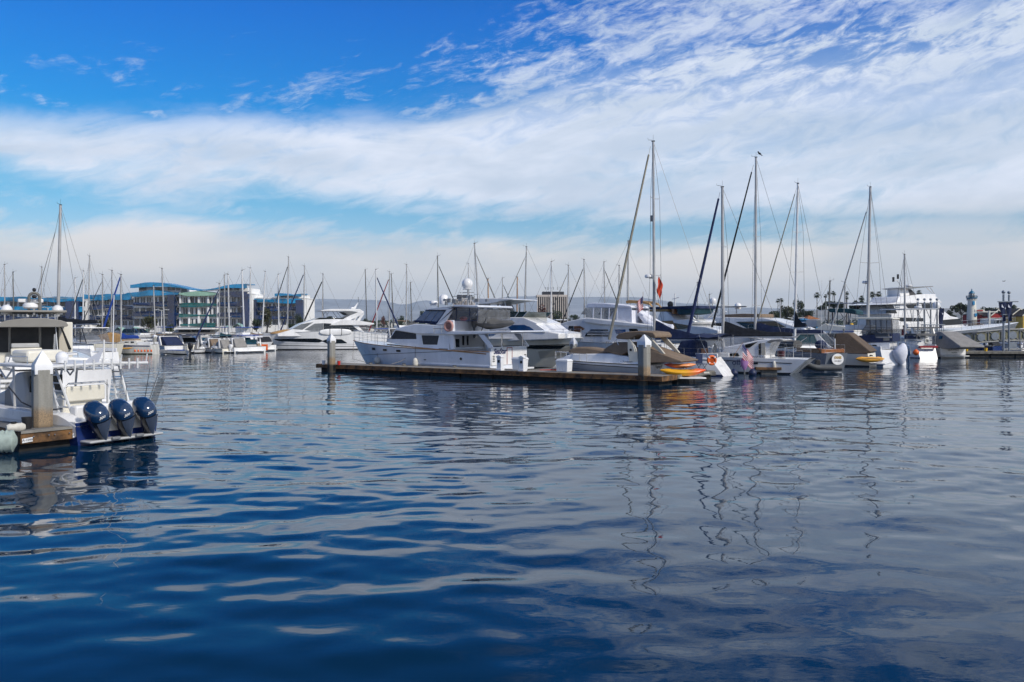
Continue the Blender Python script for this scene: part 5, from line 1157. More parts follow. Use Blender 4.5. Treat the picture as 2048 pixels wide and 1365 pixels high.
# ================================================================== small cruisers: one kit, many boats
def cruiser(label, stern, bow, side=1, B=2.7, fb=.85, hs=1.0, hull='gelcoat', canvas='canvas_navy', glass='glass_dark', kind='express', motor=None, group=None, boot='black', cover=True, name='cruiser', cat='cruiser', hk=None):
    b = Boat(name, label, cat, stern, bow, side, group); L = b.L; r = b.r
    kw = dict(rake=L * .13, srake=0, m=hull, full=.4, pw=2.2, flare=.78, tb=.93, n=12, boot=boot, rail='black_trim'); kw.update(hk or {})
    b.hull(B, fb * 1.3, fb, **kw); h = B * .40
    MB().prism([(L * .42, fb * .8), (L * .42, fb + .35 * hs), (L * .62, fb + .42 * hs), (L * .80, fb * 1.15 + .22), (L * .93, fb * 1.2)], h, 0, .25, fb, .7, L * .45, L).build('trunk', 'gelcoat', r, bevel=.06)
    if kind in ('express', 'sport'):
        MB().prism([(L * .40, fb + .30 * hs), (L * .44, fb + 1.02 * hs), (L * .50, fb + 1.0 * hs), (L * .64, fb + .38 * hs)], h * .92, 0, .20, fb, .25, L * .4, L).build('windshield', glass, r, bevel=.04)
        for sg in (1, -1):
            MB().slab([(L * .22, fb + .1 * hs), (L * .30, fb + 1.35 * hs), (L * .36, fb + 1.35 * hs), (L * .32, fb + .1 * hs)], sg * h * .98, sg * h * .86).build('arch_leg', 'gelcoat', r, bevel=.03)
        MB().box(L * .30, L * .36, -h * .98, h * .98, fb + 1.32 * hs, fb + 1.42 * hs).build('arch', 'gelcoat', r, bevel=.03)
        if cover: MB().prism([(L * .02, fb + .05 * hs), (L * .05, fb + .3 * hs), (L * .25, fb + 1.30 * hs), (L * .42, fb + 1.12 * hs), (L * .44, fb + .3 * hs)], h * .9, 0, .12, fb).build('cockpit_cover', canvas, r, bevel=.06)
        else: MB().prism([(L * .12, fb + 1.35 * hs), (L * .14, fb + 1.47 * hs), (L * .46, fb + 1.45 * hs), (L * .48, fb + 1.35 * hs)], h).build('bimini', canvas, r, bevel=.05)
    else:
        MB().prism([(L * .15, fb + .1 * hs), (L * .16, fb + 1.15 * hs), (L * .55, fb + 1.15 * hs), (L * .64, fb + .4 * hs), (L * .64, fb + .1 * hs)], h, 0, .08, fb, .2, L * .45, L).build('cabin', 'gelcoat', r, bevel=.05)
        for sg in (1, -1): MB().slab([(L * .22, fb + .5 * hs), (L * .22, fb + .95 * hs), (L * .54, fb + .95 * hs), (L * .60, fb + .5 * hs)], sg * (h - .02), sg * (h + .005)).build('side_window', glass, r)
        MB().prism([(L * .08, fb + 1.15 * hs), (L * .09, fb + 1.25 * hs), (L * .52, fb + 1.25 * hs), (L * .60, fb + 1.17 * hs)], h * 1.06).build('roof', 'gelcoat', r, bevel=.04)
        MB().prism([(L * .18, fb + 1.25 * hs), (L * .18, fb + 1.7 * hs), (L * .46, fb + 1.72 * hs), (L * .54, fb + 1.25 * hs)], h * .85, 0, .1).build('flybridge', 'gelcoat', r, bevel=.05)
        if cover: MB().prism([(L * .16, fb + 2.4 * hs), (L * .18, fb + 2.5 * hs), (L * .46, fb + 2.5 * hs), (L * .48, fb + 2.4 * hs)], h * .85).build('bimini', canvas, r, bevel=.04); p = MB(); [p.tube([(x, y, fb + 1.5 * hs), (x, y, fb + 2.42 * hs)], .02, 5) for x in (L * .2, L * .44) for y in (-h * .75, h * .75)]; p.build('bimini_post', 'steel', r)
    b.rail(.55, .98, .45, .1, 5, rows=1, r=.018); MB().box(-.55, .02, -B * .38, B * .38, .16, .24).build('swim_platform', 'gelcoat', r, bevel=.03)
    if motor: outboard(r, -.05, 0, fb * .75, .95, motor)
    return b
# ================================================================== sailboats
NV = (.829, -.560)
def hd(px, d, L, ax=-.829, ay=.56):                # bow column and distance for a stern at (px, d) heading (ax, ay)
    x, y = WX(px, d) + ax * L, d + ay * L; return (PCX + x / y * FPX, y)
# the five near masts
def near_sail():
    # 1: tallest, cream furled jib, navy cover; life ring and blue dodger
    s1 = (1458, 53.2); b = sailboat('sloop with the tallest mast, cream furled jib, navy sail cover and blue dodger', s1, hd(1458, 53.2, 8.9, -.80, .60), 1309, (1306.4, 283.7), 2.9, 1.15, mr=.105, fore='sail_cream', fw=.085, ftoprow=(1301, 293), furl_foot=(1215, 695), spr=(.60 * .62, .60 * 1.22), sw=.78, cover='canvas_navy', stripe='canvas_navy', group=None, far=False, boom=.50, hullm='gelcoat', radar_at=.36, covh=1.15, bz=2.35, hull_kw=dict(srake=.9, tb=.62))
    r = b.r; fb = 1.15
    MB().lathe([(0, 0), (.09, .01), (.09, .40), (0, .42)], (b.at(.64)[0] + .16, b.at(.64)[1], b.at(.64)[2] - .2), 10).build('radar_reflector', 'engine_grey', r, smooth=True)
    MB().prism([(1.75, fb), (1.8, fb + .95), (2.2, fb + 1.12), (2.9, fb + 1.0), (3.3, fb + .1)], 1.0, 0, .15, fb).build('dodger', 'canvas_navy', r, bevel=.08)
    R = [[(x, y, fb + 1.25 + .22 * math.cos(y * 1.3) + (.05 * math.sin(x * 5))) for y in [-1.15 + .23 * k for k in range(11)]] for x in (.1, .5, .9, 1.3, 1.7)]; MB().rings(R, closed=False).build('bimini', 'canvas_navy', r, smooth=True)
    st = MB()
    for sg in (1, -1): st.tube([(.2, sg * 1.1, fb), (.2, sg * 1.15, fb + 1.4)], .016, 5); st.tube([(.9, sg * 1.1, fb), (1.5, sg * 1.15, fb + 1.4)], .02, 5)
    st.build('bimini_frame', 'steel', r); MB().lathe([(.30, -.02), (.33, 0), (.30, .02), (.27, 0), (.30, -.02)], (.95, 0, fb + .55), 16, 'x').build('wheel', 'steel', r)
    MB().box(1.75, 1.85, -.75, .2, fb, fb + .55).build('companionway', 'varnish', r)
    text('Sirena', .2, 'text_dark', r, (.10, .05, .92), (pi / 2 - .5, 0, -pi / 2), 'boat_name', .003, .2)
    b.strake('cove_stripe', 'canvas_navy', 1.0, 1.12, .05, .05, .97, .015)
    p = W(1423.5, 721, 51.3); t = thing('life_ring', 'bright orange life ring with white bands on the stern rail of the navy canvas sloop', 'life ring', tuple(p), .15)
    MB().lathe([(.24 + .075 * math.cos(a), .075 * math.sin(a)) for a in [2 * pi * j / 10 for j in range(11)]], (0, 0, 0), 28, 'y').build('ring', 'plastic_orange', t, smooth=True)
    for k in range(4):
        a0 = pi / 4 + k * pi / 2; MB().tube([((.24) * math.cos(a0 + u), 0, .24 * math.sin(a0 + u)) for u in (-.14, -.05, .05, .14)], .082, 10).build('band', 'flag_white', t, smooth=True)
    t = thing('folding_chair', 'navy folding chair standing between the orange kayak and the life ring', 'chair', tuple(W(1404, 743, 49.5)), .5); t.location.z = .5
    MB().box(-.24, .24, -.2, .24, .40, .43).build('seat', 'canvas_navy', t); MB().slab([(-.24, .45), (.24, .45), (.26, 1.0), (-.22, 1.0)], .24, .27).build('backrest', 'canvas_navy', t)
    for sx in (-.22, .22):
        MB().tube([(sx, -.2, 0), (sx, .24, .45)], .014, 5).build('leg', 'black', t); MB().tube([(sx, .24, 0), (sx, -.2, .45)], .014, 5).build('leg', 'black', t)
    # red burgee on the starboard halyard
    q = W(1321, 556, 56); t = thing('flag', 'limp red orange flag on a halyard right of the tallest mast', 'flag', tuple(q)); R = []
    for j in range(15):
        v = j / 14; z = -1.5 * v; w_ = .10 + .20 * math.sin(pi * min(1, v * 1.25)) * (1 if v < .75 else .6); R.append([(-.06 + .10 * math.sin(v * 7) * v + w_ * u * (1 + .25 * math.sin(v * 11)), .05 * math.sin(u * 7 + v * 8), z - .22 * u) for u in (-.5, -.2, .1, .4, .7)])
    MB().rings(R, closed=False).build('cloth', 'flag_orange', t, smooth=True); MB().tube([(0, 0, .25), (0, 0, -2.6)], .008, 4).build('halyard', 'wire', t)
    # 2: dark blue furled jib, twin hulled cruiser with the flag
    s2 = (1588, 55.8); b = sailboat('white catamaran with dark blue furled jib, black sail cover and raked white sterns', s2, hd(1588, 55.8, 8.2, -.86, .51), 1446.5, (1444.6, 375), 3.4, .98, mr=.125, fore='sail_navy', fw=.10, ftoprow=(1440, 385), furl_foot=(1371, 690), spr=(.60 * .50, .60 * 1.08), sw=.85, cover='canvas_black', stripe='black', group=None, far=False, boom=.56, covh=.95, bz=2.5, hull_kw=dict(srake=-1.1, tb=.8, sag=-.02), cabin=False)
    r = b.r; L = b.L; hw = 1.35
    b.prism('cabin', 'gelcoat', Q2, [(930, 930), (960, 860), (1010, 800), (1200, 760), (1420, 712), (1570, 700), (1700, 712), (1690, 735), (1560, 745), (1480, 900), (1520, 1000), (930, 1000)], hw, .06, nose=.3, x0=L * .6, bevel=.06)
    b.pane('side_window', 'glass_dark', Q2, [(1230, 812), (1250, 768), (1395, 735), (1300, 805)], hw, .06, .9, .03); b.pane('side_window', 'glass_dark', Q2, [(950, 880), (1160, 870), (1180, 905), (950, 905)], hw, .06, .9, .03)
    b.pane('door', 'glass_dark', Q2, [(1405, 765), (1432, 750), (1432, 890), (1410, 890)], hw, .06, .9, .03); b.pane('bulkhead_panel', 'gelcoat_tan', Q2, [(1440, 750), (1480, 748), (1490, 890), (1440, 890)], hw, .06, .9, .03)
    b.prism('bimini', 'canvas_lightgrey', Q2, [(1500, 735), (1560, 708), (1660, 705), (1710, 722), (1690, 735), (1600, 728), (1530, 752)], hw, bevel=.03)
    b.strake('cove_stripe', 'black', .72, .95, .05, .05, .97, .015)
    pr = b.P(Q2, [(1345, 982), (1398, 1005)], 1.6); b.patch('porthole', 'glass_dark', [(pr[1][0], pr[0][1]), (pr[0][0], pr[0][1])], [(pr[1][0], pr[1][1]), (pr[0][0], pr[1][1])], 3, .02)
    p = b.px(Q2((1375, 917))[0], hw); text('SEVEN ATLAS', .2, 'text_dark', r, (p[0], hw + .03, p[2]), PORT, 'boat_name', .002, .2)
    p = b.px(Q2((1165, 1000))[0], 1.6); text('oily', .55, 'text_navy', r, (p[0], b.hx(p[0], .75)[1] + .05, .72), PORT, 'hull_lettering', .003)
    e = MB(); 
    for x, y in ((.3, 1.2), (.3, -1.2), (1.2, 1.3)): e.tube([(x, y, .8), (x, y, 1.75)], .018, 5)
    e.tube([(.3, 1.2, 1.7), (.3, -1.2, 1.7)], .018, 5).build('stern_rail', 'steel', r); MB().box(.5, .9, .2, .9, 1.1, 1.5).build('cockpit_gear', 'canvas_maroon', r, bevel=.08)
    # motors, pink cover, bumpers at its transom
    t = thing('outboard_cover', 'mauve cloth cover over an outboard motor beside the blue fenders', 'motor cover', tuple(W(1489, 741, 54.2)), 0); t.location.z = .28
    MB().rings([[(a * math.cos(th), a * .6 * math.sin(th), z) for th in [2 * pi * j / 12 for j in range(12)]] for z, a in ((0, .04), (.12, .12), (.3, .20), (.55, .27), (.72, .23), (.80, .08))]).build('cloth', 'pink_cover', t, smooth=True); MB().tube([(0, 0, .1), (0, 0, -.5)], .05, 6).build('shaft', 'engine_grey', t)
    for px_, lb in ((1468, 'dark blue ball fender left of the mauve motor cover'), (1505, 'dark blue ball fender right of the mauve motor cover')): fender(lb, tuple(W(px_, 746, 54.0)), .26, .58, 'fender_blue', 'dark blue ball fenders', .5, True)
    fender('white cylinder fender standing at the dock end below the catamaran', tuple(W(1548, 731, 55)), .13, .62, 'fender_white')
    dock_box('finger_dock', 'short weathered concrete float below the catamaran hull', Vector((WX(1512, 55.0), 55.0, 0)), Vector((1, -.15, 0)).normalized(), Vector((.15, 1, 0)), 1.6, 1.0, .44, 'waler', 'dock_top', 'float_concrete', .16, 'finger docks behind the main dock')
    dock_box('finger_dock', 'small concrete float end right of the orange kayak', Vector((WX(1392, 50.0), 50.0, 0)), Vector((1, -.1, 0)).normalized(), Vector((.1, 1, 0)), 1.15, .9, .42, 'float_concrete', 'dock_top', 'float_concrete', .2, 'finger docks behind the main dock')
    us_flag('large American flag drooping from a slanted staff in front of the catamaran', tuple(W(1485, 686, 54)), 1.15, 1.0, .95, .25, [(.05, 0, .05), (-.42, 0, -.55), (-.65, 0, -.95)])
    # 3: black furled jib, navy boom cover, bird at the masthead
    b = sailboat('sloop with black furled jib and navy boom cover, a crow over its masthead', (1632, 66), hd(1632, 66, 10.8, -.80, .60), 1510.5, (1512, 315.6), 3.1, 1.15, mr=.125, fore='canvas_black', fw=.075, ftoprow=(1507, 330), furl_foot=(1417, 682), spr=(.60 * .38, .60 * .98), sw=1.0, cover='canvas_navy', group=None, far=False, boom=.50, covh=.80, bz=2.6)
    t = thing('bird', 'black crow perched on the masthead of the black jib sloop', 'bird', tuple(W(1519, 305, 71.5)), 0)
    MB().lathe([(0, -.30), (.03, -.24), (.10, -.08), (.12, .05), (.08, .17), (.03, .24), (0, .27)], (0, 0, 0), 10, 'x').build('body', 'bird', t, smooth=True); t.rotation_euler = (0, rad(35), 0); t.scale = (.72,) * 3; t.location.z -= .10; MB().ball((-.22, 0, .07), .075, 8, 6).tube([(-.27, 0, .07), (-.37, 0, .05)], .02, 5, .004).build('head', 'bird', t, smooth=True); MB().prism([(.15, .03), (.45, -.02), (.45, -.05), (.15, -.05)], .05).build('tail', 'bird', t); MB().tube([(-.02, .03, -.1), (-.20, .03, -.28)], .012, 4).build('leg', 'bird', t)
    # 4: round grey stern with gold lettering
    b = sailboat('grey sloop with a round white transom, gold lettering and a cream furled jib', (1668, 61), (1506, 71), 1589, (1595.8, 368), 3.0, 1.18, mr=.10, fore='sail_cream', fw=.045, ftoprow=(1593, 377), furl_foot=(1514, 648), spr=(.60 * .32, .60 * .78, 1.18 * .6), sw=.75, cover='canvas_black', hullm='hull_grey_and_shade', stripe='black', group=None, far=False, boom=.14, covh=1.2, bz=3.1, hull_kw=dict(srake=-.35, tb=.58), mm='alu_white')
    r = b.r; q = []
    MB().lathe([(0, 0), (.80, 0), (.80, .03), (0, .03)], (0, 0, 0), 24, 'x').build('transom', 'gelcoat', r).location = (-.16, 0, .62); r.children[-1].scale = (1, .92, .68)
    for o_ in r.children:
        if o_.name.startswith('transom'): o_.location = (-.42, 0, .74); o_.scale = (1, .62, .50)
    text('DIXIE', .24, 'text_gold', r, (-.45, .0, .86), AFT, 'boat_name', .003, bold=.006); text('SAN DIEGO', .11, 'text_dark', r, (-.45, 0, .62), AFT, 'home_port', .003)
    MB().box(.1, .3, -1.0, 1.0, 1.15, 1.45).box(.3, 3.0, .9, 1.02, 1.15, 1.5).box(.3, 3.0, -1.02, -.9, 1.15, 1.5).build('teak_coaming', 'varnish', r, bevel=.03)
    MB().ball((1.1, .3, 1.75), .42, 14, 8, .8).build('engine_cover', 'canvas_navy', r, smooth=True); b.tube('antenna', 'alu_white', [(.3, -.3, 1.3), (.3, -.3, 2.2)], .05)
    MB().rings([[(3.0 + 2.4 * u, .9 + .42 * math.cos(a), 1.75 + .30 * math.sin(a) * (1 - .3 * u)) for a in [2 * pi * j / 10 for j in range(10)]] for u in (0, .15, .5, .85, 1)]).build('rolled_dinghy_cover', 'canvas_grey', r, smooth=True)
    b.tube('man_overboard_pole', 'white_plastic', [(.25, .9, 1.2), (.1, .95, 6.4)], .012); 
    MB().tube([(.2, .7, 1.2), (.2, .7, 2.0), (.2, .2, 2.0), (.2, .2, 1.2)], .02, 5).build('stern_rail', 'steel', r)
    # 5
    b = sailboat('sloop with white furled jib, bent backstays and a radar dome, right of the palms', (1790, 68), (1655, 77), 1734.5, (1740.7, 375), 3.2, 1.2, mr=.135, fore='sail_white', fw=.06, ftoprow=(1736, 413), furl_foot=(1656, 678), spr=(.60 * .88,), sw=.9, cover='canvas_grey', group=None, far=False, boom=.3, bz=2.3, radar_at=.40)
    # 6: small white stern with a horseshoe buoy
    b = sailboat('small white sloop with rounded transom and a white horseshoe buoy on its rail', (1858, 80.5), (1778, 88), 1810, (1809, 510), 2.7, 1.05, mr=.11, fore='wire', fw=.02, spr=(.45,), cover='canvas_navy', group=None, far=False, boom=.36, hull_kw=dict(srake=.5, tb=.66), covh=.3, bz=1.9)
    r = b.r; MB().box(.0, .25, -.9, .9, 1.0, 1.2).build('taffrail', 'sail_red', r, bevel=.03)
    MB().lathe([(.20 + .07 * math.cos(a), .07 * math.sin(a)) for a in [2 * pi * j / 8 for j in range(9)]], (0, 0, 0), 18, 'x').build('horseshoe_buoy', 'fender_white', r, smooth=True).location = (.05, .2, 1.65); text('Sirius', .22, 'text_navy', r, (.22, .1, .80), (pi / 2 - .35, 0, -pi / 2), 'boat_name', .003, .2)
    MB().prism([(.3, 2.15), (.5, 2.35), (2.4, 2.35), (2.6, 2.15)], 1.0).build('bimini', 'canvas_grey', r, bevel=.05); sp = MB(); [sp.tube([(x, y, 1.1), (x, y, 2.2)], .016, 5) for x in (.5, 2.3) for y in (-.9, .9)]; sp.build('bimini_frame', 'steel', r)
    # big mast behind the grey roofed yacht
    b = sailboat('tall sloop behind the grey roofed yacht, black boom cover sticking out to the right', (215, 62), (58, 66), 114.5, (121, 411), 3.4, 1.2, mr=.13, fore='wire', fw=.02, ftoprow=(112.5, 457), furl_foot=(60, 640), spr=(.36,), sw=1.4, cover='canvas_black', group=None, far=False, boom=.50, bz=3.35, covh=.5, mm='mast_grey')
near_sail()
# ------------------------------------------------------------------ distant masts, each on its own hull
FAR = [ # mast column at the top, top row, column at the foot, distance, forestay: (colour, side +1 right/-1 left, width), mast colour, radius, distinguishing words
 (9, 530, 9.6, 108, ('wire', 1, .02), 'mast_grey', 'grey mast nearest the left border'),
 (26, 545, 27.5, 106, ('wire', 1, .02), 'mast_dark', 'dark mast second from the left border'),
 (83.5, 535, 80.5, 107, ('wire', -1, .02), 'mast_grey', 'thin mast just left of the tall sloop'),
 (150, 557, 150, 112, ('wire', 1, .02), 'alu_white', 'short white mast just right of the tall sloop'),
 (167, 543, 165.5, 108, ('sail_grey', -1, .07), 'alu_white', 'white mast with dark furled jib slanting left, right of the tall sloop'),
 (179, 513, 176.5, 104, ('wire', -1, .02), 'mast_grey', 'tallest mast before the low left wing'),
 (205, 550, 204.5, 100, ('sail_grey', -1, .05), 'mast_grey', 'grey mast left of the blue furled sail'),
 (224, 542, 222, 101, ('wire', -1, .02), 'mast_grey', 'stout grey mast before the left wing'),
 (307, 572, 311, 103, None, 'mast_grey', 'short pale mast before the tall wing, right of the car'),
 (324, 538, 329.5, 104, None, 'mast_grey', 'tall mast leaning left before the rooftop storey'),
 (438.7, 568, 438.5, 106, ('sail_navy', -1, .09), 'mast_grey', 'short mast with dark furled jib before the mint balconies'),
 (448.7, 551, 450, 108, ('wire', 1, .02), 'mast_grey', 'left one of the close mast pair'),
 (456, 549.5, 459, 107, ('wire', -1, .03), 'alu_white', 'right one of the close mast pair'),
 (484, 541.5, 489, 104, ('wire', 1, .02), 'alu_white', 'white mast leaning left before the blue corner'),
 (500.8, 537, 499, 112, ('wire', -1, .02), 'alu_white', 'white upright mast at the end of the main block'),
 (530.5, 544, 523.6, 121, ('wire', -1, .02), 'alu_white', 'white mast leaning right with a crossing stay'),
 (556.5, 549.5, 557.7, 121, ('wire', 1, .02), 'alu_white', 'thick white mast before the right wing'),
 (577, 515, 574.6, 120, ('sail_grey', -1, .075), 'mast_grey', 'tallest mast before the right wing, dark stay'),
 (609, 533, 607, 121, ('sail_navy', -1, .09), 'mast_grey', 'mast at the right end of the apartments, blue stay'),
 (646, 549, 644, 125, ('canvas_black', -1, .11), 'mast_grey', 'mast with thick black furled jib above the white yacht'),
 (730.5, 540, 734.7, 135, ('wire', 1, .02), 'mast_dark', 'dark mast leaning left, first right of the white yacht'),
 (751.6, 539.6, 754, 128, ('sail_navy', 1, .11), 'alu_white', 'white mast with blue furled jib slanting right'),
 (779, 544.4, 778, 132, ('sail_red', -1, .09), 'mast_grey', 'grey mast with red furled jib slanting left'),
 (782.5, 548.8, 789, 136, ('wire', 1, .02), 'mast_dark', 'dark leaning mast beside the red jib'),
 (813, 530, 812.5, 128, ('wire', -1, .03), 'mast_grey', 'tall mast left of the lettered yacht'),
 (821, 566, 824, 126, ('wire', 1, .03), 'mast_dark', 'short dark mast left of the lettered yacht'),
 (875, 513, 877.7, 112, ('canvas_black', 1, .07), 'mast_dark', 'dark mast rising above the lettered yacht windshield'),
 (936.9, 528.6, 936, 125, ('wire', -1, .03), 'alu_white', 'mast straight behind the white satellite ball'),
 (949, 487.6, 961.5, 92, ('mast_dark', 1, .05), 'mast_grey', 'thick mast leaning left behind the lettered yacht'),
 (976, 558, 977.5, 120, ('wire', 1, .03), 'mast_wood', 'varnished wooden mast above the flybridge hardtop'),
 (1004.8, 557, 1007, 125, ('canvas_black', 1, .06), 'mast_grey', 'short mast right of the wooden mast'),
 (1034.5, 554.7, 1033.5, 118, ('wire', -1, .02), 'mast_wood', 'brownish short mast above the green windscreen'),
 (1053, 494.6, 1046.8, 95, ('mast_dark', -1, .04), 'mast_grey', 'tall mast leaning right, left of the office tower'),
 (1103, 524, 1102, 100, ('wire', 1, .03), 'alu_white', 'thick white mast straight before the office tower'),
 (1136.8, 531.5, 1134.6, 108, ('mast_dark', -1, .05), 'mast_grey', 'mast at the right edge of the office tower'),
 (1168, 520, 1169.5, 112, ('canvas_black', -1, .07), 'mast_grey', 'mast with black jib slanting left over the canvas enclosure'),
 (1208, 524.8, 1210, 112, ('canvas_black', 1, .06), 'mast_grey', 'mast with black jib slanting right over the canvas enclosure'),
 (1238.4, 532, 1236.5, 105, ('wire', -1, .02), 'mast_grey', 'thin mast just left of the cream furled jib'),
 (1256.8, 483, 1255.5, 88, ('wire', 1, .02), 'mast_grey', 'tall mast partly behind the cream furled jib'),
 (1395, 566, 1396, 105, None, 'mast_grey', 'thin short mast between the two dark jibs'),
 (1419, 590, 1419, 110, None, 'mast_grey', 'very short mast left of the radar mast'),
 (1560, 600, 1562, 120, None, 'mast_grey', 'short mast between the black jib sloop and the palms'),
 (1660, 563, 1655, 84, None, 'mast_dark', 'thin dark pole mast before the umbrella trees'),
 (1690, 566, 1689, 95, None, 'mast_grey', 'stub mast beside the white furled jib'),
]
COV = ['canvas_navy', 'canvas_royal', 'canvas_tan', 'canvas_grey', 'canvas_black', 'canvas_teal', 'sail_white']
def far_sail():
    rg = random.Random(11)
    for i, (tx, ty, fx, d, fs, mm, lab) in enumerate(FAR):
        zt = WZ(ty, d); L = max(6.8, min(11.0, zt * .82)); sgn = (fs[1] if fs else rg.choice((-1, 1)))
        ang = rg.uniform(-.25, .5); ax, ay = sgn * math.cos(ang), math.sin(ang)
        mx_, my_ = WX(fx, d), d; sx, sy = mx_ - ax * L * .56, my_ - ay * L * .56; bx, by = mx_ + ax * L * .44, my_ + ay * L * .44
        st = (PCX + sx / sy * FPX, sy); bo = (PCX + bx / by * FPX, by)
        m2 = {'mast_grey': 'grey', 'mast_dark': 'dark', 'alu_white': 'white', 'mast_wood': 'wooden'}[mm]
        b = sailboat('distant sailboat: ' + lab, st, bo, fx, (tx, ty), L * .31, .9, 1 if sgn < 0 else -1, mm, {'mast_dark': .085, 'alu_white': .105, 'mast_grey': .09, 'mast_wood': .10}[mm], (fs[0] if fs and fs[0] != 'wire' else None), (fs[2] if fs else .02), .92, True, (.5,) if i % 3 else (.38, .68), .62, rg.choice(COV), 'gelcoat' if i % 4 else 'old_white', rg.choice(['navy_paint', 'black', 'sail_red', 'navy_paint']), 'distant sailboats with bare masts', True, rg.choice((.34, .38, .42)), bz=1.75, covh=.42)
far_sail()
# ================================================================== yachts and cruisers on the right
def right_boats():
    # tan and teal topped yacht behind the tallest mast
    b = Boat('motor_yacht', 'white motor yacht with tan window covers, navy bimini and teal curtain behind the tallest mast', 'motor yacht', (1290, 78), (1447, 71), -1)
    b.hull(4.0, 2.35, 1.9, 1.8, 0, 'gelcoat_grey', .42, 2.3, .8, sag=0, tb=.94, rail='gelcoat'); r = b.r
    b.prism('cabin', 'gelcoat', Q2, [(180, 600), (190, 480), (380, 478), (590, 470), (640, 500), (560, 540), (760, 560), (900, 600), (900, 640), (180, 660)], 1.6, .08, nose=.4, x0=b.L * .45, bevel=.05)
    b.pane('window_cover', 'canvas_sand', Q2, [(205, 588), (245, 490), (375, 485), (440, 588)], 1.6, .08, 2.0, .04); b.pane('windshield', 'glass_dark', Q2, [(395, 512), (560, 540), (580, 575), (445, 588)], 1.6, .08, 2.0, .03, .4, b.L * .45)
    b.prism('flybridge', 'gelcoat', Q2, [(200, 485), (230, 380), (310, 378), (400, 470), (390, 486)], 1.5, .05, bevel=.05)
    b.prism('bimini', 'canvas_navy', Q2, [(72, 350), (76, 324), (300, 318), (626, 306), (630, 340), (560, 352), (300, 346)], 1.5, bevel=.04); b.prism('sun_strip', 'canvas_sand', Q2, [(84, 354), (330, 350), (330, 376), (84, 378)], 1.4, bevel=.02)
    b.prism('curtain', 'canvas_teal', Q2, [(440, 346), (560, 352), (628, 340), (600, 400), (470, 415), (440, 400)], 1.4, bevel=.03); b.prism('folded_side_cover', 'varnish', Q2, [(372, 346), (410, 346), (405, 410), (380, 412)], 1.42, bevel=.02)
    sp = MB()
    for x in (90, 300, 610):
        for sg in (1, -1): q = b.px(Q2((x, 345))[0], 1.35 * sg); sp.tube([(q[0], 1.35 * sg, q[2]), (q[0], 1.35 * sg, 2.4)], .03, 5)
    sp.build('bimini_post', 'steel', r)
    q = b.px(Q2((360, 305))[0], 0); dome(r, q[0], 0, q[2] - .1, .26, m='black_trim'); q = b.px(Q2((415, 310))[0], 0); MB().tube([(q[0], 0, q[2]), (q[0], 0, q[2] + 1.1)], .05, 6).tube([(q[0] - .3, 0, q[2] + .6), (q[0] + .5, 0, q[2] + .75)], .03, 5).build('antenna_mast', 'gelcoat', r)
    b.rail(.40, .99, .62, .12, 7)
    # windshielded cruiser further behind
    cruiser('white cruiser with raked white windshield frames between the two furled blue jibs', (1342, 90), (1428, 84), -1, 3.4, 2.3, glass='glass_blue', cover=False, canvas='canvas_white')
    # long yacht with a band of dark windows
    b = Boat('motor_yacht', 'long low white yacht with a wide band of black windows behind the boom covers', 'motor yacht', (1395, 93), (1622, 84), -1)
    b.hull(4.8, 2.9, 2.4, 2.2, 0, 'gelcoat', .42, 2.3, .8, sag=0, tb=.94, rail='gelcoat_grey'); r = b.r
    b.prism('superstructure', 'gelcoat', Q2, [(740, 600), (750, 480), (850, 436), (1060, 446), (1450, 450), (1620, 485), (1790, 540), (1900, 585), (1900, 640), (740, 640)], 1.9, .08, nose=.4, x0=b.L * .5, bevel=.08)
    b.pane('window_band', 'glass_dark', Q2, [(1130, 500), (1590, 490), (1720, 560), (1290, 588)], 1.9, .08, 2.8, .04, .4, b.L * .5); b.pane('aft_window', 'glass_dark', Q2, [(790, 520), (1040, 505), (1090, 560), (790, 575)], 1.9, .08, 2.8, .04)
    b.prism('top_cover', 'canvas_tan', Q2, [(1000, 446), (1005, 412), (1200, 402), (1420, 405), (1425, 446)], 1.5, .1, bevel=.06)
    plates(b, 'radar_arch', 'gelcoat', Q2, [(740, 450), (870, 368), (885, 378), (780, 470)], 1.3, .2)
    g = MB(); 
    for px_, h in ((860, 265), (920, 290), (1145, 320)): q = b.px(Q2((px_, 400))[0], 0); q2 = b.px(Q2((px_, h))[0], 0); g.tube([(q[0], 0, q[2]), (q[0], 0, q2[2])], .06, 6)
    g.build('mast', 'gelcoat_grey', r)
    for px_, yy in ((850, 262), (1145, 325)): q = b.px(Q2((px_, yy))[0], 0); dome(r, q[0], .3, q[2] - .2, .36)
    q = b.px(Q2((960, 325))[0], 0); MB().box(q[0] - 4, q[0] + 3, -.12, .12, q[2] - .05, q[2] + .08).build('passerelle', 'engine_grey', r); b.rail(.5, .99, .6, .12, 8)
    # express cruiser with the brown cockpit cover
    st, bo = (1746, 65.5), hd(1746, 65.5, 9.2); b = Boat('cruiser', 'white express cruiser with teal windshield and brown cockpit cover, yellow kayak on its stern', 'cruiser', st, bo, 1)
    b.hull(3.1, 1.32, 1.02, 1.3, .1, 'gelcoat_cream', .4, 2.2, .78, tb=.93); r = b.r; hw = 1.35
    b.prism('trunk', 'gelcoat', A5, [(-260, 700), (-160, 610), (200, 560), (880, 555), (1120, 600), (1210, 760), (1890, 800), (1890, 870), (-260, 900)], hw, .08, nose=.6, x0=b.L * .5, bevel=.06)
    b.prism('windshield', 'glass_teal', A5, [(215, 552), (505, 288), (785, 290), (868, 555)], hw - .05, .08, nose=.2, x0=b.L * .4, bevel=.03)
    fm = MB()
    for a, c in (((215, 552), (505, 288)), ((505, 288), (785, 290)), ((440, 520), (610, 405)), ((215, 556), (868, 558))): fm.tube([b.px(A5(a)[0], hw + .02), b.px(A5(c)[0], hw + .02)], .03, 5)
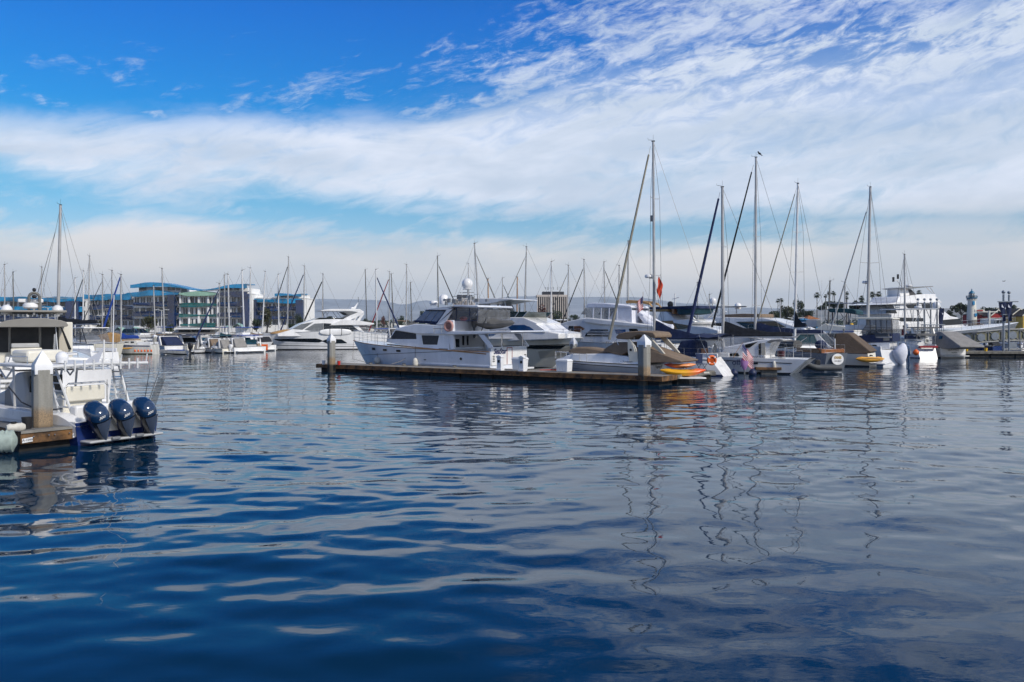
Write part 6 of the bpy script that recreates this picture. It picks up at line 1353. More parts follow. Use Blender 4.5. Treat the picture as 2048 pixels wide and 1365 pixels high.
    fm.build('windshield_frame', 'alu_white', r)
    plates(b, 'radar_arch', 'gelcoat', A5, [(745, 262), (820, 285), (1115, 590), (1215, 640), (1215, 770), (1115, 785), (900, 640), (855, 520)], hw + .05, .14); b.prism('arch_top', 'gelcoat', A5, [(500, 258), (750, 255), (830, 290), (800, 296), (500, 280)], hw + .04, bevel=.03)
    lv = MB()
    for k, yy in enumerate((585, 605, 637, 662)): lv.tube([b.px(A5((915 + 10 * k, yy))[0], hw + .07), b.px(A5((1055 + 10 * k, yy))[0], hw + .07)], .03, 4)
    lv.build('arch_vent', 'black', r); h_ = MB().tube([b.px(A5((880, 385))[0], hw + .12), b.px(A5((990, 480))[0], hw + .12)], .03, 5); h_.build('grab_rail', 'steel', r)
    b.prism('clear_enclosure', 'clear_vinyl', A5, [(870, 335), (1232, 308), (1205, 585), (1110, 590)], hw - .06, bevel=.02)
    b.prism('cockpit_cover', 'canvas_brown', A5, [(1232, 312), (1420, 298), (1540, 304), (1625, 372), (2060, 720), (1880, 792), (1250, 762), (1195, 605)], hw + .02, .22, bevel=.08)
    q = b.px(A5((1450, 280))[0], 0); MB().tube([(q[0], 0, q[2] - .2), (q[0], 0, q[2] + .2)], .05, 6).ball((q[0], 0, q[2] + .2), .09, 8, 6).build('searchlight', 'engine_grey', r)
    MB().box(-1.15, .02, -1.45, 1.45, .20, .32).build('swim_platform', 'gelcoat', r, bevel=.04); b.rail(.55, .99, .5, .12, 6, rows=2)
    p = W(1740, 716, 64); t = kayak('yellow kayak lying upside down on the stern platform of the brown covered cruiser', (p.x, p.y), 2.2, .05, 'kayak_yellow', .36, .36, .46, None, .05)
    MB().box(-.8, .8, -.37, -.36, .30, .33).build('strap', 'black_trim', t)
    tag(MB().cbox(0, 0, 0, .5, .3, .52).build('crate', 'plastic_orange', None, bevel=.03), 'orange crate hanging beside the round white transom', 'crate').location = W(1682, 720, 61.5)
    # grey inflatable in the water before them
    t = thing('inflatable_boat', 'grey inflatable dinghy with an outboard floating below the gold lettered transom', 'inflatable boat', tuple(Vector((WX(1603, 57), 57.3, 0))), -.06)
    for sg in (.55, -.55): MB().rings([[(u * 2.55, sg * (1 - .55 * max(0, 1 - u * 3.2) ** 2), .30 + .42 * max(0, 1 - u * 2.6) ** 1.5) if 0 else (u * 2.55, sg * (1 - .6 * max(0, 1 - u * 3.0) ** 2) + .19 * math.cos(a), .32 + .38 * max(0, 1 - u * 2.2) ** 1.6 + .19 * math.sin(a)) for a in [2 * pi * j / 12 for j in range(12)]] for u in [i / 12 for i in range(13)]]).build('tube', 'hypalon', t, smooth=True)
    MB().rings([[(u * 2.4, y, .1 + .4 * max(0, 1 - u * 2.2) ** 1.6 + .12 * abs(y)) for y in (-.5, 0, .5)] for u in [i / 8 for i in range(9)]], closed=False).build('floor', 'engine_grey', t); MB().box(1.2, 1.35, -.5, .5, .40, .48).build('thwart', 'hypalon', t)
    MB().box(1.0, 1.3, -.18, .18, .3, .85).build('console', 'plastic_black', t, bevel=.03); MB().box(.6, .75, -.1, .1, .5, .62).build('fitting', 'gelcoat', t); outboard(t, .15, 0, .35, .55, 'engine_grey')
    # cream flybridge boat under the teal bimini
    st = (1716, 80); b = Boat('motor_yacht', 'cream flybridge boat with teal bimini on dark posts and a blue stripe', 'motor yacht', st, hd(1716, 80, 10.5), 1)
    b.hull(3.8, 1.9, 1.5, 1.6, 0, 'gelcoat', .42, 2.3, .8, tb=.93); r = b.r; hw = 1.7
    b.prism('cabin', 'gelcoat', Q3, [(760, 640), (910, 612), (1410, 640), (1430, 760), (760, 760)], hw, .05, nose=.3, x0=b.L * .5, bevel=.05)
    b.prism('flybridge', 'gelcoat_cream', Q3, [(905, 622), (1060, 540), (1095, 556), (1400, 592), (1418, 645), (1250, 640)], hw, .06, nose=.25, x0=b.L * .5, bevel=.05); b.pane('blue_stripe', 'plastic_blue', Q3, [(1150, 634), (1416, 632), (1416, 646), (1150, 640)], hw, .06, 3, .03)
    b.pane('side_window', 'glass_dark', Q3, [(960, 660), (1390, 668), (1390, 720), (930, 710)], hw, .05, 2.0, .03); b.prism('bimini', 'canvas_teal', Q3, [(1088, 372), (1110, 358), (1290, 354), (1400, 362), (1445, 385), (1445, 432), (1300, 408), (1110, 402)], 1.45, bevel=.06)
    sp = MB()
    for x0, x1 in ((1095, 1085), (1140, 1150), (1210, 1205), (1345, 1345), (1375, 1350)):
        for sg in (1, -1): q0, q1 = b.px(Q3((x0, 395))[0], 1.35 * sg), b.px(Q3((x1, 575))[0], 1.35 * sg); sp.tube([q0, q1], .035, 5)
    q0, q1 = b.px(Q3((1240, 400))[0], 1.35), b.px(Q3((1345, 560))[0], 1.35); sp.tube([q0, q1], .02, 4); sp.tube([(q0[0], 1.35, q1[2]), (q1[0], 1.35, q0[2])], .02, 4); sp.build('bimini_post', 'canvas_navy', r)
    MB().box(3.6, 4.6, -.7, .7, 3.0, 3.7).build('helm_console', 'gelcoat_grey', r, bevel=.05); q = b.px(Q3((1385, 565))[0], 1.4); MB().ball((q[0], 1.4, q[2]), .2, 10, 8).build('yellow_horseshoe', 'plastic_yellow', r)
    rd_ = MB()
    for px_, y0, y1 in ((1060, 180, 700), (1178, 345, 640), (1285, 280, 640)): rd_.tube([b.px(Q3((px_, y1))[0], 1.6), b.px(Q3((px_ + 8, y0))[0], 1.6)], .03, 5, .018)
    rd_.build('outrigger_pole', 'mast_grey', r); rt = MB().tube([b.px(Q3((1090, 292))[0], 1.2), b.px(Q3((1580, 290))[0], 1.2)], .06, 6); rt.build('folded_outrigger', 'alu', r)
    b.rail(.5, .99, .6, .12, 6)
    # navy canvas flybridge boat
    st = (1786, 71); b = Boat('motor_yacht', 'white boat with navy canvas deck enclosure, clear flybridge curtains and a flat cream top', 'motor yacht', st, hd(1786, 71, 10.5), 1)
    b.hull(3.6, 1.6, 1.22, 1.5, 0, 'gelcoat_cream', .42, 2.3, .8, tb=.94); r = b.r; hw = 1.6
    b.prism('cabin', 'gelcoat', Q3, [(1300, 860), (1480, 795), (1560, 785), (1861, 775), (1861, 900), (1300, 900)], hw, .04, nose=.3, x0=b.L * .5, bevel=.04); b.pane('side_window', 'glass_dark', Q3, [(1565, 808), (1630, 808), (1630, 838), (1565, 838)], hw, .04, 1.4, .03); b.pane('side_window', 'glass_dark', Q3, [(1640, 808), (1690, 808), (1710, 838), (1640, 838)], hw, .04, 1.4, .03)
    b.prism('deck_enclosure', 'canvas_navy', G1, Q3((1380, 700), (1861, 665)) + Q4((285, 790), (288, 890), (0, 908)) + Q3((1510, 785),), hw, .04, bevel=.04); b.pane('clear_window', 'glass_grey', Q4, [(165, 815), (240, 812), (242, 880), (165, 885)], hw, .04, 1.8, .03)
    b.prism('flybridge_curtain', 'clear_vinyl', G1, Q3((1560, 560), (1560, 490), (1861, 490)) + Q4((272, 618), (285, 790), (0, 795)) + Q3((1480, 670),), hw - .1, .05, bevel=.02)
    b.prism('flat_top', 'gelcoat_cream', G1, Q3((1365, 470), (1400, 464), (1861, 466)) + Q4((283, 600), (285, 614), (0, 618)) + Q3((1400, 488),), hw, bevel=.03)
    sp = MB()
    for x in (0, 70, 135, 205, 270):
        for sg in (1, -1): q0, q1 = b.px(Q4((x, 615))[0], (hw - .05) * sg), b.px(Q4((x + 4, 795))[0], (hw - .05) * sg); sp.tube([q0, q1], .03, 5)
    sp.tube([b.px(Q4((-60, 718))[0], hw), b.px(Q4((275, 722))[0], hw)], .02, 4); sp.build('curtain_pole', 'black_trim', r); MB().box(1.5, 3.6, -1.0, 1.0, 2.75, 3.2).build('flybridge_seat', 'gelcoat', r, bevel=.1)
    q = MB(); 
    for k in range(3): q.tube([(.1 + .3 * k, 1.5 - .2 * k, 1.2), (.9 + .3 * k, 1.5 - .2 * k, 2.4)], .02, 5)
    q.build('boarding_rail', 'white_plastic', r); MB().box(-.6, .02, -1.4, 1.4, .22, .3).build('swim_platform', 'gelcoat', r, bevel=.03); MB().prism([(-.02, 1.2), (.5, 1.75), (1.5, 1.72), (1.6, 1.2)], 1.4).build('engine_hatch', 'gelcoat', r, bevel=.05)
    # wrapped outboard and blue outboard at its stern
    t = thing('motor_cover', 'bulging white cloth bag wrapped round an outboard motor at the navy canvas boat', 'motor cover', tuple(W(1801, 722, 68)), 0); t.location.z = 0
    MB().rings([[(cx + a * math.cos(th) * (1 + .05 * math.sin(5 * th + z * 4)), a * .7 * math.sin(th), z) for th in [2 * pi * j / 18 for j in range(18)]] for z, a, cx in ((.02, .14, .05), (.20, .30, .04), (.45, .42, 0), (.85, .56, -.04), (1.15, .54, .0), (1.40, .40, .12), (1.62, .22, .2), (1.72, .08, .22))]).build('cloth', 'canvas_white', t, smooth=True)
    t = thing('outboard_motor', 'dark blue outboard motor right of the white wrapped one', 'outboard motor', tuple(W(1820, 720, 69)), .4); t.location.z = .25; outboard(t, 0, 0, .45, 1.35, 'engine_blue', -.2, name='motor')
    fender('orange ball fender between the blue outboard and the small white sloop', tuple(W(1832, 705, 78)), .28, .62, 'plastic_orange', None, .8, True)
    # person on the deck behind
    person_at()
    # grey tented boat
    b = Boat('cruiser', 'open boat under a light grey tent cover with a lettered white transom', 'cruiser', (1906, 82), (1826, 88), 1); b.hull(2.9, 1.2, 1.0, .9, 0, 'gelcoat_grey', .42, 2.2, .8, tb=.95); r = b.r
    b.prism('tent_cover', 'canvas_lightgrey', Q4, [(735, 800), (800, 765), (835, 770), (880, 800), (1112, 948), (1110, 968), (950, 985), (845, 975), (760, 965)], 1.35, .25, bevel=.06); b.pane('tent_window', 'glass_dark', Q4, [(828, 825), (868, 822), (870, 858), (832, 860)], 1.35, .25, 1.0, .03)
    MB().box(-.04, .03, -1.35, 1.35, .3, 1.0).build('transom', 'gelcoat', r, bevel=.03); text('SEA-FREE', .30, 'text_dark', r, (-.05, 0, .78), AFT, 'boat_name', .003); text('MARINA', .16, 'text_dark', r, (-.05, -.1, .5), AFT, 'home_port', .003); MB().box(-.6, .02, -1.3, 1.3, .16, .24).build('swim_platform', 'gelcoat', r)
    b2 = cruiser('small white cruiser with a dark grey arched bimini left of the grey tent cover', (1868, 90), (1800, 97), 1, 3.0, 1.5, canvas='canvas_grey', glass='glass_grey', cover=False)
    # big sportfishing yacht
    b = Boat('sportfishing_yacht', 'huge white sportfishing yacht with tower, hardtops and long bow shaded grey on the right', 'sportfishing yacht', (1738, 101), (2036, 117), -1)
    b.hull(5.6, 3.55, 2.05, 3.4, 0, 'hull_grey_and_shade', .40, 2.2, .74, sag=.05, tb=.94, rail='gelcoat', camber=1.35); r = b.r; hw = 2.4
    b.prism('deckhouse', 'gelcoat', Q4, [(270, 700), (280, 540), (880, 560), (1100, 592), (1110, 604), (1170, 682), (1150, 720), (270, 740)], hw, .06, nose=.35, x0=b.L * .35, bevel=.08)
    b.pane('windshield', 'glass_dark', Q4, [(865, 626), (1112, 606), (1165, 676), (862, 692)], hw, .06, 2.4, .06, .35, b.L * .35); b.pane('saloon_window', 'glass_dark', Q4, [(300, 590), (690, 600), (690, 640), (390, 640)], hw, .06, 2.4, .05)
    b.prism('salon_skirt', 'gelcoat', Q4, [(280, 690), (700, 640), (850, 640), (860, 720), (280, 740)], hw + .05, bevel=.05)
    b.prism('flybridge', 'gelcoat', Q4, [(200, 545), (330, 405), (880, 402), (900, 490), (1005, 575), (1105, 596), (900, 600), (280, 560)], hw - .1, .08, nose=.3, x0=b.L * .35, bevel=.08)
    b.pane('bridge_window', 'glass_dark', Q4, [(205, 445), (292, 440), (335, 538), (200, 538)], hw - .1, .08, 4.2, .06); b.pane('bridge_window_band', 'glass_dark', Q4, [(450, 432), (850, 425), (900, 490), (480, 476)], hw - .1, .08, 4.2, .06, .3, b.L * .35)
    for k in range(3): b.pane('louvre', 'post_grey', Q4, [(312 + 8 * k, 440 + 22 * k), (375, 438 + 22 * k), (375, 446 + 22 * k), (316 + 8 * k, 448 + 22 * k)], hw - .1, .08, 4.2, .08)
    b.prism('bridge_eyebrow', 'gelcoat', Q4, [(180, 432), (330, 405), (890, 396), (892, 408), (450, 420), (330, 428)], hw + .15, bevel=.04)
    b.prism('upper_bridge', 'gelcoat', Q4, [(330, 405), (370, 335), (590, 312), (700, 300), (835, 302), (825, 322), (888, 398)], hw - .5, .1, nose=.2, x0=b.L * .35, bevel=.08)
    b.prism('tower_base', 'gelcoat', Q4, [(375, 335), (368, 232), (400, 225), (500, 232), (520, 310)], .9, .1, bevel=.05); b.prism('tower_window', 'mesh_screen', Q4, [(485, 245), (510, 240), (580, 312), (498, 325)], .92)
    b.prism('tower_top', 'engine_grey', Q4, [(400, 228), (520, 212), (780, 202), (792, 210), (640, 222), (500, 238)], 1.5, bevel=.03)
    tw = MB()
    for a, c in (((700, 218), (780, 300)), ((745, 215), (800, 298)), ((340, 140), (410, 230)), ((300, 135), (350, 130)), ((380, 110), (400, 225)), ((400, 200), (520, 195)), ((470, 180), (470, 225))): tw.tube([b.px(Q4(a)[0], .6), b.px(Q4(c)[0], .6)], .05, 5)
    tw.build('tower_frame', 'alu_white', r); 
    for q_ in ((290, 120), (347, 85)): q = b.px(Q4(q_)[0], .6); MB().lathe([(0, -.3), (.13, -.28), (.13, .28), (0, .3)], q, 8).build('floodlight', 'black_trim', r)
    q = b.px(Q4((485, 200))[0], 0); radar(r, q[0], 0, q[2] - .1, .4); q = b.px(Q4((597, 450))[0], -2.3); radar(r, q[0], -2.3, q[2], .4)
    b.prism('white_cover', 'canvas_white', Q4, [(885, 612), (905, 488), (1010, 580), (1040, 596)], 1.3, .2, bevel=.04); b.rail(.45, .97, .8, .15, 9)
    MB().tube([b.px(Q4((0, 412))[0], 1.5), b.px(Q4((200, 410))[0], 1.5)], .08, 6).build('outrigger', 'alu', r)
    b.prism('aft_dinghy', 'canvas_grey', Q4, [(280, 662), (430, 682), (445, 700), (430, 716), (290, 704)], 1.2, bevel=.08)
    # nearer silver hardtop with pipe legs, between posts
    st = (1812, 92); b = Boat('fishing_boat', 'open fishing boat with a flat silver hardtop on pipe legs and two white domes', 'fishing boat', st, (1876, 98), -1); b.hull(3.4, 1.9, 1.5, 1.2, 0, 'gelcoat', .42, 2.2, .78, tb=.95); r = b.r
    b.prism('hardtop', 'alu', Q4, [(425, 482), (850, 478), (850, 494), (425, 500)], 1.3, bevel=.03); lg = MB()
    for x0, x1 in ((440, 435), (500, 530), (540, 535), (580, 640), (640, 560), (665, 665), (700, 760), (830, 800)):
        for sg in (1, -1): lg.tube([b.px(Q4((x0, 498))[0], 1.2 * sg), b.px(Q4((x1, 640))[0], 1.2 * sg)], .04, 5)
    lg.build('hardtop_legs', 'alu', r); q = b.px(Q4((820, 470))[0], .4); dome(r, q[0], .4, q[2] - .1, .42); q = b.px(Q4((597, 470))[0], -.6); radar(r, q[0], -.6, q[2] - .05, .4); MB().box(1.5, 3.2, -.7, .7, 1.5, 2.5).build('console', 'gelcoat', r, bevel=.06)
def person_at():
    # seated crew member in a dark red top on the small cruiser, half hidden
    base = W(1806, 679, 88); P = bpy.data.meshes.new('person'); bm = bmesh.new()
    J = {'pel': (0, 0, .0), 'ch': (.04, 0, .45), 'nk': (.07, 0, .58), 'hd': (.10, 0, .74), 'hdt': (.10, 0, .84), 'ls': (.05, .20, .50), 'le': (.14, .27, .24), 'lh': (.34, .22, .12), 'rs': (.05, -.20, .50), 're': (.14, -.27, .24), 'rh': (.34, -.2, .12), 'lk': (.42, .12, .02), 'lf': (.46, .12, -.42), 'rk': (.42, -.12, .02), 'rf': (.46, -.12, -.42), 'lt': (.62, .12, -.46), 'rt': (.62, -.12, -.46)}
    R = dict(pel=.15, ch=.17, nk=.06, hd=.10, hdt=.085, ls=.07, le=.05, lh=.035, rs=.07, re=.05, rh=.035, lk=.075, lf=.05, rk=.075, rf=.05, lt=.035, rt=.035)
    E = ['pel ch', 'ch nk', 'nk hd', 'hd hdt', 'ch ls', 'ls le', 'le lh', 'ch rs', 'rs re', 're rh', 'pel lk', 'lk lf', 'lf lt', 'pel rk', 'rk rf', 'rf rt']
    keys = list(J); vs = [bm.verts.new(J[k]) for k in keys]
    for e in E: a, c = e.split(); bm.edges.new((vs[keys.index(a)], vs[keys.index(c)]))
    bm.to_mesh(P); bm.free(); o = bpy.data.objects.new('person', P); C.objects.link(o); m = o.modifiers.new('s', 'SKIN'); sv = P.skin_vertices[0].data
    for i, k in enumerate(keys): sv[i].radius = (R[k], R[k]); sv[i].use_root = (k == 'pel')
    o.modifiers.new('u', 'SUBSURF').levels = 1; P.materials.append(M['skin']); o.location = (base.x, base.y, 2.2); o.rotation_euler = (0, 0, -.3)
    tag(o, 'person in a dark red top sitting on the small cruiser behind the white wrapped motor', 'person')
    MB().rings([[(cx + a * math.cos(t), w_ * math.sin(t), z) for t in [2 * pi * j / 12 for j in range(12)]] for z, a, w_, cx in ((-.08, .17, .21, 0), (.2, .16, .20, .02), (.42, .18, .24, .04), (.54, .10, .14, .05))]).build('shirt', 'shirt', o, smooth=True); MB().ball((.08, 0, .84), .115, 10, 8, .9).build('hair', 'hair', o, smooth=True)
right_boats()
# ================================================================== far left marina and fillers
def left_boats():
    b = Boat('cruiser', 'white cruiser with black framed clear enclosure moored right of the grey roofed yacht', 'cruiser', (214, 88), (100, 95), 1); b.hull(3.4, 1.75, 1.25, 1.2, -.4, 'gelcoat_cream', .42, 2.3, .82, tb=.94); r = b.r
    b.prism('cabin', 'gelcoat', A1, [(1100, 1280), (1130, 960), (1250, 955), (1300, 1050), (1470, 1080), (1560, 1120), (1560, 1230), (1100, 1300)], 1.4, .05, bevel=.04); b.prism('hardtop', 'gelcoat', A1, [(1060, 830), (1090, 812), (1430, 812), (1435, 826), (1100, 836)], 1.35, bevel=.02)
    b.prism('enclosure', 'clear_vinyl', A1, [(1135, 836), (1400, 836), (1470, 1080), (1300, 1060), (1260, 950), (1120, 940)], 1.3); sp = MB()
    for a, c in (((1160, 830), (1150, 950)), ((1262, 836), (1265, 1000)), ((1365, 836), (1370, 1080)), ((1400, 830), (1475, 1090)), ((1145, 940), (1270, 950))): sp.tube([b.px(A1(a)[0], 1.34), b.px(A1(c)[0], 1.34)], .05, 5)
    sp.build('enclosure_frame', 'black_trim', r); b.pane('hull_window', 'glass_dark', A1, [(1325, 1170), (1470, 1168), (1475, 1205), (1325, 1205)], 1.4, .05, 1, .03); b.pane('vent', 'black', A1, [(1530, 1190), (1550, 1190), (1550, 1200), (1530, 1200)], 1.42, .05, 1, .03)
    # the yellowed sloop with the blue sail cover
    b = sailboat('old cream sloop with bright blue sail cover and orange kayak alongside', (313, 93), (209, 93.6), 242.3, (242, 550), 2.6, 1.05, mr=.10, fore='canvas_royal', fw=.10, furl_foot=(206, 660), spr=(.5,), cover='canvas_royal', hullm='old_white', group=None, far=True, boom=.34, bz=1.75, covh=.55, hull_kw=dict(boot='weed_line'))
    b.strake('cove_stripe', 'navy_paint', .88, .98, .10, .02, .97, .02); kayak('long orange kayak hanging along the side of the old cream sloop', (WX(246, 91.2), 91.2), 2.2, 0, 'kayak_yellow', .55, .16, .2, None, .08)
    for k in range(6): fender('orange fender on the side of the old cream sloop', tuple(W(270 + k * 6.5, 702, 91.3)), .10, .28, 'plastic_orange', 'small orange fenders along the old cream sloop')
    tag(MB().prism([(-2.6, 0), (-2.3, .9), (-.6, 1.3), (2.4, .7), (2.8, .2)], .9, 0, .3).build('boat_cover', 'canvas_sand', None, bevel=.1), 'tan canvas boat tent behind the old cream sloop', 'boat cover').location = (WX(232, 100), 100, 1.0)
    t = thing('rowing_boat', 'small open white boat with blue cushions and a black outboard at the far left dock', 'rowing boat', (WX(376, 91.5), 91.5, 0), pi - .02)
    MB().rings([[(3.1 * u, .62 * (1 - u ** 2.4) * s_ * k + .02 * s_, z + .1 * u) for s_, k, z in ((1, 1, .42), (1, .8, .1), (0, 0, -.05), (-1, .8, .1), (-1, 1, .42))] for u in [i / 10 for i in range(11)]], closed=False).build('hull', 'old_white', t, smooth=True); MB().box(.5, 2.2, -.35, .35, .40, .52).build('cushion', 'plastic_blue', t, bevel=.05); outboard(t, -.05, 0, .55, 1.1, 'plastic_black')
    data = [ # label, stern, bow, side, B, fb, canvas, glass, kind, motor
     ('white cruiser with a navy side curtain and white arch on the far left dock', (352, 97), (305, 101), 1, 2.9, 1.1, 'canvas_navy', 'glass_grey', 'express', None),
     ('white cruiser with a navy soft top right of the navy curtained one', (398, 98), (345, 104), 1, 3.0, 1.25, 'canvas_navy', 'glass_dark', 'sport', None),
     ('blunt little runabout with bluish hull at the water, far left marina', (388, 96), (412, 96.5), -1, 2.0, .6, 'canvas_lightgrey', 'glass_dark', 'express', None),
     ('cream runabout with tan cover beside the bluish runabout', (437, 97.5), (411, 99), 1, 2.1, .75, 'canvas_tan', 'glass_dark', 'express', None),
     ('small bowrider under a light grey cover in the middle of the far left marina', (458, 96), (428, 97), 1, 2.2, .7, 'canvas_lightgrey', 'glass_grey', 'express', 'gelcoat'),
     ('small cabin boat with a dark green bimini in the far left marina', (452, 102), (412, 106), 1, 2.6, 1.1, 'canvas_teal', 'glass_teal', 'sport', None),
     ('low white boat with a round navy tube on its stern', (484, 96.5), (460, 98), 1, 2.2, .85, 'canvas_lightgrey', 'glass_dark', 'express', None),
     ('white cruiser with a royal blue bimini left of the yellow footed piling', (507, 100), (462, 105), 1, 2.8, 1.2, 'canvas_royal', 'glass_teal', 'sport', None),
     ('white boat with teal windshield beside the yellow footed piling', (512, 98), (486, 101), 1, 2.6, .95, 'canvas_white', 'glass_teal', 'sport', None),
     ('white boat half hidden behind the bow of the long white yacht', (536, 104), (505, 106), 1, 2.6, 1.0, 'canvas_black', 'glass_dark', 'express', None),
     ('flybridge boat moored far behind, left of the blue covered masts', (300, 108), (262, 112), 1, 3.0, 1.1, 'canvas_grey', 'glass_dark', 'fly', None),
     ('distant white cruiser between the long yacht and the SeaStar bow', (770, 126), (742, 128), 1, 2.9, 1.2, 'canvas_royal', 'glass_dark', 'sport', None),
     ('distant flybridge boat just left of the SeaStar windshield', (812, 134), (782, 138), 1, 3.2, 1.4, 'canvas_tan', 'glass_dark', 'fly', None),
     ('far white boat behind the stern of the long white yacht', (735, 140), (706, 142), 1, 3.0, 1.3, 'canvas_grey', 'glass_dark', 'express', None),
     ('far cruiser with grey cover right of the long white yacht', (800, 118), (768, 120), 1, 3.0, 1.3, 'canvas_grey', 'glass_dark', 'express', None),
     ('distant blue topped cruiser left of the office tower foot', (1092, 120), (1062, 124), 1, 3.0, 1.4, 'canvas_royal', 'glass_teal', 'sport', None),
     ('distant white flybridge boat below the office tower', (1130, 128), (1100, 132), 1, 3.2, 1.5, 'canvas_white', 'glass_dark', 'fly', None),
     ('far white boat with a brown hatch just left of the canvas topped yacht', (1112, 104), (1078, 108), 1, 2.9, 1.1, 'canvas_brown', 'glass_dark', 'express', None),
     ('distant boat with a grey top behind the black boom covers', (1470, 112), (1440, 116), 1, 3.2, 2.0, 'canvas_grey', 'glass_dark', 'fly', None),
     ('distant flybridge boat with radome between the black jib and the trees', (1540, 118), (1500, 122), 1, 3.4, 2.2, 'canvas_grey', 'glass_dark', 'fly', None),
     ('white motor boat directly left of the lighthouse foot', (1905, 140), (1938, 146), -1, 3.6, 1.8, 'canvas_white', 'glass_dark', 'express', None),
     ('white motor boat moored below the lighthouse', (1938, 152), (1975, 158), -1, 3.6, 1.9, 'canvas_tan', 'glass_dark', 'sport', None),
     ('white motor boat in front of the red barns', (1972, 140), (2006, 143), -1, 3.4, 1.6, 'canvas_white', 'glass_dark', 'fly', None),
     ('white boat at the right border below the yellow house', (2070, 118), (2030, 122), 1, 3.2, 1.3, 'canvas_grey', 'glass_dark', 'express', None),
     ('white hull lying under the gangway at the right border', (2060, 97), (1990, 101), 1, 3.2, .9, 'canvas_white', 'glass_blue', 'express', None),
     ('small black hulled boat glimpsed under the gangway', (1995, 96), (1945, 98), 1, 3.0, .8, 'canvas_black', 'glass_dark', 'express', None)]
    for i, (lab, st, bo, sd_, B, fb, cv, gl, kd, mo) in enumerate(data):
        cruiser(lab, st, bo, sd_, B, fb * (.72 if st[0] < 545 else 1), (.78 if st[0] < 545 else 1), ['gelcoat', 'gelcoat_cream', 'gelcoat'][i % 3] if 'black hulled' not in lab else 'navy_paint', cv, gl, kd, mo, None, cover=(kd != 'sport'))
    tag(MB().cbox(0, 0, 0, .7, .4, .7).build('crate', 'plastic_orange', None, bevel=.03), 'orange crate right of the yellow footed piling', 'crate').location = W(529, 695, 100)
left_boats()
def packed():
    # the crowd of small cruisers between and behind the nearer ones
    rg = random.Random(21); L1, G1_ = 'small white cruiser packed among its like in the far left marina', 'small cruisers packed in the far left marina'; L2, G2 = 'tiny white boat in the distant rows beyond the SeaStar yacht', 'tiny boats in the distant rows'
    protos = [cruiser(L1, (340, 112), (312, 114), 1, 2.7, .8, .85, 'gelcoat', c, g, k, None, G1_, cover=cv) for c, g, k, cv in (('canvas_white', 'glass_grey', 'express', True), ('canvas_tan', 'glass_teal', 'sport', False), ('canvas_royal', 'glass_dark', 'fly', True), ('canvas_grey', 'glass_blue', 'sport', False))]
    spots = [(px_, rg.uniform(104, 119)) for px_ in range(352, 520, 12)] + [(px_, rg.uniform(100, 112)) for px_ in (222, 262, 300)] + [(px_, rg.uniform(150, 215)) for px_ in list(range(690, 900, 15)) + list(range(985, 1120, 14)) + [1390, 1405, 1530, 1550]]
    for i, (px_, d) in enumerate(spots):
        p = protos[rg.randrange(4)]; far = d > 130
        dup(p.r, (WX(px_, d), d, 0), rg.choice((0, pi)) + rg.uniform(-.5, .5), L2 if far else L1, G2 if far else G1_)
packed()
# ================================================================== apartments with wavy blue balconies
GZ = .8
def wave_band(x0, x1, y0, zb, zt, m, par, dep=1.1, amp=.45, wav=9.0, ph=0.0, topamp=.25, name='balcony', n=None):
    # a glass balustrade swelling in and out and up and down along the front
    n = n or max(8, int((x1 - x0) / .8)); R = []
    for i in range(n + 1):
        x = x0 + (x1 - x0) * i / n; s_ = math.sin(2 * pi * x / wav + ph); c_ = math.sin(2 * pi * x / wav * .5 + ph * 1.7)
        y = y0 - dep - amp * s_; a = zt + topamp * s_ * .6 + topamp * .6 * c_; b_ = zb - topamp * .8 * s_ + topamp * .3 * c_
        if a - b_ < .25: b_ = a - .25
        R.append([(x, y, b_), (x, y + .12 * s_, (a + b_) / 2 - .0), (x, y, a), (x, y + .12, a), (x, y + .12, b_)])
    o = MB().rings(R).build(name, m, par, smooth=True)
    sl = MB().rings([[(x0 + (x1 - x0) * i / n, y0 - dep - amp * math.sin(2 * pi * (x0 + (x1 - x0) * i / n) / wav + ph) + .14, z) for z in (zb, zb + .14)] + [(x0 + (x1 - x0) * i / n, y0 + .0, z) for z in (zb + .14, zb)] for i in range(n + 1)]).build('balcony_slab', 'stucco_grey', par)
    k = int((x1 - x0) / 2.4)
    for i in range(k + 1):
        x = x0 + .1 + (x1 - x0 - .2) * i / max(1, k); MB().cbox(x, y0 - dep - amp * math.sin(2 * pi * x / wav + ph) - .03, (zb + zt) / 2, .06, .06, (zt - zb) * .95).build('balcony_post', 'mast_dark', par)
    return o
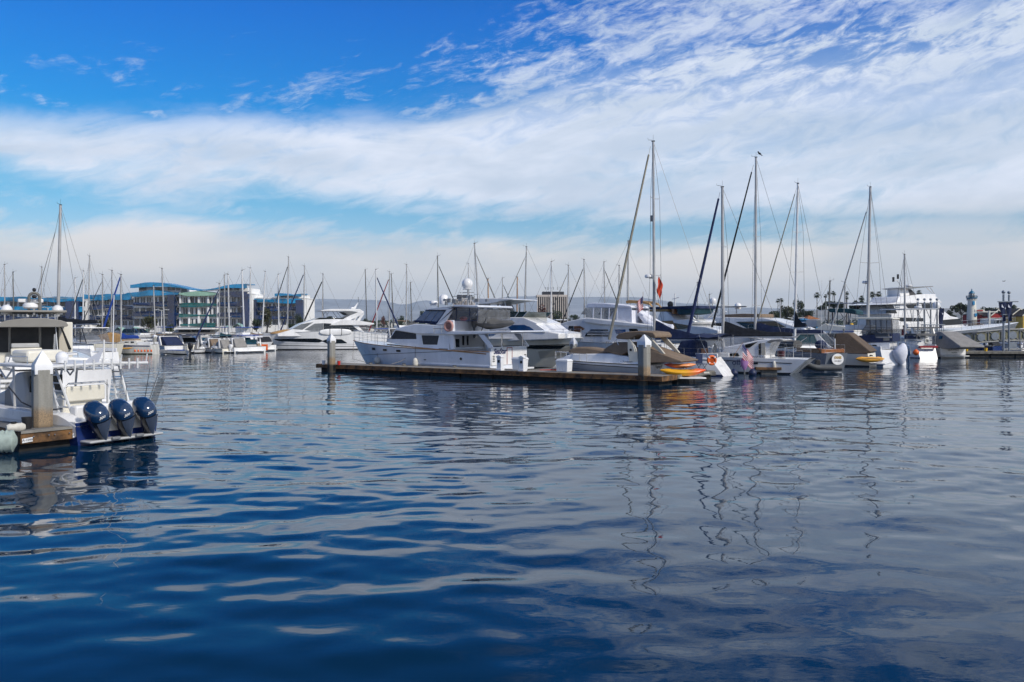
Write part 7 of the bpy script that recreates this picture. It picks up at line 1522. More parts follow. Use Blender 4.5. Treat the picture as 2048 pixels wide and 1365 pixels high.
def block(label, px0, px1, d, rows, toprow, cols, band_m, roofband=None, dep=1.1, wav=9.0, wall='stucco', seed=1, groundm=None, depth=14, ztops=None, bands_x=None, penthouse=None, amp=.45):
    x0, x1 = WX(px0, d), WX(px1, d); cx = (x0 + x1) / 2; t = thing('apartment_building', label, 'apartment building', (cx, d, GZ)); a, b_ = x0 - cx, x1 - cx; z = lambda py: WZ(py, d) - GZ
    MB().box(a, b_, 0, depth, -1, z(toprow)).build('wall', wall, t, bevel=.03); rg = random.Random(seed); MB().box(a - .1, b_ + .1, -.1, depth + .1, z(toprow), z(toprow) + .22).build('parapet', 'stucco', t)
    for fi, (yt, yb) in enumerate(rows):
        n = cols; w = (b_ - a) / n
        for i in range(n):
            c = a + w * (i + .5); ww = w * rg.choice((.40, .35, .42)); z0_, z1_ = z(yb), z(yt)
            f = MB().box(c - ww, c + ww, -.06, .02, z0_, z1_).build('window', 'window_glass', t)
            g = MB(); 
            for xx in (-ww, 0, ww): g.cbox(c + xx, -.08, (z0_ + z1_) / 2, .09, .05, z1_ - z0_)
            g.cbox(c, -.08, z1_, ww * 2, .05, .08).build('window_frame', 'stucco' if rg.random() < .7 else 'mast_dark', f)
    for j, (yt, yb, m, xa, xb) in enumerate(roofband or []):
        wave_band(WX(xa, d) - cx, WX(xb, d) - cx, 0, z(yb), z(yt), m, t, dep, amp, wav, j * 1.9 + seed, .22)
    return t, z, cx
def wavy_roof(t, z, cx, d, pts, m='bal_blue', yb=5, dep=1.4, nm='wavy_roof', depth=6):
    xs = np.linspace(pts[0][0], pts[-1][0], 40); P = np.interp(xs, [p[0] for p in pts], [p[1] for p in pts]); P = np.convolve(np.pad(P, 2, 'edge'), np.ones(5) / 5, 'valid'); Q = np.interp(xs, [p[0] for p in pts], [p[2] for p in pts])
    R = [[(WX(x, d) - cx, -dep, z(q)), (WX(x, d) - cx, -dep, z(p)), (WX(x, d) - cx, depth, z(p) + .2), (WX(x, d) - cx, depth, z(p) - .1), (WX(x, d) - cx, -dep + .12, z(p) - .1), (WX(x, d) - cx, -dep + .12, z(q))] for x, p, q in zip(xs, P, Q)]
    MB().rings(R).build(nm, m, t, smooth=True)
def apartments():
    t, z, cx = block('low left wing with bright blue wavy roof band at the left border', -60, 172, 235, [(604, 613), (624, 634), (643, 652)], 600, 12, 'bal_blue', [(595, 604, 'bal_blue', -60, 172), (614, 623, 'bal_blue', -60, 172), (634, 642, 'bal_navy', -60, 172)], seed=2)
    t, z, cx = block('middle wing with rounded white window bays and navy balconies', 172, 268, 238, [(600, 610), (621, 631), (642, 651)], 596, 8, 'bal_navy', [(590, 600, 'bal_blue', 172, 268), (611, 619, 'bal_navy', 172, 268), (631, 640, 'bal_navy', 172, 268)], dep=1.3, wav=7.0, seed=3)
    wavy_roof(t, z, cx, 238, [(172, 598, 604), (190, 596, 602), (205, 590, 601), (222, 588, 599), (240, 592, 601), (250, 593, 600), (258, 585, 596), (268, 587, 597)])
    t, z, cx = block('tall main block with rooftop storey, blue left half and mint green balconies', 268, 498, 230, [(595, 608), (616, 629), (638, 652)], 588, 19, 'bal_navy', [(604, 612, 'bal_navy', 268, 360), (625, 633, 'bal_navy', 268, 360), (608, 614, 'bal_teal', 362, 436), (628, 634, 'bal_teal', 362, 436), (648, 654, 'bal_teal', 362, 436), (604, 614, 'bal_navy', 438, 498), (626, 634, 'bal_navy', 438, 498)], seed=4, dep=1.2, wav=16, amp=.6)
    a, b_ = WX(275, 230) - cx, WX(360, 230) - cx; MB().box(a, b_, .8, 12, z(588), z(574)).build('rooftop_storey', 'stucco', t, bevel=.03); c_, e_ = WX(436, 230) - cx, WX(494, 230) - cx; MB().box(c_, e_, .8, 12, z(588), z(576)).build('rooftop_storey', 'stucco', t, bevel=.03)
    for q0, q1 in ((276, 290), (308, 324), (333, 348), (350, 358), (440, 446), (450, 462), (467, 476)): MB().box(WX(q0, 230) - cx, WX(q1, 230) - cx, .74, .82, z(581), z(575)).build('rooftop_window', 'window_glass', t)
    wavy_roof(t, z, cx, 230, [(265, 571, 577), (272, 571, 577), (285, 567, 576), (300, 565, 575), (325, 566, 574), (345, 570, 575), (365, 574, 576.5), (385, 579, 581), (405, 580.5, 582.5), (425, 579, 581), (440, 576, 579), (455, 571, 577), (475, 569, 577), (497, 568.5, 577)])
    wavy_roof(t, z, cx, 230, [(268, 586, 594), (285, 585, 594), (300, 581, 592), (320, 582, 592), (340, 585, 591), (360, 587, 590)], nm='blue_parapet', depth=.5); wavy_roof(t, z, cx, 230, [(362, 587, 590), (380, 585, 593), (400, 583, 593), (425, 586, 592), (438, 588, 590)], 'bal_mint', nm='mint_parapet', depth=.5); wavy_roof(t, z, cx, 230, [(440, 587, 591), (455, 585, 594), (475, 584, 595), (497, 584, 596)], 'bal_navy', nm='navy_parapet', depth=.5)
    pl = MB(); 
    for px_ in (362, 380, 399, 418, 437): pl.cbox(WX(px_, 230) - cx, -.5, z(620), .45, .4, z(586) - z(654))
    pl.build('white_piers', 'stucco', t); MB().box(WX(355, 230) - cx, WX(440, 230) - cx, -6, -.1, z(659), z(656)).build('podium_slab', 'stucco', t); MB().box(WX(358, 230) - cx, WX(420, 230) - cx, -.2, -.02, z(672), z(659)).build('garage_opening', 'tower_dark', t)
    t, z, cx = block('right wing with white curved fronts and blue twisted balcony bands', 498, 606, 236, [(607, 618), (624, 634), (640, 650)], 597, 7, 'bal_blue', [(598, 606, 'bal_blue', 498, 606), (615, 622, 'bal_navy', 498, 606), (632, 639, 'bal_navy', 498, 606)], seed=6, dep=1.5, wav=13, amp=.7)
    MB().box(WX(552, 236) - cx, WX(603, 236) - cx, .6, 10, z(597), z(589)).build('rooftop_storey', 'stucco', t); wavy_roof(t, z, cx, 236, [(552, 588, 594), (565, 587, 593), (575, 589, 592), (588, 590, 592), (605, 588, 594.5)]); 
    for q0, q1 in ((560, 572), (576, 585)): MB().box(WX(q0, 236) - cx, WX(q1, 236) - cx, .54, .62, z(597), z(593)).build('rooftop_window', 'window_glass', t)
    for q0, q1, r0, r1, dd in ((484, 498, 588, 654, 228.6), (336, 350, 590, 654, 228.6), (500, 513, 600, 652, 234.4), (132, 158, 603, 655, 233.6), (592, 606, 600, 652, 234.4)):
        p_ = min((o for o in C.objects if o.get('category') == 'apartment building'), key=lambda o: abs(o.location.x - WX((q0 + q1) / 2, dd)) - 0 * o.location.y); l_ = p_.location
        MB().box(WX(q0, dd) - l_.x, WX(q1, dd) - l_.x, dd - l_.y - .4, dd - l_.y + 1.2, WZ(r1, dd) - GZ, WZ(r0, dd) - GZ).build('glass_bay', 'bal_navy', p_, bevel=.05)
    # mint canopies at ground level
    for i, (lab, q0, q1, r0) in enumerate((('mint green wavy canopy before the middle wing', 228, 292, 653), ('mint green wavy canopy before the main block corner', 446, 500, 648))):
        x0, x1 = WX(q0, 205), WX(q1, 205); n = 24; R = []
        for k in range(n + 1): x = x0 + (x1 - x0) * k / n; zz = WZ(r0, 205) - 1.2 + .9 * math.sin(k * .55 + i) * (1 if i == 0 else .4) + (i * .8 * math.sin(pi * k / n)); R.append([(x, y, zz + (.25 if y == 206.5 else 0)) for y in (205, 206.5, 208)])
        t = thing('canopy', lab, 'canopy', (0, 0, 0)); MB().rings(R, closed=False).build('roof', 'mint_canopy', t, smooth=True); p = MB(); [p.tube([(x0 + (x1 - x0) * f, 206.5, GZ), (x0 + (x1 - x0) * f, 206.5, R[int(f * n)][1][2])], .1, 6) for f in (.1, .5, .9)]; p.build('post', 'stucco', t)
mat('mint_canopy', (.30, .48, .42), .5, var=.15, vs=.4)
apartments()
def tower(label, px0, px1, ytop, d, ydark, side_px=None):
    x0, x1 = WX(px0, d), WX(px1, d); cx = (x0 + x1) / 2; t = thing('office_tower', label, 'office tower', (cx, d, GZ)); w = x1 - x0; zt = WZ(ytop, d) - GZ
    MB().box(-w / 2 + .8, w / 2 - .8, .9, w * .8, 0, zt - 1).build('glass_core', 'tower_dark', t); n = 15
    for i in range(n): c = -w / 2 + w * (i + .5) / n; MB().box(c - w / n * .19, c + w / n * .19, 0, 1.2, 0, zt - .6).build('white_fin', 'tower_white', t)
    for i in range(8): y = w * .8 * (i + .5) / 8; MB().box(w / 2 - 1.0, w / 2, y - .5, y + .5, 0, zt - .6).build('white_fin', 'tower_white', t)
    MB().box(-w / 2, w / 2, -.1, w * .82, zt - 1.2, zt).build('cornice', 'tower_white', t, bevel=.1); MB().box(-w * .31, w * .38, 1.5, w * .7, zt, WZ(ydark, d) - GZ).build('plant_room', 'tower_dark', t, bevel=.1)
    a = MB(); rg = random.Random(4)
    for i in range(7): x = rg.uniform(-w * .25, w * .3); a.tube([(x, 2.5, zt + 4.5), (x, 2.5, WZ(ydark, d) - GZ + rg.uniform(.8, 2))], .12, 5)
    a.build('roof_antennas', 'tower_dark', t)
tower('white office tower with dark vertical window stripes and a black roof box', 1073, 1136, 590, 480, 583.5)
tower('distant striped tower mostly hidden behind the white satellite ball', 905, 949, 599, 520, 590)
def lighthouse():
    d = 225; k = d / FPX; t = thing('lighthouse', 'small white lighthouse with blue gallery, blue dome and blue door', 'lighthouse', (WX(1943.5, d), d, GZ)); z = lambda py: WZ(py, d) - GZ
    MB().lathe([(9.2 * k, z(640)), (9.0 * k, z(633)), (7.2 * k, z(600))], n=24).build('tower', 'lh_white', t, smooth=True); MB().lathe([(9.5 * k, -.2), (9.4 * k, z(640))], n=24).build('base', 'seawall', t)
    MB().lathe([(7.3 * k, z(600)), (9.2 * k, z(598)), (10.2 * k, z(596.5)), (10.2 * k, z(595.6)), (0, z(595.5))], n=20).build('gallery', 'lh_blue', t); g = MB()
    for j in range(16): a = 2 * pi * j / 16; g.tube([(10 * k * math.cos(a), 10 * k * math.sin(a), z(595.6)), (10 * k * math.cos(a), 10 * k * math.sin(a), z(592))], .05, 4)
    g.lathe([(9.9 * k, z(592.4)), (10.1 * k, z(592.4)), (10.1 * k, z(591.9)), (9.9 * k, z(591.9)), (9.9 * k, z(592.4))], n=20).build('gallery_rail', 'lh_blue', t)
    br = MB()
    for j in range(14): a = 2 * pi * j / 14; br.cbox(8.3 * k * math.cos(a), 8.3 * k * math.sin(a), z(599.4), .2, .2, .5)
    br.build('bracket', 'lh_white', t); MB().lathe([(4.4 * k, z(595.5)), (4.4 * k, z(588)), (0, z(588))], n=12).build('lantern_glass', 'glass_grey', t); p = MB()
    for j in range(6): a = 2 * pi * j / 6 + .3; p.tube([(4.8 * k * math.cos(a), 4.8 * k * math.sin(a), z(595.5)), (4.8 * k * math.cos(a), 4.8 * k * math.sin(a), z(587.5))], .12, 6)
    p.build('lantern_post', 'lh_white', t); MB().lathe([(5.6 * k, z(587.6)), (5.2 * k, z(586)), (3.6 * k, z(583.6)), (1.6 * k, z(582.5)), (.9 * k, z(581)), (1.2 * k, z(580.2)), (.3 * k, z(578)), (.0, z(577))], n=16).build('dome', 'lh_blue', t, smooth=True)
    for q, w_, y0, y1, nm in ((1942.8, 2.0, 610.5, 603, 'window'), (1946.5, 2.2, 633.5, 627, 'door')):
        x = (q - 1943.5) * k; R_ = np.interp((y0 + y1) / 2, [600, 633], [7.2, 9.0]) * k; MB().box(x - w_ * k, x + w_ * k, -math.sqrt(R_ ** 2 - x * x) - .25, -math.sqrt(R_ ** 2 - x * x) + .8, z(y0), z(y1)).build(nm, 'barn_blue', t, bevel=.03)
lighthouse()
def house(label, px0, px1, ridge, eave, base, d, m, roof='roof_brown', gable=True, depth=9, wins=((.5, .25),), name='house', cat='house', side=False):
    x0, x1 = WX(px0, d), WX(px1, d); cx = (x0 + x1) / 2; w = (x1 - x0) / 2; t = thing(name, label, cat, (cx, d, GZ)); zr, ze = WZ(ridge, d) - GZ, WZ(eave, d) - GZ
    if gable:
        MB().add([(-w, 0, -.5), (w, 0, -.5), (w, 0, ze), (0, 0, zr), (-w, 0, ze), (-w, depth, -.5), (w, depth, -.5), (w, depth, ze), (0, depth, zr), (-w, depth, ze)], [(0, 1, 2, 3, 4), (9, 8, 7, 6, 5), (0, 5, 6, 1), (1, 6, 7, 2), (4, 9, 5, 0)]).build('wall', m, t)
        for s_ in (1, -1): MB().add([(s_ * (w + .35), -.4, ze - .2), (0, -.4, zr + .05), (0, depth + .4, zr + .05), (s_ * (w + .35), depth + .4, ze - .2), (s_ * (w + .35), -.4, ze + .05), (0, -.4, zr + .3), (0, depth + .4, zr + .3), (s_ * (w + .35), depth + .4, ze + .05)], [(0, 1, 2, 3), (7, 6, 5, 4), (0, 4, 5, 1), (0, 3, 7, 4), (2, 6, 7, 3)]).build('roof', roof, t)
        tr = MB(); [tr.add([(s_ * (w + .36), -.45, ze - .15), (0, -.45, zr + .1), (0, -.45, zr + .42), (s_ * (w + .36), -.45, ze + .17)], [(0, 1, 2, 3)]) for s_ in (1, -1)]; tr.build('verge_board', 'lh_white', t)
    else:
        MB().box(-w, w, 0, depth, -.5, ze).build('wall', m, t); MB().add([(-w - .4, -.5, ze), (w + .4, -.5, ze), (w + .4, depth + .5, ze), (-w - .4, depth + .5, ze), (-w + 1, depth / 2, zr), (w - 1, depth / 2, zr)], [(0, 1, 5, 4), (1, 2, 5), (2, 3, 4, 5), (3, 0, 4), (0, 3, 2, 1)]).build('roof', roof, t)
    for f, h in wins:
        x = -w + 2 * w * f; zz = h * ze if gable is False else ze * h; f_ = MB().box(x - .5, x + .5, -.08, .02, zz - .6, zz + .7).build('window', 'window_glass', t); MB().box(x - .6, x + .6, -.12, -.09, zz + .7, zz + .8).build('window_frame', 'lh_white', f_)
    return t
house('red barn gable left of the banner posts', 1983, 2008, 622, 632, 655, 222, 'barn_red', wins=((.5, 1.25),)); house('long low red barn with a grey brown roof behind the white ensign post', 1961, 1984, 622, 630, 655, 226, 'barn_red', gable=False, wins=((.3, .5), (.7, .5)))
house('yellow gabled house at the right border', 2026, 2052, 620, 630, 655, 218, 'barn_yellow', wins=((.4, 1.2), (.4, .4))); house('second yellow house further right at the border', 2046, 2074, 622, 632, 655, 214, 'barn_yellow', wins=((.5, .6),))
house('orange roofed kiosk left of the cream flybridge boat', 1617, 1636, 631, 639, 655, 150, 'barn_blue', 'roof_orange', gable=False, depth=5, wins=((.5, .5),), name='kiosk', cat='kiosk'); house('bright blue shed beside the orange roofed kiosk', 1606, 1617, 637, 640, 655, 140, 'barn_blue', 'barn_blue', gable=False, depth=4, wins=((.5, .5),), name='shed', cat='shed')
house('flat brown building behind the tower of the sportfishing yacht', 1765, 1795, 600, 602, 655, 230, 'roof_brown', 'roof_brown', gable=False, depth=8, wins=((.3, .8),), name='building', cat='building'); house('low white harbour building under the red barns', 1988, 2012, 636, 637, 655, 205, 'lh_white', 'lh_white', gable=False, depth=6, wins=((.2, .7), (.4, .7), (.6, .7), (.8, .7)), name='building', cat='building')
house('low tan roofed sheds right of the long white yacht', 700, 742, 652, 655, 662, 250, 'lh_white', 'roof_brown', gable=False, depth=9, wins=((.3, .6),), name='building', cat='building')
def town():
    rg = random.Random(8)
    for i in range(26):
        px0 = 620 + i * 18 + rg.uniform(-6, 6); 
        if 1060 < px0 < 1150: continue
        d = rg.uniform(560, 900); w = rg.uniform(9, 20); top = rg.uniform(641, 646); m = rg.choice(('lh_white', 'stucco', 'tower_white', 'seawall')); house('distant low house number of storeys unclear' if 0 else 'tiny pale distant town building near the horizon', px0, px0 + w, top, top + 2, 655, d, m, rg.choice(('roof_brown', 'roof_orange')), gable=False, depth=12, wins=((.5, .5),), name='house', cat='house')['group'] = 'tiny pale town buildings near the horizon'
town()
# ================================================================== gangway, banner posts
def gangway():
    d = 87.5; t = thing('gangway', 'olive panelled metal gangway with cross braces and round bosses, sloping down to the dock', 'gangway', (WX(1893, d), d, 0), 0)
    ox = WX(1893, d); px = lambda a, b_: [(x_, z_) for x_, z_ in [(WX(1880 + a / 8.03, d) - ox, WZ(560 + b_ / 8.03, d))]][0]
    tops = [(60, 880), (330, 855), (550, 845), (770, 830), (985, 805)]; bots = [(280, 1035), (520, 1020), (770, 1005), (985, 985)]
    T = lambda a: float(np.interp(a, [60, 550, 985, 1000, 1700], [880, 845, 805, 800, 790])); B_ = lambda a: float(np.interp(a, [60, 280, 985, 1000, 1700], [1040, 1035, 985, 1120, 1115]))
    cells = [(100, 310), (330, 540), (550, 765), (780, 980), (1055, 1275), (1290, 1500), (1510, 1720)]
    for a, b_ in cells:
        lo = (lambda q: B_(q)) if b_ < 990 else (lambda q: 975.0); p = [px(a, T(a) + 6), px(b_, T(b_) + 6), px(b_, lo(b_)), px(a, lo(a))]
        pn = MB().slab(p, .02, .06).build('panel', 'gate_olive', t); br = MB(); c = ((p[0][0] + p[2][0]) / 2, (p[0][1] + p[2][1]) / 2)
        for q in p: br.tube([(c[0], -.02, c[1]), (q[0], -.02, q[1])], .045, 6)
        br.build('cross_brace', 'engine_grey', pn); MB().lathe([(0, -.08), (.40, -.07), (.42, 0), (.42, .01)], (c[0], -.02, c[1]), 18, 'y').build('boss', 'post_grey', pn)
        if b_ > 990:
            p2 = [px(a, 985), px(b_, 985), px(b_, 1115), px(a, 1115)]; b2 = MB(); c = ((p2[0][0] + p2[2][0]) / 2, (p2[0][1] + p2[2][1]) / 2)
            for q in p2: b2.tube([(c[0], -.02, c[1]), (q[0], -.02, q[1])], .05, 6)
            b2.build('lower_brace', 'post_grey', pn); MB().cbox(c[0], -.04, c[1], .8, .08, .6).build('brace_plate', 'post_grey', pn)
    rr = MB(); 
    for f in (T, B_): rr.tube([(px(a, f(a))[0], 0, px(a, f(a))[1]) for a in range(60, 1000, 80)] + ([] if f is B_ else [(px(a, T(a))[0], 0, px(a, T(a))[1]) for a in range(1000, 1720, 80)]), .09, 6)
    rr.build('chord', 'engine_grey', t); r2 = MB().tube([(px(1000, 975)[0], 0, px(0, 975)[1]), (px(1720, 975)[0], 0, px(0, 975)[1])], .08, 6); r2.build('chord', 'engine_grey', t); r3 = MB().tube([(px(1000, 1118)[0], 0, px(0, 1118)[1]), (px(1720, 1118)[0], 0, px(0, 1118)[1])], .08, 6); r3.build('chord', 'engine_grey', t)
    vp = MB(); 
    for a in (320, 545, 772, 985, 1283, 1505): vp.tube([(px(a, T(a))[0], -.02, px(a, T(a))[1]), (px(a, B_(a))[0], -.02, px(a, B_(a))[1])], .06, 6)
    vp.build('upright', 'engine_grey', t); MB().slab([px(60, 1040), px(280, 1035), px(985, 985), px(1720, 985), px(1720, 996), px(985, 997), px(280, 1045), px(60, 1050)], .06, 1.6).build('walkway', 'dock_top', t)
gangway()
def ball_post(label, px_, top, d, r=.22, banner=None, grp=None):
    x = WX(px_, d); t = thing('post', label, 'post', (x, d, 0), 0, grp); zt = WZ(top, d)
    MB().tube([(0, 0, -1), (0, 0, zt - .5)], r, 14).build('shaft', 'post_grey', t, smooth=True); MB().ball((0, 0, zt - .28), r * 1.8, 16, 10).build('ball_finial', 'post_grey', t, smooth=True)
    return t
d_ = 85.6
ball_post('left one of the two tall grey ball topped posts with banners', 2007, 579, d_, .10); ball_post('right one of the two tall grey ball topped posts with banners', 2018, 580, d_, .09)
cb = thing('banner_rack', 'horizontal bar carrying two navy pennants on the tall ball topped posts', 'banner rack', (0, 0, 0)); MB().box(WX(1992, d_), WX(2033, d_), d_ - .34, d_ - .24, WZ(605, d_), WZ(603, d_)).build('bar', 'post_grey', cb); MB().box(WX(1998, d_), WX(2012, d_), d_ - .33, d_ - .25, WZ(630.5, d_), WZ(629, d_)).build('lower_bar', 'post_grey', cb)
for a, b_ in (((1996, 604.5), (2004, 643)), ((2009, 604.5), (2016, 643))):
    R = [[(WX(a[0] + (b_[0] - a[0]) * v + 14 * u * (1 - .6 * v), d_ - .2), d_ - .3 + .1 * math.sin(u * 5 + v * 6), WZ(a[1] + (b_[1] - a[1]) * v, d_)) for u in (0, .25, .5, .75, 1)] for v in [i / 10 for i in range(11)]]; o_ = MB().rings(R, closed=False).build('pennant', 'canvas_navy', cb, smooth=True)
    MB().add([(WX(a[0] + 3, d_), d_ - .42, WZ(609, d_)), (WX(a[0] + 7.5, d_), d_ - .42, WZ(616.5, d_)), (WX(a[0] + 2.5, d_), d_ - .42, WZ(615, d_))], [(0, 1, 2)]).build('sail_emblem', 'canvas_white', o_)
for i, px_ in enumerate((1836, 1849, 1861.3, 1874)): ball_post(('leftmost', 'second', 'third', 'rightmost')[i] + ' of the four grey ball topped posts before the sportfishing yacht', px_, 594.5, 96, .085)
bn = thing('banner', 'dark banner with a pale emblem beside the rightmost of the four posts', 'banner', (0, 0, 0)); MB().rings([[(WX(1876 + 9 * u - 2 * v, 96), 95.7 + .1 * math.sin(u * 4 + v * 5), WZ(617 + 40 * v, 96)) for u in (0, .33, .66, 1)] for v in [i / 8 for i in range(9)]], closed=False).build('cloth', 'canvas_navy', bn, smooth=True); MB().add([(WX(1879, 96), 95.5, WZ(626, 96)), (WX(1883, 96), 95.5, WZ(628, 96)), (WX(1881, 96), 95.5, WZ(630, 96))], [(0, 1, 2)]).build('emblem', 'canvas_white', bn)
sg = thing('gate', 'grey barred gate on the float between the posts', 'gate', (WX(1865, 94), 94, 0)); g_ = MB()
for i in range(12): g_.tube([(-1.2 + .22 * i, 0, 1.0), (-1.2 + .22 * i, 0, 3.2)], .03, 4)
g_.tube([(-1.3, 0, 3.2), (1.4, 0, 3.2)], .05, 5).tube([(-1.3, 0, 2.1), (1.4, 0, 2.1)], .05, 5).tube([(-1.3, 0, 1.0), (1.4, 0, 1.0)], .05, 5).build('bars', 'post_grey', sg)
# street furniture and cars on the left shore
def car(label, px_, d, m='car_paint', L=4.6, rz=0.0):
    t = thing('parked_car', label, 'car', (WX(px_, d), d, GZ), rz, 'cars parked before the apartments'); h = L / 2
    MB().prism([(-h, .35), (-h, .85), (-h * .85, 1.02), (h * .5, 1.0), (h * .95, .85), (h, .6), (h, .35)], .9).build('body', m, t, bevel=.08); MB().prism([(-h * .88, 1.0), (-h * .72, 1.62), (h * .12, 1.64), (h * .48, 1.0)], .80, 0, .12, 1.0).build('cabin', 'glass_dark', t, bevel=.08); MB().prism([(-h * .72, 1.60), (-h * .66, 1.70), (h * .08, 1.70), (h * .14, 1.60)], .72).build('roof', m, t, bevel=.04)
    for x in (-h * .62, h * .62):
        for y in (-.86, .86): w_ = MB().lathe([(.0, -.1), (.33, -.1), (.34, .1), (0, .1)], (x, y, .34), 16, 'y').build('wheel', 'rubber', t); MB().lathe([(0, -.115), (.2, -.115), (.2, .115), (0, .115)], (x, y, .34), 12, 'y').build('rim', 'alu', w_)
    for y in (-.6, .6): MB().cbox(h * .97, y, .72, .1, .3, .14).build('headlight', 'glass_grey', t)
    return t
car('grey blue estate car parked before the middle wing', 268, 150, 'car_paint', 4.4, .1); car('dark car half hidden right of the grey blue estate', 282, 154, 'car_dark', 4.3, .0); car('dark car parked beneath the tree left of the grey blue estate', 205, 158, 'car_dark', 4.3, .2)
def lamp(label, px_, top, d):
    t = thing('street_lamp', label, 'street lamp', (WX(px_, d), d, GZ), 0, 'double armed lamps on the left shore'); h = WZ(top, d) - GZ; MB().tube([(0, 0, 0), (0, 0, h)], .09, 8, .06).build('pole', 'alu_white', t)
    for s_ in (-1, 1): MB().tube([(0, 0, h - .1), (s_ * .7, 0, h + .15), (s_ * 1.0, 0, h + .1)], .05, 6).build('arm', 'alu_white', t); MB().cbox(s_ * 1.15, 0, h + .08, .55, .25, .1).build('lamp_head', 'alu_white', t, bevel=.03)
lamp('double armed lamp left of the tall leaning mast', 323, 621, 160); lamp('double armed lamp before the low left wing', 96, 616, 165)
sign = thing('sign', 'red and white sign on the white cross post before the red barns', 'sign', (WX(1978, 130), 130, 0)); MB().tube([(0, 0, 0), (0, 0, WZ(622, 130))], .18, 8).tube([(-2.2, 0, WZ(624.5, 130)), (1.3, 0, WZ(624.5, 130))], .1, 6).build('post', 'lh_white', sign); MB().box(-2.2, -.7, -.1, .1, WZ(624, 130), WZ(619.5, 130)).build('board', 'lh_white', sign); MB().box(-1.9, -1.0, -.16, -.11, WZ(623, 130), WZ(620.5, 130)).build('mark', 'barn_red', sign)
# ================================================================== trees
def leaves(mb, c, r, n, rg, size=.35, flat=1.0):
    for _ in range(n):
        while True:
            x, y, z = (rg.uniform(-1, 1) for _ in range(3)); q = x * x + y * y + z * z
            if q < 1 and (q > .25 or rg.random() < .4): break
        p = Vector((c[0] + x * r[0], c[1] + y * r[1], c[2] + z * r[2])); a = Vector((rg.gauss(0, 1), rg.gauss(0, 1), rg.gauss(0, .6))).normalized(); b = a.cross(Vector((rg.gauss(0, 1), rg.gauss(0, 1), rg.gauss(0, 1)))).normalized(); s = size * rg.uniform(.6, 1.4)
        mb.add([p - a * s, p - b * s * .6, p + a * s, p + b * s * .6], [(0, 1, 2, 3)])
def tree(label, px_, top, base, wpx, d, m='leaf', seed=0, grp=None, kind='round', name='tree', n=1400):
    rg = random.Random(seed * 7 + 3); k = d / FPX; t = thing(name, label, 'tree', (WX(px_, d), d, GZ), 0, grp); H = WZ(top, d) - GZ; Wd = wpx * k / 2; zb = max(.4, WZ(base, d) - GZ)
    tk = MB().tube([(0, 0, -.3), (.1, 0, zb), (.0, .1, H * .75)], max(.12, H * .022), 7, .05)
    lv = MB(); clumps = []
    if kind == 'round':
        for i in range(int(9 + rg.random() * 5)):
            a = rg.uniform(0, 2 * pi); f = rg.uniform(.1, .72); z = zb + (H - zb) * rg.uniform(.25, .85); clumps.append(((Wd * f * math.cos(a), Wd * f * math.sin(a), z), (Wd * rg.uniform(.28, .5), Wd * rg.uniform(.28, .5), (H - zb) * rg.uniform(.14, .26))))
        clumps.append(((0, 0, H - (H - zb) * .25), (Wd * .45, Wd * .45, (H - zb) * .25)))
    elif kind == 'umbrella':
        for i in range(13): x = -Wd + 2 * Wd * (i + .5) / 13; clumps.append(((x, rg.uniform(-Wd * .5, Wd * .5), H - (H - zb) * rg.uniform(.25, .5) * (1 + .5 * (x / Wd) ** 2)), (Wd * .24, Wd * .3, (H - zb) * .17)))
    elif kind == 'cypress':
        for i in range(9): z = zb + (H - zb) * i / 9; clumps.append(((rg.uniform(-.2, .2) * Wd, 0, z), (Wd * (1 - i / 11) * .9, Wd * (1 - i / 11) * .9, (H - zb) * .12)))
    per = n // len(clumps)
    for c, r in clumps:
        leaves(lv, c, r, per, rg, max(.10, Wd * .085)); tk.tube([(0, 0, zb + .3 * (c[2] - zb)), (c[0] * .5, c[1] * .5, zb + .7 * (c[2] - zb)), c], max(.04, H * .008), 5, .02)
    tk.build('trunk', 'bark', t, smooth=True); lv.build('crown', m, t); return t
def palm(label, px_, top, d, seed=1, crown=6.0, lean=0.0, grp='tall fan palms on the skyline'):
    rg = random.Random(seed); k = d / FPX; t = thing('palm_tree', label, 'palm tree', (WX(px_, d), d, GZ), rg.random() * 6, grp); H = WZ(top, d) - GZ; c = crown * k * 1.25; hz = H - c * .7
    MB().tube([(0, 0, -.3), (lean * .4, 0, hz * .5), (lean, 0, hz)], .17, 7, .13).build('trunk', 'bark', t, smooth=True); lv = MB()
    for i in range(64):
        a = rg.uniform(0, 2 * pi); e = rg.uniform(-.9, 1.35); L = c * rg.uniform(.75, 1.05); pv = Vector((math.cos(a) * math.cos(e), math.sin(a) * math.cos(e), math.sin(e))); s_ = Vector((-math.sin(a), math.cos(a), 0)); o = Vector((lean, 0, hz + c * .1)); m_ = o + pv * L * .55; e_ = o + pv * L + Vector((0, 0, -L * .22))
        for f in (-1, -.5, 0, .5, 1): lv.add([o + pv * L * .35, m_ + s_ * (L * .26 * f) + s_ * L * .05, e_ + s_ * (L * .46 * f) + Vector((0, 0, -abs(f) * L * .12)), m_ + s_ * (L * .26 * f) - s_ * L * .05], [(0, 1, 2, 3)])
    lv.build('crown', 'palm_leaf', t); sk = MB(); 
    for i in range(14): a = 2 * pi * i / 14; sk.add([(lean + .25 * math.cos(a), .25 * math.sin(a), hz), (lean + .45 * math.cos(a), .45 * math.sin(a), hz - c * .4), (lean + .3 * math.cos(a + .4), .3 * math.sin(a + .4), hz - c * .5)], [(0, 1, 2)])
    sk.build('dead_fronds', 'bark', t)
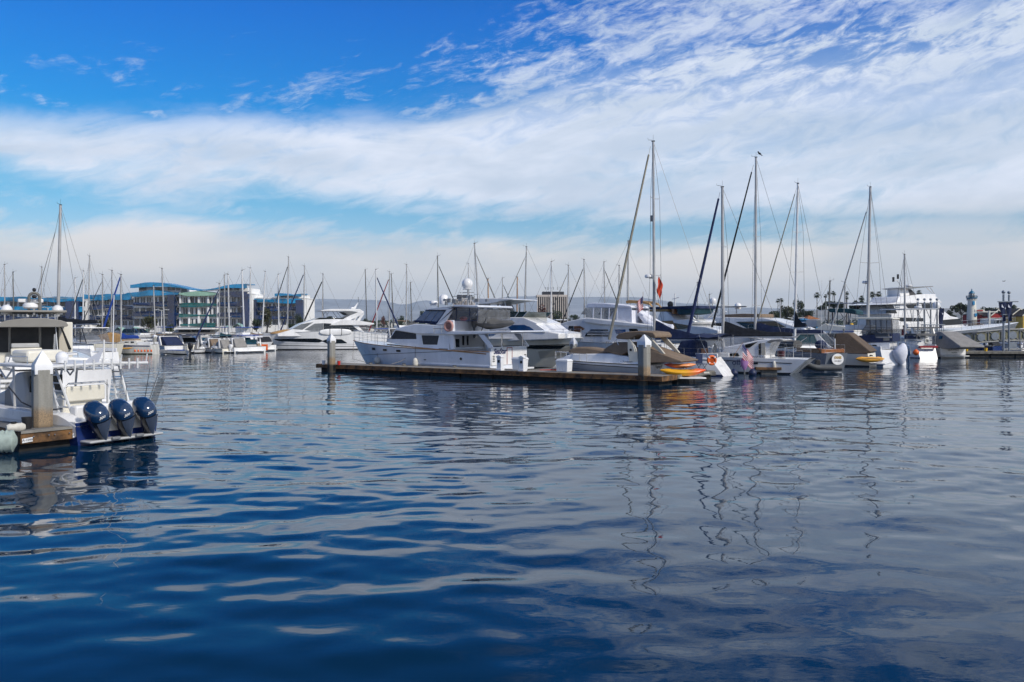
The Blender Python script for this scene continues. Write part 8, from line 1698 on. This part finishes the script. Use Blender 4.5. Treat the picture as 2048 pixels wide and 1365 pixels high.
for i, (px_, top, d, cr, lab) in enumerate(((1634, 585, 330, 6.5, 'lone tall palm above the orange roofed kiosk'), (1556, 598, 380, 4.5, 'left one of the two distant palms right of the third tall mast'), (1563, 597, 384, 4.5, 'right one of the two distant palms right of the third tall mast'), (1651, 589, 350, 3.8, 'slim palm at the left side of the umbrella tree'), (1657.5, 583.5, 345, 4, 'palm rising behind the thin dark pole mast'), (1666, 582.5, 350, 4.5, 'leaning palm of the pair above the umbrella tree'), (1669, 585, 360, 3.6, 'lower palm of the pair above the umbrella tree'), (1694, 583, 350, 4.5, 'tallest palm beside the white furled jib'), (1693, 592, 340, 4.2, 'lower palm beside the white furled jib'), (1744, 584, 300, 7, 'bushy palm just right of the fifth tall mast'), (1757.5, 583.5, 290, 6.5, 'round headed palm left of the sportfishing yacht'), (1723, 592, 300, 6, 'low palm head above the dark trees left of the fifth tall mast'), (1838, 581, 300, 6, 'palm head peeking over the sportfishing yacht bridge'))): palm(lab, px_, top, d, i + 1, cr)
TR = [('dark olive tree before the middle wing', 207, 636, 664, 34, 165, 'leaf_olive', 'round'), ('autumn tinted tree before the main block corner', 297, 632, 662, 36, 160, 'leaf_olive', 'round'), ('dark bush at the foot of the white piers', 340, 650, 670, 22, 150, 'leaf', 'round'), ('green tree hiding the lower right wing', 534, 618, 660, 30, 150, 'leaf_olive', 'round'), ('dark tree left of the right wing tree', 512, 640, 668, 26, 150, 'leaf', 'round'), ('dark tree at the end of the right wing', 600, 626, 655, 20, 200, 'leaf', 'round'), ('bush below the right wing corner', 585, 648, 665, 30, 160, 'leaf', 'round'),
 ('reddish brown tree at the foot of the office tower', 1083, 608, 650, 28, 300, 'leaf_red', 'round'), ('dark tree mass left of the reddish tree', 1052, 622, 652, 34, 310, 'leaf', 'round'), ('dark tree right of the thick mast at the office tower', 1118, 622, 655, 32, 300, 'leaf', 'round'), ('low dark tree behind the flybridge windscreen', 1032, 628, 652, 26, 320, 'leaf', 'round'), ('small cypress left of the wooden mast group', 1017, 613, 640, 5, 330, 'leaf', 'cypress'), ('taller cypress beside the short brown mast', 1039.5, 607, 640, 6, 330, 'leaf', 'cypress'), ('low tree right of the office tower', 1150, 630, 652, 26, 330, 'leaf', 'round'),
 ('large green tree right of the third tall mast', 1578, 612, 650, 40, 240, 'leaf_olive', 'round'), ('tree mass behind the fourth tall mast', 1600, 602, 645, 26, 250, 'leaf', 'round'), ('lower green tree left of the kiosk', 1550, 622, 650, 34, 235, 'leaf', 'round'), ('bushy tree behind the kiosk', 1615, 622, 650, 28, 230, 'leaf', 'round'), ('wide umbrella shaped pine under the palm pair', 1664, 600, 626, 48, 260, 'leaf', 'umbrella'), ('second umbrella pine left of the fifth tall mast', 1722, 597, 630, 40, 260, 'leaf', 'umbrella'), ('dark tree right of the fifth tall mast', 1752, 603, 640, 40, 255, 'leaf', 'round'), ('dark tree behind the tower base of the sportfishing yacht', 1785, 604, 640, 34, 250, 'leaf', 'round'), ('spreading dark tree left of the lighthouse', 1922, 601, 636, 36, 250, 'leaf', 'umbrella'), ('small dark tree under the spreading tree left of the lighthouse', 1902, 622, 640, 20, 245, 'leaf', 'round'), ('dense green tree right of the lighthouse', 1966, 614, 634, 34, 260, 'leaf', 'round'), ('green tree behind the red barn', 1992, 616, 636, 26, 262, 'leaf', 'round'), ('dark green tree behind the pennants', 2024, 610, 640, 22, 250, 'leaf', 'round'), ('grey brown tree behind the yellow house', 2048, 618, 640, 26, 262, 'leaf_olive', 'round'),
 ('dark tree clump right of the white yacht arch', 732, 637, 655, 22, 420, 'leaf', 'round'), ('reddish tree clump below the blue jib foot', 767, 632, 655, 18, 420, 'leaf_red', 'round'), ('dark tree left of the SeaStar windshield', 803, 631, 655, 24, 400, 'leaf', 'round'), ('tree peeking above the SeaStar windshield', 844, 622, 640, 16, 350, 'leaf', 'round'), ('tree clump above the white yacht windshield', 660, 632, 655, 34, 420, 'leaf', 'round'), ('green clump left of the black jib mast', 624, 636, 655, 26, 420, 'leaf_olive', 'round'), ('tree clump behind the bow of the canvas topped yacht', 1135, 636, 655, 22, 300, 'leaf', 'round'), ('dark tree far right of the tallest mast', 1386, 630, 655, 24, 330, 'leaf', 'round')]
for i, (lab, px_, top, base, w_, d, m, kd) in enumerate(TR): tree(lab, px_, top, base, w_, d, m, i, None, kd, n=900 if d > 290 else 1700)
def belt():
    # far tree belt that reads as one mass
    rg = random.Random(9); lv = MB()
    for i in range(420):
        px_ = rg.uniform(560, 2100); d = rg.uniform(620, 900); 
        leaves(lv, (WX(px_, d), d, GZ + 2.6), (6.5, 3, 2.6 + rg.random() * 3.0), 34, rg, 1.0)
    struct(lv.build('tree_belt', 'leaf'), 'stuff')
belt()
t = thing('bird', 'tiny bird flying high right of the lighthouse', 'bird', tuple(W(2008, 563, 150))); MB().lathe([(0, -.2), (.06, 0), (0, .2)], (0, 0, 0), 8, 'x').build('body', 'bird', t); [MB().add([(0, 0, 0), (.1, s_ * .3, .12), (.0, s_ * .55, .02), (-.1, s_ * .3, .1)], [(0, 1, 2, 3)]).build('wing', 'bird', t) for s_ in (1, -1)]
haze()
